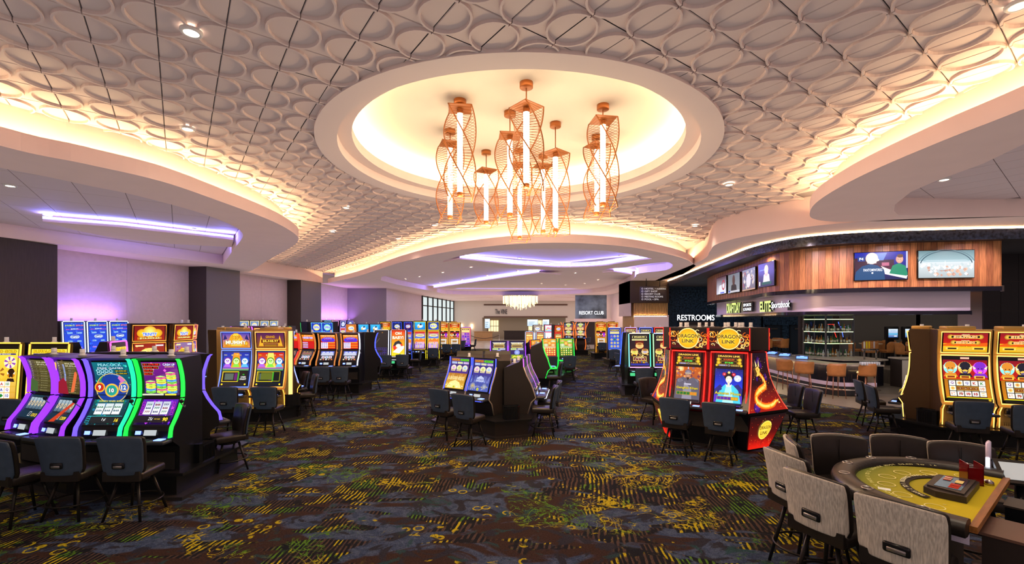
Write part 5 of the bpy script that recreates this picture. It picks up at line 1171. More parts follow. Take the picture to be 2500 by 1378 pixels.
m_frame('slot_machine', 'far machine in a purple and pink light frame', -3.35, 33, R(8), lambda c: s_jackpot(c, '7028c0', 'o', 3, 'e8a030'), [PU, PU, 'ff5070', PU], .78, .28, 2.0, .5, group=gF)
cback(1090, 842, 0, 'far dark stool before the left golden machine'); cback(1113, 842, 0, 'far dark stool before the right golden machine'); cback(1131, 833, 60, 'brown far stool beside the purple framed machine'); cback(1161, 829, 90, 'farthest stool in the left aisle, by the lobby rope')
# ---- back rows on the left
g = 'backmost machines along the left wall'
for k, yy in enumerate((23.4, 24.15, 24.9, 25.65)):
    a = wl(yy, .46); m_dual('slot_machine', ('first', 'second', 'third', 'fourth')[k] + ' from the left of the pyramid signs against the wall above the pyramid bank', a.x, a.y, R(80), lambda c: s_logo(c, '6888b8', 'GOLD', 'e8c878'), s_light, 'f0d8a0', .72, .28, M_CAB, 2.5, hood=False, group=g)
for k, yy in enumerate((31.0, 32.0, 33.0, 34.0)):
    a = wl(yy, .46); m_dual('slot_machine', ('first', 'second', 'third', 'fourth')[k] + ' from the left of the small signs against the lilac wall', a.x, a.y, R(75), lambda c: s_logo(c, '283878', 'PLAY', 'd0d8f8'), s_light, ['60c8ff', 'ff9ad0', 'c0a0ff', '9a80ff'][k], .72, .28, M_CAB, 2.5, hood=False, group=g)
g = 'machines of the second row behind the pyramid bank'
for k, x_ in enumerate((-10.6, -9.8, -9.0)):
    m_slant('slot_machine', ('left', 'middle', 'right')[k] + ' one of three machines showing only lit tops behind the pyramid bank', x_, 18, 0, s_gems_low, s_gems_top, [N_PK, N_PK, N_GR][k], .74, .55, group=g)
g = 'blue and orange machines above the gem bank'
m_dual('slot_machine', 'machine with round yellow and blue logo, left of two above the gem bank', -9.42, 22.2, R(-20), lambda c: s_logo(c, '1030b0', 'SPIN', 'f0e060'), s_light, '58a8ff', .72, .28, M_CAB, 2.42, hood=False, group=g)
m_dual('slot_machine', 'machine with round yellow and blue logo, right of two above the gem bank', -8.82, 22.0, R(-20), lambda c: s_logo(c, '1030b0', 'SPIN', '60e8c0'), s_light, '58a8ff', .72, .28, M_CAB, 2.42, hood=False, group=g)
m_dual('slot_machine', 'dark machine with green edge turned left above the gem bank', -10.1, 22.5, R(-100), s_dark, s_dark, '30e070', .72, .28, M_CAB, 2.42, hood=False, group=g)
m_dual('slot_machine', 'orange framed sign machine above the right gem machine', -9.46, 27, 0, lambda c: s_logo(c, 'c86818', 'LUCK', 'f8e090'), s_light, 'ff8850', .66, .28, M_CAB, 2.28, hood=False, group=g)
m_dual('slot_machine', 'pale blue sea sign machine, left of two above the aisle stool', -8.74, 27, 0, s_fish, s_light, '58a0f0', .68, .28, M_CAB, 2.28, hood=False, group=g)
m_dual('slot_machine', 'pale blue sea sign machine, right of two above the dark portrait screen', -8.04, 27, 0, s_fish, s_light, '58a0f0', .68, .28, M_CAB, 2.28, hood=False, group=g)
m_dual('slot_machine', 'small gold and red sign machine left of the blue framed signs', -7.85, 28.4, R(10), s_buf_top, s_buf_main, 'f0c030', .66, .28, M_CAB, 2.42, hood=False, group=g)

# ---- centre island
gI = 'curved screen machines of the centre island'
plinth('machine_base', 'faceted black and bronze base of the centre island', [(-.36, 9.46), (.42, 9.73), (.80, 11.7), (.25, 12.75), (-1.45, 12.75), (-2.0, 11.2)], m=M_CABB)
m_jcurve('slot_machine', 'centre island curved screen machine with gold lower picture and blue edge light', -1.14, 10.90, R(-34.4), lambda c: s_island(c, True), N_BL, .70, .22, 1.62, group=gI)
m_jcurve('slot_machine', 'centre island curved screen machine with blue lower picture and blue edge light', -.56, 10.50, R(-34.4), s_island, N_BL, .70, .22, 1.62, group=gI)
m_jcurve('slot_machine', 'centre island machine facing right with pink edge light, nearer of two', .18, 10.65, R(82), s_dark, N_PK, .70, .22, 1.62, dglow=N_WH, group=gI)
m_jcurve('slot_machine', 'centre island machine facing right with pink edge light, farther of two', .28, 11.37, R(82), s_dark, N_PK, .70, .22, 1.62, dglow=N_WH, group=gI)
m_jcurve('slot_machine', 'rear centre island machine with blue light tips, back to the camera', -1.12, 12.1, R(180), s_island, N_BL, .70, .22, 1.66, group=gI)
m_jcurve('slot_machine', 'rear centre island machine with pink light tips, back to the camera', -.38, 12.1, R(180), s_island, N_PK, .70, .22, 1.66, group=gI)
cback(1072, 953, -34, 'blue-backed stool on the left of the two before the centre island'); cback(1130, 966, -34, 'blue-backed stool on the right of the two before the centre island')
cback(1352, 946, 84, 'nearer brown stool on the right side of the centre island'); cback(1362, 934, 84, 'farther brown stool on the right side of the centre island')
# ---- purple and green island
plinth('machine_base', 'black base under the purple and green lit machines', [(-.95, 17.7), (.6, 17.7), (1.55, 16.4), (2.9, 20.0), (2.8, 21.4), (-.5, 19.6)])
gJ = 'low machines of the purple and green bank'
m_jcurve('slot_machine', 'purple framed low machine, left of two in the centre aisle', -.52, 18.4, 0, s_purple, N_PU, .70, .22, 1.66, N_PU, group=gJ)
m_jcurve('slot_machine', 'purple framed low machine, right of two in the centre aisle', .20, 18.4, 0, s_purple, N_PU, .70, .22, 1.66, N_PU, group=gJ)
m_jcurve('slot_machine', 'narrow red lit machine between the purple and green ones', .86, 18.5, R(40), lambda c: s_greenreel(c, True), N_RD, .60, .22, 1.70, N_RD, group=gJ)
m_jcurve('slot_machine', 'machine seen from its side outlined in a bright green zigzag', 1.02, 16.95, R(86), s_greenreel, N_GR, .74, .22, 1.74, N_GR, group=gJ, dglow=N_GR)
m_jcurve('slot_machine', 'low machine with red reels and green edge, left of the green pair', 1.66, 20.4, 0, lambda c: s_greenreel(c, True), N_GR, .70, .22, 1.68, N_GR, group=gJ)
m_jcurve('slot_machine', 'low machine with green reels and green edge, right of the green pair', 2.39, 20.4, 0, s_greenreel, N_GR, .70, .22, 1.68, N_GR, group=gJ)
cback(1345, 872, 0, 'dark stool before the red reel machine of the green pair'); cback(1391, 871, 0, 'dark stool before the green reel machine of the green pair'); cback(1368, 887, 88, 'stool beside the green zigzag machine, its back edge toward the camera')
# ---- far centre
gG = 'far machines in front of the lobby'
m_frame('slot_machine', 'small far machine with red numbers, left of two before the lobby', 1.02, 27, 0, s_jackpot, ['a0a8c8'] * 4, .56, .28, 1.83, .6, group=gG)
m_frame('slot_machine', 'small far machine with red numbers, right of two before the lobby', 1.66, 27, 0, s_jackpot, ['a0a8c8'] * 4, .56, .28, 1.83, .6, group=gG)
m_dual('slot_machine', 'far machine with white and pink sign before the lobby', 2.36, 29, 0, s_white, s_white, 'ff7a9a', .68, .28, M_CAB, 2.22, hood=False, group=gG)
m_dual('slot_machine', 'far machine with pale sign left of the white and pink one', 1.62, 29.2, 0, lambda c: s_logo(c, '98887a', 'TOP', 'e8e0d0'), s_white, 'd0b0a0', .6, .28, M_CAB, 2.2, hood=False, group=gG)
m_dual('slot_machine', 'far machine edged in red turned slightly right beside the curvy pair', 2.82, 28.2, R(25), lambda c: s_logo(c, 'a05818', 'WIN', 'f0a050'), s_jackpot, 'ff3a28', .6, .28, M_CAB, 2.2, hood=False, group=gG)
M_OR = neon('ff6a28')
def m_curvy(label, x, y):
    t = m_slant('slot_machine', label, x, y, 0, s_curvy, s_curvy, M_OR, .78, .62, group='curvy far machines with red orange outline')
    for sx in (-1, 1):
        mb = MB(); mb.tube([(sx * .30, -.3, .4), (sx * .36, -.32, .75), (sx * .33, -.3, 1.1), (sx * .32, -.2, 1.6), (sx * .40, -.2, 2.0), (sx * .56, -.2, 2.36)], .02, 6); mb.build('outline_light', M_OR, t)
m_curvy('far curvy machine flaring at the top, left of two', 4.06, 33); m_curvy('far curvy machine flaring at the top, right of two', 4.92, 33)
cback(1412, 828, 0, 'far dark stool below the right curvy machine'); cback(1436, 825, 30, 'far dark stool right of the curvy machines')
plinth('machine_base', 'black base under the far curvy machines', [(3.5, 32.4), (5.5, 32.4), (5.5, 34), (3.5, 34)])
plinth('machine_base', 'black base under the small far machines before the lobby', [(.6, 26.5), (3.3, 26.5), (3.3, 29.8), (.6, 29.8)])
# ---- right aisle
gK = 'machines along the right side of the main aisle'
plinth('machine_base', 'black base under the far golden machines right of the aisle', [(5.2, 29.2), (7.1, 29.2), (7.1, 30.8), (5.2, 30.8)])
m_dual('slot_machine', 'far golden machine right of the main aisle, left of two', 5.82, 30, 0, s_buf_top, s_buf_main, 'ffb030', .74, .28, M_GOLD, 2.36, group=gK); m_dual('slot_machine', 'far golden machine right of the main aisle, right of two', 6.58, 30, 0, s_buf_top, s_buf_main, 'ffb030', .74, .28, M_GOLD, 2.36, group=gK)
m_frame('slot_machine', 'blue framed portrait machine at the right side of the main aisle', 5.58, 25, 0, lambda c: s_jackpot(c, '4060c8', 'o', 6, '1828a0'), [BL, 'c8d0ff', BL, 'c8d0ff'], .74, .28, 2.10, .62, group=gK)
m_frame('slot_machine', 'lilac framed machine just right of the blue framed portrait one', 6.52, 25.2, 0, lambda c: s_jackpot(c, 'b06a28', 'o', 7, '7a1a10'), ['c8a0ff'] * 4, .74, .28, 2.10, .62, group=gK)
m_frame('slot_machine', 'blue framed machine showing only its top behind the pot machines', 6.70, 23, 0, lambda c: s_jackpot(c, '202880', 'o', 8, '101850'), [BL, '6a7cff', BL, BL], .74, .28, 2.13, .62, group=gK)
m_frame('slot_machine', 'red framed machine showing only its top behind the pot machines', 7.45, 23, 0, lambda c: s_jackpot(c, '801a18', 'o', 9, '401010'), [RD] * 4, .74, .28, 2.13, .62, group=gK)
plinth('machine_base', 'black base under the blue and lilac framed machines', [(5.1, 24.3), (7.1, 24.5), (7.1, 26), (5.1, 26)]); plinth('machine_base', 'black base under the blue and red framed machines', [(6.2, 22.3), (8.0, 22.3), (8.0, 23.8), (6.2, 23.8)])
cback(1500, 856, 0, 'dark stool before the blue framed portrait machine'); cback(1470, 838, 0, 'far dark stool before the left golden machine of the right aisle'); cback(1490, 838, 0, 'far dark stool before the right golden machine of the right aisle')
gM = 'rainbow framed pot machines'
plinth('machine_base', 'black base under the rainbow framed pot machines', [(3.56, 14.85), (5.6, 14.75), (6.0, 15.8), (5.2, 17.2), (3.9, 17.0)])
m_frame('slot_machine', 'rainbow framed machine with three coin pots, left of two', 4.26, 15.4, 0, s_pots, ['78e8e0', 'ffe8c8', '50e8b0', 'ff9ad8'], .80, .32, 2.06, .62, group=gM); m_frame('slot_machine', 'rainbow framed machine with three coin pots, right of two', 5.08, 15.4, 0, s_pots, ['a0f8a0', 'a8c0ff', 'ff8ad8', 'c8a0ff'], .80, .32, 2.06, .62, group=gM)
m_frame('slot_machine', 'rainbow machine at the back left of the pot bank, turned away', 4.15, 16.45, R(-120), s_pots, [BL] * 4, .74, .32, 2.06, .62, group=gM)
cback(1573, 901, 0, 'dark stool before the left pot machine'); cback(1626, 903, 0, 'dark stool before the right pot machine'); cback(1508, 864, -80, 'stool seen edge on at the left side of the pot bank')

# ---- dragon pod
PC = Vector((4.29, 9.63)); gN = 'red lacquered machines of the dragon themed pod'
def m_dragon(label, lx, ang, draw):
    a = R(ang); o = PC + Vector((math.sin(a), -math.cos(a))) * .61 + Vector((math.cos(a), math.sin(a))) * lx
    t = empty('slot_machine', (o.x, o.y, 0), a, label, 'slot machine', gN); w = .75
    pm = arcprof((-.30, .84), (-.06, 1.86), .05, 7)
    body(t, [(-.28, .40), (-.34, .72), (-.40, .78)] + pm + [(-.04, 1.90), (.30, 1.88), (.22, .4)], w - .005, M_REDM)
    s = screen(t, [(y - .0, z) for y, z in pm][0:], w - .22, draw, 'game_screen')
    fn, L = surf([(y - .02, z) for y, z in pm], -w / 2 + .05, w - .10)
    pts = [fn(0, L * i / 7, .01) for i in range(8)] + [fn(w - .10, L * i / 7, .01) for i in range(7, -1, -1)]
    mb = MB(); mb.tube(pts, .015, 6, closed=False); mb.build('red_light_frame', neon('ff1a14', 1.2), t)
    mb = MB(); mb.box(-w / 2 + .004, -.12, 1.905, w / 2 - .004, .3, 2.34); mb.build('sign_box', M_CABB, t)
    fs = lambda x, y, l: (-w / 2 + .03 + x, -.125 - l, 1.93 + y); c = Cv(w - .06, .385, fs); s_dl_top(c); c.build('sign_screen', t)
    for sx in (-1, 1): mb = MB(); mb.cbox(sx * (w / 2 - .012), -.125, 2.12, .014, .02, .42); mb.build('sign_edge_light', neon('ff1a14', 1.2), t)
    deck(t, w - .03, -.56, -.38, .80); panel_bits(t, [(-.43, .82), (-.36, .9)], w)
    mb = MB(); mb.box(-w / 2 + .01, -.36, .42, w / 2 - .01, -.30, .70); mb.build('lower_panel', M_CABB, t)
    candle(t, -.1, .1, 2.34); candle(t, .15, .16, 2.34)
def m_wing(label, ang):
    """tall flared panel closing a corner of the pod, printed and lit from inside"""
    a = R(ang); t = empty('corner_panel', (PC.x, PC.y, 0), a, label, 'display panel', 'flared corner panels of the dragon themed pod')
    d, hw = 1.19, .54
    rows = []                                         # (distance from the centre, half width, z)
    for i in range(9): q = i / 8; rows.append((.985 + .20 * (1 - q) ** 2, .205 + .335 * (1 - q) ** 2, .78 + 1.08 * q))
    low = [(d, hw, .74), (d - .22, hw - .22, .02)]
    def fu(x, y, l): 
        q = y / 1.10 * 8; k = min(7, max(0, int(q))); f = q - k; A, B = rows[k], rows[k + 1]; D = A[0] + (B[0] - A[0]) * f; Hh = A[1] + (B[1] - A[1]) * f; z = A[2] + (B[2] - A[2]) * f
        return ((x / 1.0 - .5) * 2 * Hh * .97, -D - l - .012, z + l * .5)
    mb = MB(); mb.ribbon([(-h, -D, z) for D, h, z in rows], [(h, -D, z) for D, h, z in rows], sm=False); mb.ribbon([(-h, -D + .25, z) for D, h, z in rows], [(-h, -D, z) for D, h, z in rows]); mb.ribbon([(h, -D, z) for D, h, z in rows], [(h, -D + .25, z) for D, h, z in rows]); up = mb.build('upper_panel', M_CAB, t)
    c = Cv(1.0, 1.10, fu); c.rect(0, 0, 1, .45, 'a01408', '2c080e', 5); c.rect(0, .45, 1, 1, '2c080e', '180818', 5); r = random.Random(12)
    for k in range(8): c.disc(.2 + .6 * r.random(), .55 + .4 * r.random(), .04 + .05 * r.random(), '4a1480', '200a38', 8)
    c.disc(.2, .08, .1, '5a14a0', '30083a', 8); c.speck(70, ['ff9a30', 'ffe080', 'ff5a20'], .008, (.03, .03, .97, .95))
    body_ = [(.30, .66), (.50, .60), (.62, .50), (.60, .42), (.36, .36), (.20, .28), (.22, .17), (.42, .09), (.66, .10), (.84, .16), (.93, .10)]
    sp = spline([Vector((x, y)) for x, y in body_], 5)
    for wd, cc in ((.11, 'e85008'), (.075, 'ff9018'), (.04, 'ffd868')):
        c.up(); L_, R_ = offset(sp, wd * .6), offset(sp, -wd * .6); n = len(sp)
        for i in range(n - 1):
            f0, f1 = math.sin(math.pi * min(1, (i + 2) / n * 1.05)) ** .5, math.sin(math.pi * min(1, (i + 3) / n * 1.0)) ** .5
            pt = lambda e, b_, f: (b_.x + (e.x - b_.x) * f, (b_.y + (e.y - b_.y) * f) * 1.0)
            c._f([(p[0] * c.w, p[1] * c.h) for p in (pt(L_[i], sp[i], f0), pt(L_[i + 1], sp[i + 1], f1), pt(R_[i + 1], sp[i + 1], f1), pt(R_[i], sp[i], f0))], C_(cc))
    for k in range(26):
        i = r.randrange(len(sp)); p = sp[i]; an = r.random() * 6.28; q = .05 + .07 * r.random(); c.poly([(p.x, p.y - .015), (p.x + q * math.cos(an), p.y + q * math.sin(an)), (p.x, p.y + .015)], r.choice(['ffb030', 'ff7010', 'ffe080']))
    c.poly([(.14, .72), (.30, .76), (.42, .70), (.36, .60), (.20, .58), (.24, .64)], 'ffc050'); c.poly([(.16, .74), (.1, .86), (.24, .77)], 'ffe090'); c.poly([(.3, .77), (.34, .88), (.38, .74)], 'ffe090'); c.disc(.25, .70, .02, '701008', n=6)
    c.build('upper_art', up)
    mb = MB(); mb.tube([(h, -D - .01, z) for D, h, z in rows], .009, 6); mb.build('edge_light', neon('ff5038', .7), up); mb = MB(); mb.tube([(-h, -D - .01, z) for D, h, z in rows], .009, 6); mb.build('edge_light', neon('ff5038', .7), up)
    mb = MB(); A, B = low; Q = [(-A[1], -A[0], A[2]), (A[1], -A[0], A[2]), (B[1], -B[0], B[2]), (-B[1], -B[0], B[2])]; Q2 = [(x, y + .2, z) for x, y, z in Q]
    mb.poly(Q); [mb.poly([Q[i], Q[(i + 1) % 4], Q2[(i + 1) % 4], Q2[i]]) for i in range(4)]; mb.box(-hw, -d - .015, .74, hw, -d + .3, .785); lo = mb.build('lower_panel', M_CAB, t)
    def fl_(x, y, l): q = y / .72; D = B[0] + (A[0] - B[0]) * q; Hh = B[1] + (A[1] - B[1]) * q; return ((x - .5) * 2 * Hh * .93, -D - l - .012, .04 + .68 * q)
    c = Cv(1.0, .72, fl_); c.rect(0, 0, 1, .45, 'c01810', '5a0a0a'); c.rect(0, .45, 1, 1, '5a0a0a', '14080a'); c.speck(60, ['ff6a28', 'ffc060', 'ff3018'], .007, (.03, .05, .97, .95))
    for k in range(16): x = .05 + .056 * k; c.poly([(x, 0), (x + .05, 0), (x + .025, .15 + .2 * r.random())], 'e02010')
    c.disc(.5, .55, .2, 'fff0a0', 'ffe860', 22); c.disc(.5, .55, .18, 'f8d850', 'f0c030', 22); c.text(.5, .63, .1, 'DRAGON', '5a3a08', w=.36, bold=.02); c.text(.5, .47, .1, 'LINK', '5a3a08', w=.24, bold=.02); c.build('lower_art', lo)
m_dragon('red dragon themed machine with armoured horseman picture', -.375, -35, s_dl_khan); m_dragon('red dragon themed machine with flower haired lady and moon', .375, -35, s_dl_moon)
m_dragon('dragon themed machine facing right toward the bar, nearer of two', -.375, 85, s_dl_khan); m_dragon('dragon themed machine facing right toward the bar, farther of two', .375, 85, s_dl_moon)
m_dragon('dragon themed machine facing away, right of two at the back', -.375, 205, s_dl_khan); m_dragon('dragon themed machine facing away, left of two at the back', .375, 205, s_dl_moon)
m_wing('flared dragon art panel right of the flower haired lady machine', 25); m_wing('flared dragon art panel left of the horseman machine', -95); m_wing('flared dragon art panel at the back of the pod', 145)
hx = [PC + Vector((math.sin(R(a)), -math.cos(R(a)))) * .93 for a in (-61, -9, 59, 111, 179, 231)]
plinth('machine_base', 'black core base of the dragon themed pod', [(p.x, p.y) for p in hx], h=.40)
cback(1646, 976, -35, 'blue-backed stool before the armoured horseman machine'); cback(1754, 988, -35, 'blue-backed stool before the flower haired lady machine')
cback(1944, 942, 85, 'farther dark stool on the bar side of the dragon pod'); cback(1986, 954, 85, 'nearer dark stool on the bar side of the dragon pod'); cback(1581, 926, -155, 'brown stool at the back left of the dragon pod')

# ---- gold bank at the right
gO = 'gold buffalo machines at the right edge'
plinth('machine_base', 'curved black base under the gold buffalo machines', [(8.15, 10.1), (8.45, 9.0), (10.4, 8.25), (11.3, 8.7), (11.2, 10.4), (9.3, 11.1)])
m_dual('slot_machine', 'big gold machine with three buffalo heads, fully in view at the right', 9.04, 9.18, R(-20), s_buf_top, s_buf_main, 'ffc060', .85, .28, M_GOLD, 2.30, group=gO)
m_dual('slot_machine', 'gold buffalo machine cut by the right edge of the photo', 9.86, 8.88, R(-20), s_buf_top, s_buf_main, 'ffc060', .85, .28, M_GOLD, 2.30, group=gO)
m_dual('slot_machine', 'gold machine seen from its outlined side left of the buffalo heads', 8.86, 10.02, R(-138), s_buf_top, s_buf_main, 'ffc060', .82, .28, M_GOLD, 2.30, group=gO)
cback(2376, 984, -20, 'dark stool before the fully visible buffalo machine'); cback(2522, 994, -20, 'dark stool cut by the right edge before the buffalo machines')
chair(8.08, 9.95, -112, 'nearer brown stool left of the gold buffalo bank'); chair(8.5, 10.85, -112, 'farther brown stool left of the gold buffalo bank')
# ---- waste caddies standing on the bases
def caddy(x, y, deg, label, first=[None]):
    if first[0] is None:
        t = empty('waste_caddy', (x, y, .38), R(deg), label, 'waste caddy', 'black waste caddies on the machine bases')
        mb = MB(); P_ = [(-.17, -.08), (-.12, -.11), (.12, -.11), (.17, -.08), (.17, .07), (-.17, .07)]; mb.prism(P_, 0, .26); mb.build('bin', M_CAB, t)
        mb = MB(); mb.prism([(a * 1.06, b * 1.06) for a, b in P_], .26, .28, holes=[[(a * .9, b * .9) for a, b in P_][::-1]]); mb.build('rim', M_BEZ, t)
        for k in range(9): mb = MB(); mb.cbox(-.12 + .03 * k, -.115, .13, .008, .012, .22); mb.build('rib', M_CAB, t)
        first[0] = t; return
    copy_tree(first[0], None, (x, y, .38), R(deg), label)
caddy(-.02, 9.80, 12, 'black ribbed caddy on the front ledge of the centre island'); caddy(-5.46, 11.38, 30, 'small black caddy beside the glowing corner column'); caddy(8.56, 9.40, -70, 'black caddy on the base left of the buffalo machine'); caddy(-4.68, 6.9, 90, 'black caddy at the right end of the front left bank')

for lb, pts in (('low base against the wall under the pyramid sign machines', [tuple(wl(22.9, .08)), tuple(wl(22.9, .9)), tuple(wl(26.1, .9)), tuple(wl(26.1, .08))]), ('low base against the lilac wall under the small sign machines', [tuple(wl(30.5, .08)), tuple(wl(30.5, .9)), tuple(wl(34.45, .9)), tuple(wl(34.45, .08))]), ('base of the three lit tops behind the pyramid bank', [(-11.1, 17.6), (-8.5, 17.6), (-8.5, 18.5), (-11.1, 18.5)]), ('base of the round logo machines above the gem bank', [(-10.5, 21.9), (-8.4, 21.5), (-8.3, 22.6), (-10.4, 23.0)]), ('base of the orange and pale blue sign machines', [(-9.9, 26.7), (-7.5, 26.6), (-7.4, 28.8), (-9.9, 27.6)]), ('base of the purple framed far machine', [(-3.8, 32.6), (-2.9, 32.6), (-2.9, 33.5), (-3.8, 33.5)])):
    plinth('machine_base', lb, pts)
# ================================================================ PENDANTS IN THE COFFER
M_COP = mat('copper_metal', (.38, .12, .028), .4, metal=.35)
M_TUBE = mat('lit_opal_tube', (.3, .3, .3), .4, emit=(1.0, .82, .56), es=6.0)
ZD = ZC + .71
def pendant(px, ycan, ytop, ybot, phase, label, w=.40, turns=.5, n=34):
    """copper cage twisting round a lit tube, hung from a round canopy"""
    Y = (ZD - H - .04) * F / (HZ - ycan); X = (px - 1250) / F * Y; zt = H + (HZ - ytop) / F * Y; zb = H + (HZ - ybot) / F * Y
    t = empty('pendant_light', (X, Y, zb), 0, label, 'pendant', 'twisted copper pendants in the round coffer'); L = zt - zb
    mb = MB(); mb.lathe([(0, ZD - zb), (.11, ZD - zb), (.11, ZD - zb - .085), (.10, ZD - zb - .09), (0, ZD - zb - .09)], 24); mb.build('canopy', M_COP, t)
    mb = MB(); mb.tube([(0, 0, L), (0, 0, ZD - zb - .08)], .010, 8); mb.build('stem', M_COP, t)
    c0, s0 = math.cos(phase), math.sin(phase); h = w / 2
    pl_ = MB(); cs = [(h * (c0 * a - s0 * b), h * (s0 * a + c0 * b)) for a, b in ((-1, -1), (1, -1), (1, 1), (-1, 1))]; pl_.prism(cs, L - .006, L + .006); pl_.build('top_plate', M_COP, t)
    mb = MB(); mb.lathe([(.055, L - .09), (.055, L - .006)], 16); mb.lathe([(0, .05), (.052, .05), (.052, .12)], 16); mb.build('tube_caps', M_COP, t)
    mb = MB(); mb.lathe([(.05, .11), (.05, L - .08)], 18); mb.build('lit_tube', M_TUBE, t)
    def pt(k, q): a = phase + math.pi / 4 + k * math.pi / 2 + 2 * math.pi * turns * q; r = h * 1.414; return (r * math.cos(a), r * math.sin(a), L * (1 - q))
    for k in range(4): mb = MB(); mb.tube([pt(k, i / 24) for i in range(25)], .011, 6); mb.build('twisted_rod', M_COP, t)
    mb = MB()
    for k in range(4):
        for i in range(1, n + 1): mb.tube([pt(k, i / n), pt((k + 1) % 4, i / n)], .0042, 3, caps=False)
    tag(mb.build('rungs', M_COP, t), kind='stuff')
    l = bpy.data.lights.new('tube', 'POINT'); l.energy = 36; l.color = (1, .74, .42); l.shadow_soft_size = .12; o = bpy.data.objects.new('pendant_lamp', l); COL.objects.link(o); o.location = (X, Y, zb - .15)
PD = [(1123, 250, 266, 487, 0.1, 'upper left large pendant close under the dome'), (1285, 208, 262, 467, .7, 'highest pendant, nearest the middle of the coffer'), (1245, 278, 332, 536, .1, 'pendant just left of and below the highest one'), (1099, 322, 352, 541, .35, 'leftmost pendant, overlapping the upper left large one'), (1187, 373, 417, 552, .5, 'smallest pendant, standing free on the left'),
      (1356, 305, 374, 573, .75, 'pendant with long stem right of the highest one'), (1326, 383, 406, 574, .3, 'far pendant seen behind the long stemmed one'), (1269, 370, 403, 589, .2, 'lowest hanging pendant in the middle'), (1472, 262, 294, 511, .15, 'nearer of the two pendants on the right'), (1457, 336, 356, 532, .45, 'farther of the two pendants on the right')]
for a in PD: pendant(*a)

# ================================================================ BAR
M_WOODV = mat('walnut_veneer', (.40, .155, .062), .38, noise=(5, .45), stretch=(14, 14, .55))
M_WOODL = mat('light_oak_slats', (.42, .22, .09), .5, noise=(6, .3), stretch=(12, 12, .4))
M_STEEL = mat('brushed_steel_band', (.78, .62, .76), .36, metal=.3, noise=(3, .05), stretch=(1, 1, 60))
M_BLKG = mat('gloss_black_band', (.010, .009, .014), .12)
M_STONE = mat('pale_stone_counter', (.42, .34, .27), .3, noise=(5, .2))
cw = spline([(9.9, 23.2), (9.35, 21), (8.72, 16.8), (8.32, 14.9), (8.42, 14.1), (8.75, 13.45), (9.35, 12.98), (10.4, 12.55), (11.7, 12.35), (13.0, 12.15)], 10)
ZW0, ZW1 = H + .91, H + 2.12
t = empty('bar_canopy', (cw[0].x, cw[0].y, ZW0), 0, 'curved walnut canopy with steel band hanging over the bar', 'canopy'); O_ = Vector((cw[0].x, cw[0].y))
def loc(path): return [Vector((p[0] - O_.x, p[1] - O_.y)) for p in path]
# walnut flitches: one leaf each, about 11 cm wide
def resample(path, step):
    out = [Vector(path[0])]; acc = 0
    for a, b in zip(path[:-1], path[1:]):
        a, b = Vector(a), Vector(b); L = (b - a).length
        while acc + L >= step:
            a = a + (b - a) * ((step - acc) / L); out.append(Vector(a)); L = (b - a).length; acc = 0
            if L < 1e-6: break
        acc += L
    return out
lf = resample(cw, .165); M_W2 = mat('walnut_veneer_light', (.56, .26, .11), .38, noise=(5, .4), stretch=(14, 14, .5)); M_W3 = mat('walnut_veneer_dark', (.27, .095, .04), .38, noise=(6, .5), stretch=(14, 14, .5))
for i, (a, b) in enumerate(zip(lf[:-1], lf[1:])):
    mb = MB(); q = loc([a, b]); d = (q[1] - q[0]).normalized(); q = [q[0] + d * .003, q[1] - d * .003]
    mid = (q[0] + q[1]) / 2; nn = Vector((d.y, -d.x)); hh = ZW1 - ZW0
    mb.ribbon(z3(q, 0), z3(q, hh), 0, sm=False)
    # lighter cathedral figure down the middle of the leaf
    e = nn * .002 * (1 if True else 1); w_ = (q[1] - q[0]).length
    top = .80 + .1 * math.sin(i * 1.7)
    P_ = [mid - d * w_ * .34, mid + d * w_ * .34]
    pts = [(P_[0] - e, 0), (P_[1] - e, 0), (P_[1] - e, hh * top * .62), (mid - e, hh * top), (P_[0] - e, hh * top * .62)]
    mb.poly([(p.x, p.y, z) for p, z in pts], 1)
    mb.build('veneer_leaf', [M_WOODV if i % 2 else M_W3, M_W2], t)
def band(path, z0, z1, m, nm, off=0, thick=.03, parent=t):
    p = loc(offset(path, off)); p2 = loc(offset(path, off + thick)); mb = MB()
    for a, b in ((z3(p, z0), z3(p, z1)), (z3(p, z1), z3(p2, z1)), (z3(p, z0), z3(p2, z0))): mb.ribbon([(x, y, z - ZW0) for x, y, z in a], [(x, y, z - ZW0) for x, y, z in b])
    return mb.build(nm, m, parent)
band(cw, ZW0 - .12, ZW0, M_BLKG, 'upper_black_band', -.04, .6)
ci = [p for p in offset(cw, .45) if p.x < 12.75]
band(ci, H + .26, ZW0 - .1, M_STEEL, 'steel_band', 0, .02); band(ci, H + .17, H + .27, M_BLKG, 'lower_black_band', -.05, .7)
mb = MB(); b_ = loc(cw); c_ = [Vector((13.0, 12.15)) - O_, Vector((13.4, 16)) - O_, Vector((13.0, 22)) - O_]
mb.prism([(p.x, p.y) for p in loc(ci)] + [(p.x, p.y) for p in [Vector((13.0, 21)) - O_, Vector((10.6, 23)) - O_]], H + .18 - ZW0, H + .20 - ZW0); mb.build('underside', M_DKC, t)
mb = MB(); mb.ribbon(z3([c_[0], c_[1], c_[2]], 0), z3([c_[0], c_[1], c_[2]], hh)); mb.build('end_panel', M_WOODV, t)
mb = MB(); mb.cbox(13.0 - O_.x, 12.13 - O_.y, -.06, .05, .05, .16); mb.cbox(ci[-1].x - O_.x, ci[-1].y - O_.y, H + .22 - ZW0, .05, .05, .13); mb.build('band_end_cap', M_CHR, t)
for k, (x_, y_) in enumerate(((9.2, 14.0), (10.6, 13.2), (12.2, 12.9))): spot(x_, y_ - .45, ZS - .34, 26, 140, (1, .78, .5))  # spots without fixtures, added to brighten the walnut canopy
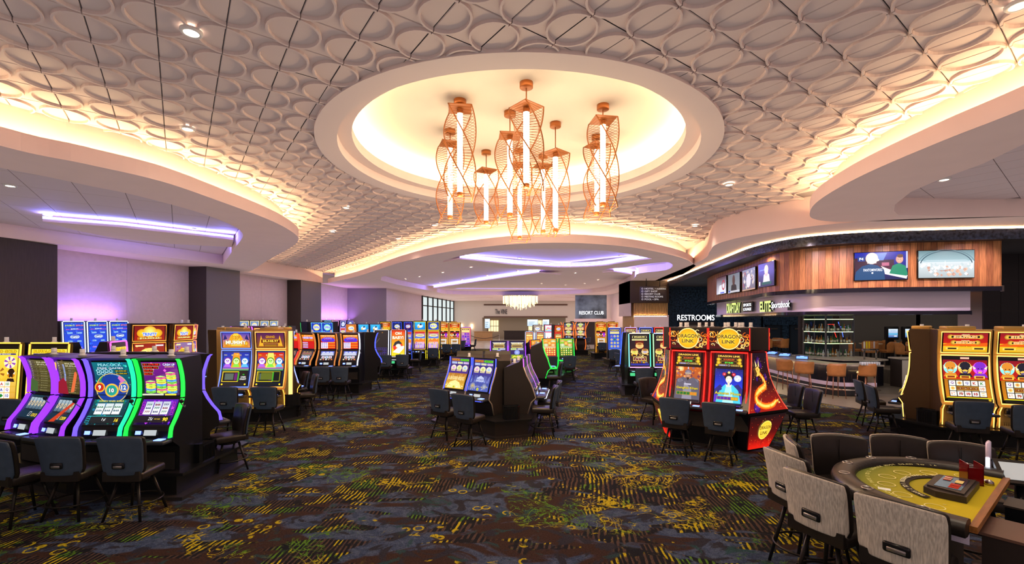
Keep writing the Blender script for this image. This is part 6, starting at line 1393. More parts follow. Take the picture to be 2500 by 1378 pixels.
for x_, y_ in ((8.6, 12.4), (10.2, 11.8), (11.8, 11.5), (8.0, 14.6)): spot(x_ + .1, y_ + .12, ZS - .34, 45, 160, (1, .70, .42))  # more fill spots added for the walnut, no fixtures either

for x_, y_, a_ in ((7.3, 12.2, -60), (8.5, 11.0, -30), (10.2, 10.7, -8), (12.2, 10.4, 0)): spot(x_, y_, ZS - .03, 190, 70, (1, .80, .92), .05, R(48), R(a_))  # tilted fill spots with no fixtures, added to brighten the steel band
def along(path, px):                             # point and tangent where a path is seen at that column
    for a, b in zip(path[:-1], path[1:]):
        fa, fb = 1250 + F * a.x / a.y - px, 1250 + F * b.x / b.y - px
        if fa * fb <= 0 and a.y > 0: u = fa / (fa - fb + 1e-12); return a + (b - a) * u, (b - a).normalized()
    return path[-1], (path[-1] - path[-2]).normalized()
def tv_static(c, k):
    if k == 0:
        c.rect(0, 0, 1, 1, '10184a', '1828a8'); c.rect(0, .2, .3, .8, '3a1830'); c.rect(.3, .3, .75, .72, '5a1838', '2a1030'); c.rect(.52, .5, .66, .62, 'c06a88'); c.poly([(.34, .95), (.62, .97), (.55, .7), (.4, .7)], '6a8ad0'); c.rect(.06, .68, .2, .86, '183a8a'); c.text(.13, .77, .1, 'F4', 'f0f4ff', w=.08, bold=.03)
        c.poly([(0, 0), (.02, .3), (.14, .5), (.3, .58), (.44, .52), (.56, .36), (.58, 0)], '0e4878'); c.poly([(.56, .36), (.58, .2), (.98, .02), (1, .14), (.62, .4), (.5, .5)], 'fff0f0'); c.disc(.33, .78, .12, 'ffeae4', 'ffd8d0', 18, 1.1); c.poly([(.24, .6), (.42, .6), (.4, .7), (.26, .7)], 'ffe4dc'); c.disc(.44, .72, .03, 'ffffff', n=8)
        c.text(.35, .36, .1, 'FANTOMWORKS', 'f0f4ff', w=.36, bold=.02); c.disc(.34, .25, .02, 'f0f4ff', n=8)
        c.poly([(.66, .22), (.72, .5), (.84, .58), (.96, .48), (1, .2), (.98, .12)], '188a68'); c.disc(.85, .72, .07, 'f0b8a0', 'd89888', 14, 1.3); c.disc(.86, .84, .06, '6a4838', n=10, sy=.7); c.disc(.825, .72, .008, '201010', n=5); c.disc(.86, .72, .008, '201010', n=5); c.rect(.97, .4, 1, 1, 'c8c8e8')
    elif k == 1:
        c.rect(0, 0, 1, .62, 'a8b4b8', 'd8e0e4'); c.rect(0, .62, 1, 1, '9ab8c0', '6a8890'); c.ring(.5, .45, .48, .02, '3a5868', 24, .62, 10, 170); c.ring(.5, .47, .52, .01, '4a6878', 24, .6, 10, 170); c.poly([(.05, .58), (.95, .58), (.85, .66), (.15, .66)], 'b0c8d0')
        c.speck(60, ['d8a890', 'e8c0a8', 'c89888', 'e0e8ec'], .03, (.15, .05, .9, .45)); c.speck(40, ['f0f4f4', 'c0d0d4'], .03, (.02, .3, .98, .55)); c.rect(.475, .3, .485, .62, 'f0f4f8'); c.text(.45, .26, .04, 'RESTART 12', '803028', w=.14)
    elif k == 2: c.rect(0, 0, 1, 1, 'c8c8d8', '401828'); c.poly([(.2, .0), (.9, .0), (.9, .6), (.3, .5)], 'd8d8e0'); c.ring(.72, .5, .16, .05, 'b03048', 14, 1); c.rect(.4, .02, .8, .1, '5868d0')
    elif k == 3: c.rect(0, 0, 1, 1, '8a9098', '686e74'); c.poly([(.25, 0), (.3, .4), (.5, .5), (.72, .38), (.78, 0)], '18181c'); c.disc(.5, .66, .12, '4a3028', n=12, sy=1.3); c.rect(0, .02, 1, .12, 'b8b8c0'); c.rect(.04, .05, .2, .14, '3048a0')
    elif k == 4: c.rect(0, 0, 1, 1, '706878', '8888a0'); r = random.Random(4); c.speck(60, ['c8c0c8', '9a5a68', '586088', 'd8c8b8'], .05, (.02, .05, .98, .95)); c.disc(.5, .45, .18, 'd8d0d8', n=12); c.rect(0, 0, 1, .06, 'b89078')
    else: c.rect(0, 0, 1, 1, '2a2450', '584878'); c.rect(.1, .7, .6, .74, '7a8aff'); c.poly([(.3, .1), (.36, .5), (.52, .62), (.7, .48), (.76, .1)], 'e8d8d8'); c.disc(.52, .66, .12, 'e0b8a8', n=12, sy=1.3); c.disc(.52, .72, .13, 'e8d098', n=12, sy=1); c.rect(.24, .08, .84, .2, '1a5848'); c.rect(.06, .06, .14, .24, 'e8e8f0')
def tv(px0, px1, y0, y1, k, label):
    off = offset(cw, -.05); a, _ = along(off, px0); b, _ = along(off, px1); m = (a + b) / 2; w_ = (b - a).length; Y = (a.y + b.y) / 2; zc = H + (HZ - (y0 + y1) / 2) / F * Y; h_ = w_ * .5625 if k > 1 else (y1 - y0) / F * Y
    if k > 1: h_ = (y1 - y0) / F * Y
    t = empty('television', (m.x, m.y, zc), math.atan2(b.y - a.y, b.x - a.x), label, 'television', 'televisions on the walnut canopy')
    mb = MB(); mb.rbox(0, .0, 0, w_, .05, h_, .006, 1); mb.build('casing', M_BEZ, t); mb = MB(); mb.box(-w_ * .3, .02, -h_ * .3, w_ * .3, .06, h_ * .3); mb.build('wall_bracket', M_BLK, t)
    c = Cv(w_ - .03, h_ - .03, lambda x, y, l: (x - (w_ - .03) / 2, -.027 - l, y - (h_ - .03) / 2)); tv_static(c, k); c.build('picture', t)
tv(2084, 2216, 615, 685, 0, 'television with two men in a car, left of the two front ones'); tv(2239, 2378, 611, 680, 1, 'television with pale stadium picture, right of the two front ones')
tv(1751, 1775, 676, 719, 2, 'leftmost of the four side televisions'); tv(1779, 1808, 668, 716, 3, 'side television showing a man in black, second from left'); tv(1814, 1846, 656, 710, 4, 'side television with a crowd, third from left'); tv(1853, 1893, 641, 701, 5, 'side television with a blond woman, nearest the curve')

# ---- lettered signs
def letters(parent, t, w_, h_, m, depth=.03, bold=.02, shear=0, name='lettering'):
    V, Fc, x0, x1, y0, y1 = glyphs(t, bold, 4); sx, sy = w_ / (x1 - x0), h_ / (y1 - y0); mb = MB()
    P_ = [((v[0] - x0) * sx - w_ / 2 + (v[1] - y0) * sy * shear, (v[1] - y0) * sy - h_ / 2) for v in V]
    n = len(P_); mb.v = [(x, -depth, z) for x, z in P_] + [(x, 0, z) for x, z in P_]; ed = {}
    for f in Fc:
        mb.face(list(f)); 
        for i in range(len(f)):
            e = (f[i], f[(i + 1) % len(f)]); ed[e] = 1
    for a, b in ed:
        if (b, a) not in ed: mb.face([a, b, n + b, n + a], 1)
    return mb.build(name, m, parent)
M_WLET = mat('lit_white_letters', (.3, .3, .3), .5, emit=(.92, .95, 1.0), es=1.3); M_GLET = mat('lit_green_yellow_letters', (.3, .3, .3), .5, emit=(.72, .92, .18), es=.9); M_LSIDE = mat('letter_return', (.03, .03, .035), .5)
def sign(path, px0, px1, y0, y1, label, parts, cat='sign', offs=-.09):
    off = offset(path, offs); a, _ = along(off, px0); b, _ = along(off, px1); m = (a + b) / 2; w_ = (b - a).length; Y = m.y; zc = H + (HZ - (y0 + y1) / 2) / F * Y; h_ = (y1 - y0) / F * Y
    t = empty('lettered_sign', (m.x, m.y, zc), math.atan2(b.y - a.y, b.x - a.x), label, cat)
    parts(t, w_, h_)
def p_draft(t, w_, h_):
    q = empty_part(t, (-w_ * .20, 0, 0)); letters(q, 'DRAFTDAY', w_ * .58, h_ * .95, [M_GLET, M_LSIDE], .06, .03)
    q = empty_part(t, (w_ * .33, 0, 0)); mb = MB(); mb.box(-w_ * .17, -.03, -h_ * .42, w_ * .17, 0, h_ * .42); mb.build('backing', M_BLK, q)
    for s_, z in (('SPORTS', .17), ('LOUNGE', -.2)): o = letters(q, s_, w_ * .28, h_ * .24, [M_WLET, M_LSIDE], .045, .03); o.location = (0, 0, h_ * z)
def empty_part(t, loc_):
    mb = MB(); mb.box(-.02, -.005, -.02, .02, 0, .02); o = mb.build('mounting', M_LSIDE, t); o.location = loc_; return o
def p_elite(t, w_, h_):
    q = empty_part(t, (-w_ * .27, 0, 0)); letters(q, 'ELITE', w_ * .40, h_, [M_GLET, M_LSIDE], .07, .03)
    q = empty_part(t, (w_ * .2, 0, 0)); letters(q, 'Sportsbook', w_ * .58, h_ * .74, [M_WLET, M_LSIDE], .05, .02, .25); mb = MB(); mb.box(-w_ * .1, -.008, -h_ * .45, w_ * .3, -.002, h_ * .2); mb.build('backing', M_BLK, q)
sign(ci, 1777, 1839, 738, 765, 'glowing green and white bar sign at the left end of the steel band', p_draft); sign(ci, 1858, 1932, 734, 761, 'glowing green and white script sign on the steel band curve', p_elite)

# ---- counter
co = spline([(10.6, 23), (10.2, 20.4), (9.75, 17.5), (9.66, 15.7), (9.95, 14.65), (10.6, 14.15), (11.75, 14.05)], 8); co = offset(co, .42)
t = empty('bar_counter', (co[0].x, co[0].y, 0), 0, 'curved bar counter with pale stone top and steel kick band', 'bar counter'); O_ = Vector((co[0].x, co[0].y))
def vband(path, off, z0, z1, m, nm, sm=True): p = loc(offset(path, off)); mb = MB(); mb.ribbon(z3(p, z0), z3(p, z1), sm=sm); return mb.build(nm, m, t)
p_, q_ = loc(co), loc(offset(co, .72)); mb = MB(); mb.prism([(a.x, a.y) for a in p_] + [(a.x, a.y) for a in q_[::-1]], 1.02, 1.07); fixn(mb.build('stone_top', M_STONE, t))
M_PANEL = mat('grey_bronze_panel', (.20, .155, .12), .35, metal=.4)
pr = resample(offset(co, .34), 1.15)
for a, b in zip(pr[:-1], pr[1:]): d = (b - a).normalized(); q = loc([a + d * .006, b - d * .006]); mb = MB(); mb.ribbon(z3(q, .46), z3(q, 1.0), sm=False); mb.build('front_panel', M_PANEL, t)
vband(co, .36, 0, 1.02, M_BLKG, 'carcass'); vband(co, .33, .33, .46, M_STEEL, 'steel_band'); vband(co, .345, 0, .33, mat('dark_plinth', (.02, .02, .022), .4), 'toe_kick')
mb = MB(); q = loc(offset(co, .30)); mb.ribbon(z3(q, 1.005), z3(offset(q, -.03), 1.005)); mb.build('under_counter_light', mat('under_counter_led', (.1, .1, .1), .5, emit=(1.0, .80, .45), es=45.0), t)
e0, e1 = loc(offset(co, .36))[-1], loc(offset(co, .70))[-1]; mb = MB(); mb.poly(z3([e0, e1], 0) + z3([e1, e0], 1.02)); mb.build('end_panel', M_PANEL, t)
mb = MB(); q = loc(offset(co, .16)); mb.tube(z3(q, .24), .018, 6); mb.build('foot_rail', M_CHR, t)
# bar stools
M_TAN = mat('tan_leather', (.36, .135, .040), .42, noise=(8, .12)); M_CRM = mat('cream_seat_pad', (.62, .48, .32), .5); M_COPL = mat('copper_brown_leg', (.30, .13, .08), .35, metal=.6)
def shell(mb, cx, cy, z0, z1, r, a0, a1, th=.035, n=12, flare=.03, round_=.09):
    rows = 5; b = len(mb.v)
    for s_ in (0, 1):
        for i in range(n + 1):
            u = i / n; a = R(a0 + (a1 - a0) * u); e = min(u, 1 - u) * 2; top = z1 - round_ * max(0, 1 - e * 3.2) ** 2 - (z1 - z0) * .0
            for j in range(rows + 1):
                f = j / rows; rr = r + flare * f - (th if s_ else 0); mb.v.append((cx + rr * math.cos(a), cy + rr * .95 * math.sin(a), z0 + (top - z0) * f))
    k = rows + 1; m_ = (n + 1) * k
    for i in range(n):
        for j in range(rows):
            q = b + i * k + j; mb.face([q, q + k, q + k + 1, q + 1], 0, None, True); q += m_; mb.face([q, q + 1, q + k + 1, q + k], 0, None, True)
        q = b + i * k + rows; mb.face([q, q + k, q + k + m_, q + m_]); q = b + i * k; mb.face([q, q + m_, q + k + m_, q + k])
    for i in (0, n):
        for j in range(rows): q = b + i * k + j; mb.face([q, q + 1, q + 1 + m_, q + m_])
def bucket(name, hs, hb, cat, label, group, legm, seatm, spread=.20):
    t = empty(name, (0, 0, 0), 0, label, cat, group)
    mb = MB(); mb.lathe([(0, hs - .02), (.17, hs - .02), (.235, hs + .0), (.25, hs + .03), (.235, hs + .055), (.12, hs + .065), (0, hs + .065)], 20); mb.build('seat', seatm, t)
    mb = MB(); shell(mb, 0, 0, hs - .06, hb, .265, 180 + 4, 360 - 4, .03, 14, .025, .12); mb.build('backrest', M_TAN, t)
    mb = MB(); mb.lathe([(0, hs - .02), (.235, hs - .02), (.2, hs - .06), (0, hs - .07)], 20); mb.build('seat_pan', M_TAN, t)
    for sx, sy in ((-1, -1), (1, -1), (1, 1), (-1, 1)):
        mb = MB(); mb.tube([(sx * .15, sy * .14, hs - .05), (sx * spread, sy * spread, 0)], [.016, .011], 8); mb.build('leg', legm, t)
    if hs > .6:
        mb = MB(); z = hs * .36; k = .15 + (spread - .15) * .62; P_ = [(-k, -k, z), (k, -k, z), (k, k, z), (-k, k, z)]; mb.tube(P_, .008, 6, closed=True); mb.build('foot_rest', legm, t)
    return t
bs = None
for i, (px, pt_, d) in enumerate(((1907, 878, -60), (1966, 884, -25), (2052, 889, -5), (2131, 889, 5))):
    Y = 1.36 * F / (pt_ - HZ); X = (px - 1250) / F * Y; a = R(d); x_, y_ = X - .25 * math.sin(a), Y + .25 * math.cos(a)
    lb = ('leftmost', 'second from left', 'third from left', 'rightmost')[i] + ' of the four tan bucket stools at the bar counter'
    if bs is None: bs = bucket('bar_stool', .78, 1.12, 'bar stool', lb, 'tan bar stools at the counter', M_COPL, M_CRM); bs.location = (x_, y_, 0); bs.rotation_euler = (0, 0, a)
    else: copy_tree(bs, None, (x_, y_, 0), a, lb)
# back bar with the angled stone top
bb = [(11.9, 19.6), (11.6, 18.2), (12.35, 17.05), (13.7, 16.95), (14.15, 17.2), (14.15, 18.6), (13.4, 19.8)]
t = empty('back_bar', (12.5, 18, 0), 0, 'inner bar counter with pale stone top carrying the bottle shelves', 'bar counter')
q = [(x - 12.5, y - 18) for x, y in bb]; mb = MB(); mb.prism(q, .97, 1.02); mb.build('stone_top', M_STONE, t); mb = MB(); mb.prism([(x * .92, y * .92) for x, y in q], 0, .97); mb.build('carcass', M_BLKG, t)
# glass shelf tower
M_GLEDG = mat('lit_glass_shelf', (.1, .12, .1), .3, emit=(.62, .85, .30), es=4.0, sampling='NONE'); M_SHG = mat('shelf_glass', (.10, .13, .13), .05)
t = empty('bottle_shelf', (12.62, 18.4, 1.02), 0, 'tall glass bottle tower with green glowing shelf edges', 'shelf'); A_, B_, C3 = Vector((-.22, 1.05)), Vector((0, 0)), Vector((1.28, .22)); D_ = Vector((1.1, 1.2))
for i, p in enumerate((A_, B_, C3, (A_ + B_) / 2, (B_ + C3) * .5, D_)): mb = MB(); s_ = .025 if i < 3 else .012; mb.cbox(p.x, p.y, .83, s_ * 2, s_ * 2, 1.66); mb.build('upright', mat('dull_steel_post', (.16, .15, .16), .35, metal=.6), t)
for z in (.52, .99, 1.50):
    mb = MB(); mb.prism([(A_.x, A_.y), (B_.x, B_.y), (C3.x, C3.y), (D_.x, D_.y)], z, z + .012); s_ = mb.build('glass_shelf', M_SHG, t)
    mb = MB(); q = [A_ * .98, B_, C3 * .98]; o_ = offset(q, -.012); mb.ribbon(z3(o_, z - .004), z3(o_, z + .016), sm=False); mb.build('lit_edge', M_GLEDG, s_)
mb = MB(); mb.ribbon(z3([A_, D_], 0), z3([A_, D_], 1.66)); mb.build('back_glass', mat('dark_back_glass', (.03, .05, .06), .1), t)
# neon beer signs inside the tower
mb = MB(); mb.tube([(.35, .4, 1.30), (.62, .42, 1.30), (.62, .42, 1.05), (.75, .42, .70)], .010, 6); tag(mb.build('neon_sign', neon('ff2a20', 1.2), None), 'red zigzag neon tube inside the bottle tower', 'neon sign').location = (12.62, 18.4, 1.02)
mb = MB(); mb.tube([(.80, .42, 1.40), (.86, .42, 1.20), (1.1, .44, 1.20), (.92, .42, 1.16), (1.02, .42, .72)], .010, 6); tag(mb.build('neon_sign', neon('4a6cff', 1.2), None), 'blue zigzag neon tube inside the bottle tower', 'neon sign').location = (12.62, 18.4, 1.02)
# bottles: every one a thing
BOT = []
for nm, c_, sp_ in (('clear', (.5, .55, .55), .05), ('amber', (.30, .12, .02), .1), ('green', (.04, .12, .05), .1), ('dark', (.03, .02, .02), .1)):
    mb = MB(); mb.lathe([(0, 0), (.036, 0), (.037, .01), (.037, .17), (.030, .20), (.013, .23), (.012, .285), (.015, .29), (.015, .30), (0, .30)], 10); gm = mat('bottle_glass_' + nm, c_, sp_); lm = mat('bottle_label', (.6, .55, .45), .6)
    mb.lathe([(.0375, .05), (.0375, .13)], 10, 1); BOT.append(mb.mesh('bottle', [gm, lm]))
rb = random.Random(4); shn = {0: 'lowest', 1: 'second', 2: 'third', 3: 'top'}
for lv_, z in enumerate((.0, .532, 1.002)):
    for face, (P0, P1, side) in enumerate(((A_, B_, 'left'), (B_, C3, 'right'))):
        n_ = 11 if face == 0 else 12
        for k in range(n_):
            p = P0 + (P1 - P0) * ((k + .6) / (n_ + .4)) + Vector((.06, .10)) + Vector((rb.uniform(-.01, .01), rb.uniform(0, .1)))
            bi = rb.randrange(4); o = bpy.data.objects.new('bottle', BOT[bi]); link(o); o.location = (12.62 + p.x, 18.4 + p.y, 1.02 + z + .001); sc_ = rb.uniform(.85, 1.15); o.scale = (1, 1, sc_)
            tag(o, ('clear', 'amber', 'green', 'dark')[bi] + ' glass bottle on the %s shelf level, %s face of the bottle tower' % (('counter', 'second', 'third')[lv_], side), 'bottle', 'bottles, ' + ('clear', 'amber', 'green', 'dark')[bi] + ', level %d, %s face' % (lv_, side))
# beer taps, napkins, screens on the bar
t = empty('beer_tap_tower', (13.45, 17.2, 1.02), R(5), 'chrome beer tap tower with coloured handles on the inner bar', 'beer tap')
mb = MB(); mb.tube([(-.30, 0, .36), (.34, 0, .36)], .035, 10); mb.tube([(-.22, 0, 0), (-.22, 0, .36)], .03, 10); mb.tube([(.26, 0, 0), (.26, 0, .36)], .03, 10); mb.build('tower', M_CHR, t)
for k in range(6): mb = MB(); x_ = -.25 + .1 * k; mb.tube([(x_, -.03, .36), (x_, -.08, .36), (x_, -.085, .30)], .010, 6); mb.build('spout', M_CHR, t)
for k, cc in ((0, 'd8d0c0'), (1, 'd8c020'), (2, 'e8b818'), (4, 'b8a8a8')): mb = MB(); x_ = -.25 + .1 * k; mb.rbox(x_, -.03, .54, .055, .03, .26, .012, 1); mb.build('tap_handle', mat('tap_handle_' + cc, cc, .4), t)
M_TERM = mat('bartop_game_body', (.10, .11, .13), .3); M_TBL = mat('bartop_game_screen', (.1, .1, .1), .2, emit=(.10, .22, .9), es=2.2, sampling='NONE')
tm = None
for k, (px, py) in enumerate(((1886, 867), (1916, 872), (1958, 879))):
    Y = 1.41 * F / (py - HZ) + .22; X = (px - 1250) / F * Y; lb = ('leftmost', 'middle', 'rightmost')[k] + ' of three blue lit game terminals set in the bar top'
    if tm is None:
        tm = empty('bartop_game', (X, Y, 1.07), R(-55), lb, 'game terminal', 'game terminals on the bar'); mb = MB(); mb.prism([(-.2, -.22), (.2, -.22), (.2, .18), (-.2, .18)], 0, .03); mb.box(-.2, .06, .03, .2, .2, .13); mb.build('housing', M_TERM, tm)
        mb = MB(); mb.poly([(-.17, -.2, .035), (.17, -.2, .035), (.17, .05, .10), (-.17, .05, .10)]); mb.build('touch_screen', M_TBL, tm); mb = MB(); mb.cbox(0, .055, .1, .12, .01, .03); mb.build('lit_button', M_BTN, tm)
    else: copy_tree(tm, None, (X, Y, 1.07), R(-50 + 8 * k), lb)
gl = MB(); gl.lathe([(0, 0), (.028, 0), (.034, .10), (.031, .10), (.026, .006), (0, .006)], 8); GLM = gl.mesh('drinking_glass', mat('upturned_glass', (.55, .55, .58), .1, spec=.8))
for k in range(24):
    o = bpy.data.objects.new('drinking_glass', GLM); link(o); o.location = (11.0 + .075 * (k % 8) + .03 * (k // 8), 14.36 + .08 * (k // 8), 1.071); tag(o, 'small clear glass in the rows of glasses at the right end of the bar counter', 'glass', 'rows of glasses on the bar')
# ---- lounge: tables, bucket chairs, betting screens
mb = MB(); mb.box(14.7, 17.6, .012, 19.0, 21.4, .55); struct(mb, 'floor_lounge_platform', M_TILE); mb = MB(); mb.box(11.0, 22.6, .012, 14.5, 26.0, .55); struct(mb, 'floor_lounge_platform_left', M_TILE)
PZ = .55
CHL = bucket('lounge_chair', .62, 1.02, 'chair', 'x', 'tan bucket chairs in the lounge', M_BLK, M_TAN, .19); first = True
lt = [(13.2, 24.9, .94), (13.3, 23.4, .94), (15.6, 19.9, .94), (16.3, 18.3, .94), (17.2, 20.4, .94), (18.2, 18.8, .94)]
M_TT = mat('pale_wood_tabletop', (.46, .33, .20), .4, noise=(6, .15)); tp = None
for k, (x_, y_, z) in enumerate(lt):
    lb = ('round pale table in the lounge left of the bottle tower, farther', 'round pale table in the lounge left of the bottle tower, nearer', 'round pale lounge table just right of the beer taps', 'round pale lounge table nearest the gold buffalo bank', 'round pale lounge table deepest behind the beer taps', 'round pale lounge table under the betting screens')[k]
    if tp is None:
        tp = empty('lounge_table', (x_, y_, PZ), 0, lb, 'table', 'round lounge tables'); mb = MB(); mb.lathe([(0, .90), (.40, .90), (.42, .915), (.42, .935), (.41, .94), (0, .94)], 28); mb.build('tabletop', M_TT, tp); mb = MB(); mb.lathe([(0, 0), (.26, 0), (.26, .012), (.04, .03), (.035, .90), (0, .90)], 20); mb.build('pedestal', M_BLK, tp)
    else: copy_tree(tp, None, (x_, y_, PZ), 0, lb)
    for j, d in enumerate((20, 110, 200, 290)):
        a = R(d + 15 * k); cx, cy = x_ + .52 * math.sin(a), y_ - .52 * math.cos(a)
        l2 = ('tan bucket chair at the ' + lb.replace('round pale ', '').replace('lounge ', '')[:48].strip() + ', ' + ('near', 'right', 'far', 'left')[j] + ' side')
        l2 = ' '.join(l2.split()[:16]) if len(l2.split()) > 16 else l2
        if first: CHL.location = (cx, cy, PZ); CHL.rotation_euler = (0, 0, a); CHL['label'] = 'tan bucket chair at the farther table left of the bottle tower, near side'; first = False
        else: copy_tree(CHL, None, (cx, cy, PZ), a, ('tan bucket chair, %s side of the ' % ('near', 'right', 'far', 'left')[j]) + ('farther left lounge table', 'nearer left lounge table', 'lounge table just right of the beer taps', 'lounge table nearest the buffalo bank', 'deepest lounge table behind the beer taps', 'lounge table under the betting screens')[k])
km = None
for k, (px, py) in enumerate(((2178, 814), (2219, 814), (2262, 814))):
    Y = 19.6; X = (px - 1250) / F * Y; zc = H - (py - HZ) / F * Y; lb = ('leftmost', 'middle', 'rightmost')[k] + ' of three betting kiosk screens along the lounge wall'
    if km is None:
        km = empty('betting_screen', (X, Y, zc), 0, lb, 'screen', 'betting kiosk screens'); mb = MB(); mb.rbox(.02, .06, 0, .56, .12, .56, .02, 1); mb.build('casing', M_BLK, km); c = Cv(.40, .36, lambda x, y, l: (x - .16, -.004 - l, y - .18)); c.rect(0, 0, 1, 1, '2858a0', 'd0e0f0'); c.rect(0, .3, 1, .5, '5aa8d0'); c.text(.5, .78, .1, 'FREE BETS', '5070a0', w=.6); c.rect(.6, .1, .9, .2, 'f0f4f8'); c.build('display', km); mb = MB(); mb.cbox(0, .12, -.95, .3, .1, 1.35); mb.build('stand', M_BLK, km)
    else: copy_tree(km, None, (X, Y, zc), 0, lb)
t = empty('service_counter', (17.3, 16.8, 0), 0, 'tall service counter with a poster and yellow notice right of the stools', 'counter'); mb = MB(); mb.box(-3.0, .0, 0, -1.0, .5, 1.05); mb.build('cabinet', M_DARKW, t); mb = MB(); mb.box(-3.05, -.04, 1.05, -.9, .55, 1.10); mb.build('stone_top', M_STONE, t)
mb = MB(); mb.box(-2.98, -.012, .1, -2.68, -.002, 1.02); mb.build('paper_poster', mat('notice_paper', (.5, .42, .36), .7), t); mb = MB(); mb.box(-2.5, -.012, .45, -2.3, -.002, .8); mb.build('yellow_notice', mat('yellow_paper', (.6, .5, .06), .7), t); mb = MB(); mb.box(-2.5, -.012, .86, -2.3, -.002, 1.0); mb.build('green_notice', mat('green_paper', (.1, .3, .1), .7), t)
for k, X in enumerate((15.3, 16.7)):
    mb = MB(); mb.box(X - .42, 26.76, 0, X + .42, 26.8, 2.15); d_ = struct(mb, 'door_%d' % (k + 1), mat('dark_door', (.012, .016, .022), .5)); mb = MB(); mb.box(X - .47, 26.74, 0, X - .42, 26.8, 2.2); mb.box(X + .42, 26.74, 0, X + .47, 26.8, 2.2); mb.box(X - .47, 26.74, 2.15, X + .47, 26.8, 2.2); mb.build('door_frame', M_BLK, d_); mb = MB(); mb.box(X - .2, 26.70, 1.96, X + .2, 26.76, 2.04); mb.build('door_closer', M_CHR, d_)

# ================================================================ RESTROOMS, DIRECTORY, LOBBY
t = empty('lettered_sign', (11.55, 28.795, 2.66), 0, 'glowing white restrooms sign on the dark mosaic wall', 'sign'); q = empty_part(t, (0, 0, 0)); letters(q, 'RESTROOMS', 2.34, .36, [M_WLET, M_LSIDE], .06, .012)
mb = MB(); mb.box(10.55, 28.62, 0, 12.7, 28.8, 2.40); struct(mb, 'wall_restroom_niche', M_DARKW); mb = MB(); mb.box(10.95, 28.55, 1.6, 12.2, 28.62, 2.2); struct(mb, 'trim_restroom', M_PANEL)
# block with slatted oak and the hanging directory
mb = MB(); mb.box(7.24, 28, 3.55, 9.6, 31, ZS); struct(mb, 'wall_lobby_bulkhead', mat('espresso_panel', (.045, .025, .018), .5)); mb = MB(); mb.box(7.24, 28.05, 0, 9.6, 31, 2.02); mb.box(7.24, 28.05, 2.75, 7.3, 31, ZS); struct(mb, 'wall_lobby_cream', M_WALL)
mb = MB(); mb.box(7.5, 28.2, 2.0, 9.6, 31, 3.6); SL = struct(mb, 'wall_lobby_slats', M_WOODL)
for k in range(22): mb = MB(); mb.box(7.52 + .095 * k, 28.15, 2.80, 7.58 + .095 * k, 28.2, 3.55); mb.build('slat', M_WOODL, SL)
mb = MB(); mb.box(7.5, 28.02, 2.0, 9.6, 28.12, 2.72); mb.box(7.5, 28.0, 2.74, 9.6, 28.1, 2.80); struct(mb, 'wall_lobby_light_band', M_SOF)
mb = MB(); mb.box(7.5, 28.11, 2.73, 9.5, 28.14, 2.75); mb.build('cove_light', MC['under_counter_led'], None, 'warm light line under the oak slats beside the restrooms wall', 'light strip', 'warm light strips in the ceiling coves')
t = empty('directory_sign', (8.2, 26.6, 4.03), 0, 'hanging dark directory board listing hotel, shops and pool', 'sign'); mb = MB(); mb.rbox(0, 0, 0, 1.56, .06, .86, .02, 1); mb.build('board', mat('directory_board', (.05, .035, .03), .5), t); mb = MB(); mb.tube([(-.4, 0, .42), (-.4, 0, .89)], .02, 6); mb.tube([(.4, 0, .42), (.4, 0, .89)], .02, 6); mb.build('hanger', M_BLK, t)
M_PWH = mat('sign_white_print', (.6, .58, .55), .5, emit=(.8, .78, .75), es=.35, sampling='NONE')
for k, s_ in enumerate(('HOTEL • nubbles', 'GIFT SHOP', 'RESORT CLUB', 'MEETING ROOMS', 'POOL • SPA')):
    w_ = .082 * len(s_); o = tag(letters(t, s_, w_, .095, [M_PWH, M_PWH], .006, .0, name='line_lettering'), kind='stuff'); o.location = (-.50 + w_ / 2, -.032, .30 - .155 * k); mb = MB(); mb.lathe([(.035, 0), (.05, 0)], 14); o = mb.build('arrow_mark', M_PWH, t); o.rotation_euler = (R(90), 0, 0); o.location = (-.63, -.034, .30 - .155 * k)
# resort club wall
M_MARB = mat('blue_grey_marbled_panel', (.13, .17, .20), .4, noise=(1.1, .9))
mb = MB(); mb.box(6.1, 44, 2.62, 9.1, 44.2, ZS + .2); RCW = struct(mb, 'wall_resort_club', M_MARB); mb = MB(); mb.box(6.0, 43.9, 2.35, 9.6, 44.3, 2.65); struct(mb, 'trim_resort_club', M_SOF)
mb = MB(); mb.box(6.0, 47, 0, 9.6, 47.2, 2.4); struct(mb, 'wall_resort_interior', M_DARKW)
t = empty('lettered_sign', (7.62, 43.95, 3.22), 0, 'glowing white resort club sign on blue grey marbled panel', 'sign'); q = empty_part(t, (0, 0, 0)); letters(q, 'RESORT CLUB', 2.35, .33, [M_WLET, M_LSIDE], .06, .012)
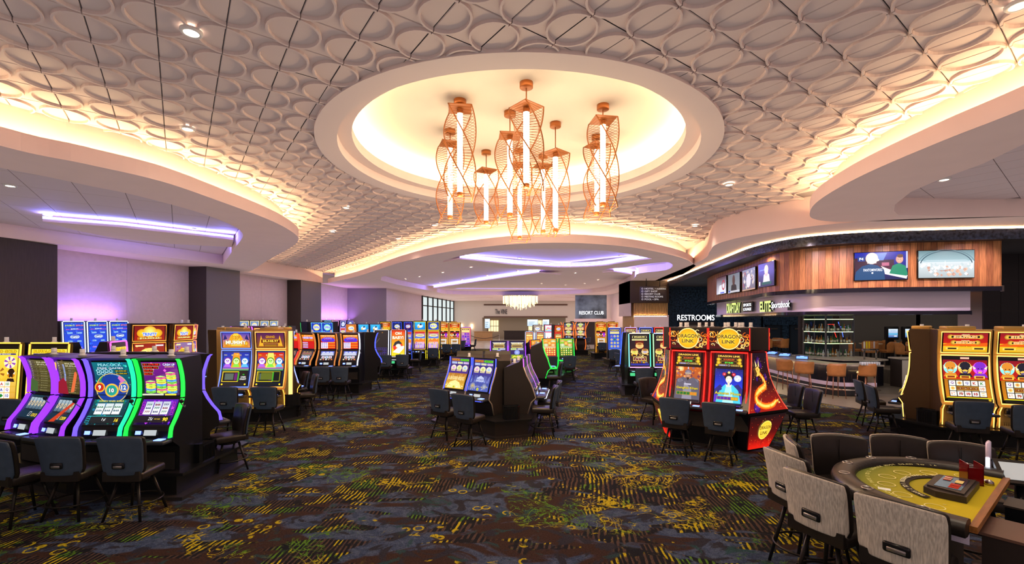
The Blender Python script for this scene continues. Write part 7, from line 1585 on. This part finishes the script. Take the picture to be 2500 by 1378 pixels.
# lobby facade
M_FAC = mat('cream_facade', (.62, .52, .44), .7)
mb = MB(); mb.box(-7.3, 57, 2.84, 9.6, 57.3, ZS + .4); mb.box(-7.3, 57, 0, -3.7, 57.3, 2.84); mb.box(6.7, 57, 0, 9.6, 57.3, 2.84); struct(mb, 'wall_lobby', M_FAC)
for k, z in enumerate((4.36, 2.84)): mb = MB(); mb.box(-3.5, 56.93, z, 6.9, 57, z + .16); struct(mb, 'trim_%d' % (20 + k), mat('brown_reveal', (.10, .045, .03), .5))
mb = MB(); mb.box(-7.3, 62, 0, 9.6, 62.2, 3.0); mb.box(-7.3, 57.3, 2.84, 9.6, 62, 2.9); struct(mb, 'wall_lobby_inner', mat('tan_inner_wall', (.36, .27, .19), .7))
t = empty('lettered_sign', (-1.35, 56.95, 3.58), 0, 'thin dark restaurant name on the cream lobby facade', 'sign'); q = empty_part(t, (0, 0, 0)); letters(q, 'The VINE', 1.5, .6, [mat('dark_metal_letter', (.05, .05, .055), .4), M_LSIDE], .05, .0)
M_SCON = mat('lit_sconce', (.3, .3, .3), .5, emit=(1.0, .72, .36), es=6.0)
for k, X in enumerate((-6.3, -5.0, 6.95, 8.0)): mb = MB(); mb.cbox(X, 56.9, 1.75, .22, .12, .5); mb.build('wall_sconce', M_SCON, None, 'warm lit box sconce on the lobby facade, ' + ('leftmost', 'second from left', 'third from left', 'rightmost')[k], 'wall lamp', 'sconces in the lobby')
for k, (X, w_) in enumerate(((-2.5, 1.4), (3.4, 2.4))): mb = MB(); mb.box(X - w_ / 2, 61.9, 1.0, X + w_ / 2, 62, 2.5); wn = struct(mb, 'window_%d' % (2 + k), mat('warm_lit_window', (.3, .3, .3), .4, emit=(1.0, .74, .38), es=1.0, sampling='NONE')); [MB().box(X - w_ / 2 + w_ * i / 4 - .02, 61.86, 1.0, X - w_ / 2 + w_ * i / 4 + .02, 61.9, 2.5).build('mullion', M_BLK, wn) for i in range(5)]; MB().box(X - w_ / 2, 61.86, 1.7, X + w_ / 2, 61.9, 1.76).build('transom', M_BLK, wn)
for k, (X, w_, h_, z) in enumerate(((-3.05, .62, 1.15, 2.1), (2.55, 1.3, .8, 2.2), (4.2, .8, .8, 2.2))):
    t = empty('lobby_screen', (X, 56.6, z), 0, ('tall lit poster screen left in the lobby', 'wide lit menu screen in the lobby, left of two', 'lit menu screen in the lobby, right of two')[k], 'screen'); c = Cv(w_, h_, lambda x, y, l, w_=w_, h_=h_: (x - w_ / 2, -l, y - h_ / 2)); c.rect(0, 0, 1, 1, 'b8d0e8', 'e8f4ff'); [c.rect(.12, .2 + .2 * i, .5 + .1 * i, .25 + .2 * i, '4a6a90') for i in range(3)]; c.build('display', t); mb = MB(); mb.box(-w_ / 2 - .03, .01, -h_ / 2 - .03, w_ / 2 + .03, .06, h_ / 2 + .03); mb.build('casing', M_BLK, t); mb = MB(); mb.box(-.04, .02, -z, .04, .05, -h_ / 2); mb.build('stand', M_BLK, t)
for k, (x0, x1, y_) in enumerate(((-4.6, -2.4, 55.5), (-1.0, 6.0, 58.5))): mb = MB(); mb.box(x0, y_, 0, x1, y_ + .8, 1.1); mb.box(x0 - .1, y_ - .1, 1.1, x1 + .1, y_ + .9, 1.16); mb.build('host_desk' if k == 0 else 'lobby_counter', M_WOODL if k == 0 else M_DARKW, None, 'small wooden host desk at the left of the lobby' if k == 0 else 'long dark counter across the lobby opening', 'desk' if k == 0 else 'counter')
mb = MB(); mb.tube([(-4.6, 50, .85), (-3.9, 50, .6), (-3.0, 50, .5), (-2.1, 50, .62), (-1.4, 50, .85)], .03, 8); t = mb.build('rope_barrier', mat('dark_rope', (.05, .03, .03), .7), None, 'sagging dark rope between posts at the lobby edge', 'rope barrier')
for X in (-4.6, -1.4): mb = MB(); mb.lathe([(0, 0), (.16, 0), (.16, .02), (.03, .04), (.025, .92), (.04, .95), (0, .97)], 14, 0, X, 50); mb.build('post', M_CHR, t)
# hanging crystal chandelier of the lobby
M_CRY = mat('lit_crystal', (.6, .5, .3), .2, emit=(1.0, .74, .34), es=1.5, sampling='NONE')
t = empty('crystal_chandelier', (.8, 44, 3.4), 0, 'wide golden crystal chandelier hanging over the far lobby', 'chandelier'); mb = MB(); mb.lathe([(0, 1.50), (1.7, 1.50), (1.7, 1.42), (0, 1.42)], 32); mb.build('ceiling_plate', M_CHR, t); mb = MB(); rc = random.Random(3)
for r_, n_, l_ in ((1.65, 46, .75), (1.35, 40, .95), (1.0, 30, 1.1), (.6, 20, 1.25), (.25, 8, 1.35)):
    for k in range(n_): a = 2 * math.pi * k / n_ + rc.random() * .1; q = l_ * rc.uniform(.75, 1.05); mb.cbox(r_ * math.cos(a), r_ * math.sin(a), 1.42 - q / 2, .045, .02, q)
tag(mb.build('crystal_strands', M_CRY, t), kind='stuff')

# ================================================================ CARD TABLE
TC = Vector((4.02, 3.86)); TA = math.atan2(.605, .796)            # middle of the dealer edge, direction along it
U_ = Vector((.796, .605)); V_ = Vector((-.605, .796)); ZT = .97
t = empty('card_table', (TC.x, TC.y, 0), TA, 'half round card table with yellow green felt and padded black rail', 'card table')
def dee(a, b, n=40): return [(a * math.cos(math.pi * i / n), b * max(0, math.sin(math.pi * i / n)) ** .92) for i in range(n + 1)]
mb = MB(); mb.prism(dee(.88, .98), ZT - .02, ZT); fixn(mb.build('tabletop', M_DARKW, t))
def felt():
    m = bpy.data.materials.new('green_gold_felt'); m.use_nodes = True; nt = m.node_tree; b = nt.nodes['Principled BSDF']; tc = nt.nodes.new('ShaderNodeTexCoord'); sp_ = nt.nodes.new('ShaderNodeSeparateXYZ'); nt.links.new(tc.outputs['Object'], sp_.inputs[0])
    rp = nt.nodes.new('ShaderNodeValToRGB'); mr = nt.nodes.new('ShaderNodeMapRange'); mr.inputs[1].default_value = .15; mr.inputs[2].default_value = .95; nt.links.new(sp_.outputs['Y'], mr.inputs[0]); nt.links.new(mr.outputs[0], rp.inputs[0]); rp.color_ramp.elements[0].color = (.46, .33, .004, 1); rp.color_ramp.elements[1].color = (.11, .14, .020, 1)
    nt.links.new(rp.outputs[0], b.inputs['Base Color']); b.inputs['Roughness'].default_value = .95; return m
mb = MB(); mb.prism(dee(.80, .90), ZT, ZT + .004, bottom=False); fe_ = fixn(mb.build('felt', felt(), t))
def ff(x, y, l): return (x - .85, y, ZT + .005 + l)
c = Cv(1.7, 1.0, ff)
ce_ = lambda x, y: ((x + .85) / 1.7, y / 1.0)
for i in range(7):
    a = R(180 - (15 + 25 * i)); x_, y_ = .60 * math.cos(a), .08 + .60 * math.sin(a); c.ring((x_ + .85) / 1.7, y_, .04, .005, 'd8c880', 20); c.disc((x_ * .80 + .85) / 1.7, .04 + (y_ - .04) * .80, .008, 'b8a850', n=6)
c.up(); n = 22
for i in range(n):
    a0, a1 = R(155 - 130 * i / n), R(155 - 130 * (i + 1) / n); P_ = lambda r, a: (.85 + r * math.cos(a), .14 + r * .92 * math.sin(a)); c._f([P_(.47, a0), P_(.47, a1), P_(.40, a1), P_(.40, a0)], C_('1c120a'))
def arc_text(s_, r, a0, a1, hgt, col, cy):
    for i, ch in enumerate(s_):
        if ch == ' ': continue
        a = R(a0 + (a1 - a0) * (i + .5) / len(s_)); V, Fc, x0, x1, y0, y1 = glyphs(ch, .01); k = hgt / .72; c.up(); b = len(c.mb.v); cx, cy_ = .85 + r * math.cos(a), cy + r * math.sin(a); T_ = Vector((math.sin(a), -math.cos(a))); N_ = Vector((math.cos(a), math.sin(a)))
        c.mb.v += [c.fn(*(Vector((cx, cy_)) + T_ * (v[0] - (x0 + x1) / 2) * k + N_ * (v[1] - .36) * k), c.l) for v in V]
        for f in Fc: c.mb.face([b + i_ for i_ in f], 0, C_(col))
arc_text('PAYS 2 TO 1 INSURANCE PAYS 2 TO 1', .432, 150, 30, .036, 'e8dcb0', .125); arc_text('BLACKJACK PAYS 3 TO 2  DEALER MUST DRAW TO 16', .75, 150, 30, .030, 'd8d088', .06)
tag(c.build('felt_print', fe_, M_PRINT), kind='stuff')
# padded rail with cup holders
M_RAIL = mat('black_padded_rail', (.014, .010, .008), .38)
rl = [(.90 * math.cos(math.pi * i / 40), 1.0 * max(0, math.sin(math.pi * i / 40)) ** .92) for i in range(41)]; mb = MB()
prof = [(-.10, 0), (-.09, .035), (-.04, .055), (.03, .055), (.085, .03), (.10, -.01), (.08, -.06), (.0, -.07), (-.09, -.05)]
rows = []
for i, (x_, y_) in enumerate(rl):
    a = Vector(rl[max(i - 1, 0)]); b = Vector(rl[min(i + 1, 40)]); d = (b - a).normalized(); nn = Vector((d.y, -d.x)); rows.append([(x_ + nn.x * u, y_ + nn.y * u, ZT + .01 + v) for u, v in prof + prof[:1]])
for r0, r1 in zip(rows[:-1], rows[1:]): mb.ribbon(r0, r1)
mb.poly(rows[0][:-1]); mb.poly(rows[-1][:-1]); rail = mb.build('padded_rail', M_RAIL, t)
for i in range(7):
    a = math.pi * (i + .5) / 7; x_, y_ = .905 * math.cos(a), 1.0 * math.sin(a) ** .92; mb = MB(); mb.lathe([(.045, .0), (.04, .005), (.036, -.05), (0, -.05)], 18, 0, 0, 0); mb.lathe([(.036, .001), (.045, .004), (.046, 0)], 18, 0, 0, 0); o = mb.build('cup_holder', M_CHR, rail); o.location = (x_, y_, ZT + .066)
mb = MB(); q = [Vector((x_ * .93, y_ * .93)) for x_, y_ in rl]; mb.ribbon(z3(q, ZT - .14), z3(q, ZT - .06)); mb.build('apron', M_STEEL, t)
mb = MB(); mb.box(-.86, -.045, ZT - .035, .86, .0, ZT + .012); mb.build('dealer_edge', mat('orange_wood_edge', (.24, .08, .016), .4, noise=(6, .3), stretch=(1, 8, 8)), t)
mb = MB(); mb.box(-.35, .2, .04, .35, .65, ZT - .02); mb.box(-.45, .12, 0, .45, .72, .04); mb.build('pedestal', M_DARKW, t)
# things on the table
def on_table(x_, y_): p = TC + U_ * x_ + V_ * y_; return p.x, p.y
x_, y_ = on_table(.0, .22); q = empty('chip_tray', (x_, y_, ZT + .004), TA, 'dark lidded chip tray with red chips under its window', 'chip tray'); mb = MB(); mb.prism([(-.30, -.13), (.30, -.13), (.31, .06), (.24, .15), (-.24, .15), (-.31, .06)], 0, .055); mb.prism([(-.27, -.11), (.27, -.11), (.22, .13), (-.22, .13)], .055, .07); mb.build('case', M_CABB, q); mb = MB(); mb.box(-.20, -.08, .0705, .20, .09, .073); mb.build('window', mat('smoked_window', (.02, .03, .04), .1), q)
c = Cv(.4, .17, lambda a, b, l: (a - .2, b - .08, .0735 + l)); [c.rect(.06 + .08 * i, .12, .12 + .08 * i, .5, ('b02010', 'c83818')[i % 2]) for i in range(5)]; c.rect(.52, .12, .78, .42, 'd8b870'); [c.rect(.6 + .07 * i, .6, .65 + .07 * i, .9, ('b02010', 'e0c8a0')[i % 2]) for i in range(5)]; c.build('chips', q, M_PRINT)
x_, y_ = on_table(.42, .16); q = empty('discard_holder', (x_, y_, ZT + .004), TA + .5, 'upright dark red acrylic discard holder on the felt', 'discard holder'); M_RACR = mat('red_acrylic', (.13, .002, .004), .1); mb = MB(); mb.box(-.085, -.055, 0, .085, -.047, .19); mb.box(-.085, .047, 0, .085, .055, .19); mb.box(-.085, -.055, 0, -.077, .055, .16); mb.box(-.085, -.055, 0, .085, .055, .01); mb.build('acrylic_box', M_RACR, q)
x_, y_ = on_table(.48, .05); q = empty('card_shoe_bell', (x_, y_, ZT + .004), TA, 'small chrome lidded holder beside the red acrylic box', 'holder'); mb = MB(); mb.lathe([(0, 0), (.035, 0), (.03, .03), (.012, .045), (0, .05)], 14); mb.build('dome', M_CHR, q)
for k, (a, b) in enumerate(((.62, .10), (-.42, .60))): x_, y_ = on_table(a, b); mb = MB(); mb.box(-.032, -.045, 0, .032, .045, .002); o = mb.build('playing_card', mat('card_paper', (.7, .68, .62), .5), None, ('playing card lying near the far end of the dealer edge', 'playing card lying near the rail beside the front stool')[k], 'playing card', None, None, (x_, y_, ZT + .0045), TA + .3 * k)
# dealer side: locked box, money drop, terminals
def wpt(px, py, dh): return at(px, py, -dh)
q = empty('cash_cabinet', (3.85, 3.38, 0), TA, 'dark brown locked cabinet with sloping top at the dealer side', 'cabinet'); mb = MB(); mb.box(-.22, -.26, 0, .22, .24, .87); mb.build('carcass', mat('brown_black_cabinet', (.020, .012, .010), .5), q); mb = MB(); mb.prism([(-.23, -.27), (.23, -.27), (.23, .27), (-.23, .27)], .87, .89); mb.build('top', mat('brown_laminate_top', (.10, .045, .03), .4), q); mb = MB(); mb.lathe([(0, 0), (.02, 0), (.02, .01), (0, .015)], 12); o = mb.build('lock', M_CHR, q); o.rotation_euler = (R(90), 0, 0); o.location = (-.05, -.26, .6); mb = MB(); mb.box(-.12, -.2, .891, .02, -.1, .896); mb.build('top_plate', M_LTRIM, q)
x_, y_ = on_table(.28, -.22); q = empty('drop_box', (x_, y_, .62), TA, 'small black drop box hanging under the dealer edge', 'box'); mb = MB(); mb.box(-.14, -.10, 0, .14, .14, .28); mb.build('box', M_CAB, q); mb = MB(); mb.box(-.15, -.11, .28, .15, .15, .295); mb.build('lid', M_CABB, q)
x_, y_ = on_table(.98, -.10); q = empty('dealer_terminal', (x_, y_, 0), R(-25), 'tilted tablet screen on a black post beside the card table', 'terminal'); mb = MB(); mb.lathe([(0, 0), (.2, 0), (.2, .02), (.045, .04), (.04, .92), (0, .92)], 20); mb.build('post', M_CAB, q); M_ = Matrix.Translation((0, 0, 1.02)) @ Matrix.Rotation(R(-48), 4, 'X'); mb = MB(); mb.cbox(0, 0, 0, .34, .035, .26, 0, M_); mb.build('screen_case', M_CAB, q); mb = MB(); mb.cbox(0, -.02, 0, .27, .004, .19, 0, M_); mb.build('display', mat('pale_tablet_display', (.3, .3, .3), .2, emit=(.62, .66, .66), es=.3, sampling='NONE'), q)
x_, y_ = on_table(1.03, .12); q = empty('reading_lamp', (x_, y_, 0), R(-50), 'slim upright lamp glowing white behind the card table', 'lamp'); mb = MB(); mb.lathe([(0, 0), (.12, 0), (.12, .02), (.02, .03), (.018, .98), (0, .98)], 14); mb.build('post', M_CAB, q); mb = MB(); mb.rbox(0, 0, 1.13, .035, .13, .28, .012, 1); mb.build('head', M_STEEL, q); mb = MB(); mb.cbox(-.0, -.068, 1.06, .03, .006, .12); mb.build('light_face', neon('eef4ff', 1.6), q)
# stools round the table
M_BEIGE = mat('ribbed_beige_fabric', (.42, .33, .26), .75, noise=(110, .3), stretch=(1, 1, .03), bump=.5)
TS = stool('table_stool', .74, 1.15, .52, M_BEIGE, 'x', group='tall stools around the card table', wt=1.06); f_ = True
for px, py, d, lb in ((2195, 1232, -56, 'beige-backed tall stool at the front of the card table, nearest the camera'), (1990, 1166, -68, 'beige-backed tall stool second from the front, left of the card table'), (1920, 1112, -80, 'tall stool with beige back seen edge on, left of the card table'), (1940, 1078, -112, 'dark tall stool at the far left end of the card table'), (2047, 1071, -196, 'dark tall stool behind the card table, leftmost of three'), (2196, 1073, -202, 'dark tall stool behind the card table, middle of three'), (2345, 1091, -206, 'dark tall stool behind the card table, rightmost of three')):
    Y = 1.33 * F / (py - HZ); X = (px - 1250) / F * Y; a = R(d); x_, y_ = X - .22 * math.sin(a), Y + .22 * math.cos(a)
    if f_: TS.location = (x_, y_, 0); TS.rotation_euler = (0, 0, a); TS['label'] = lb; f_ = False
    else: copy_tree(TS, None, (x_, y_, 0), a, lb)
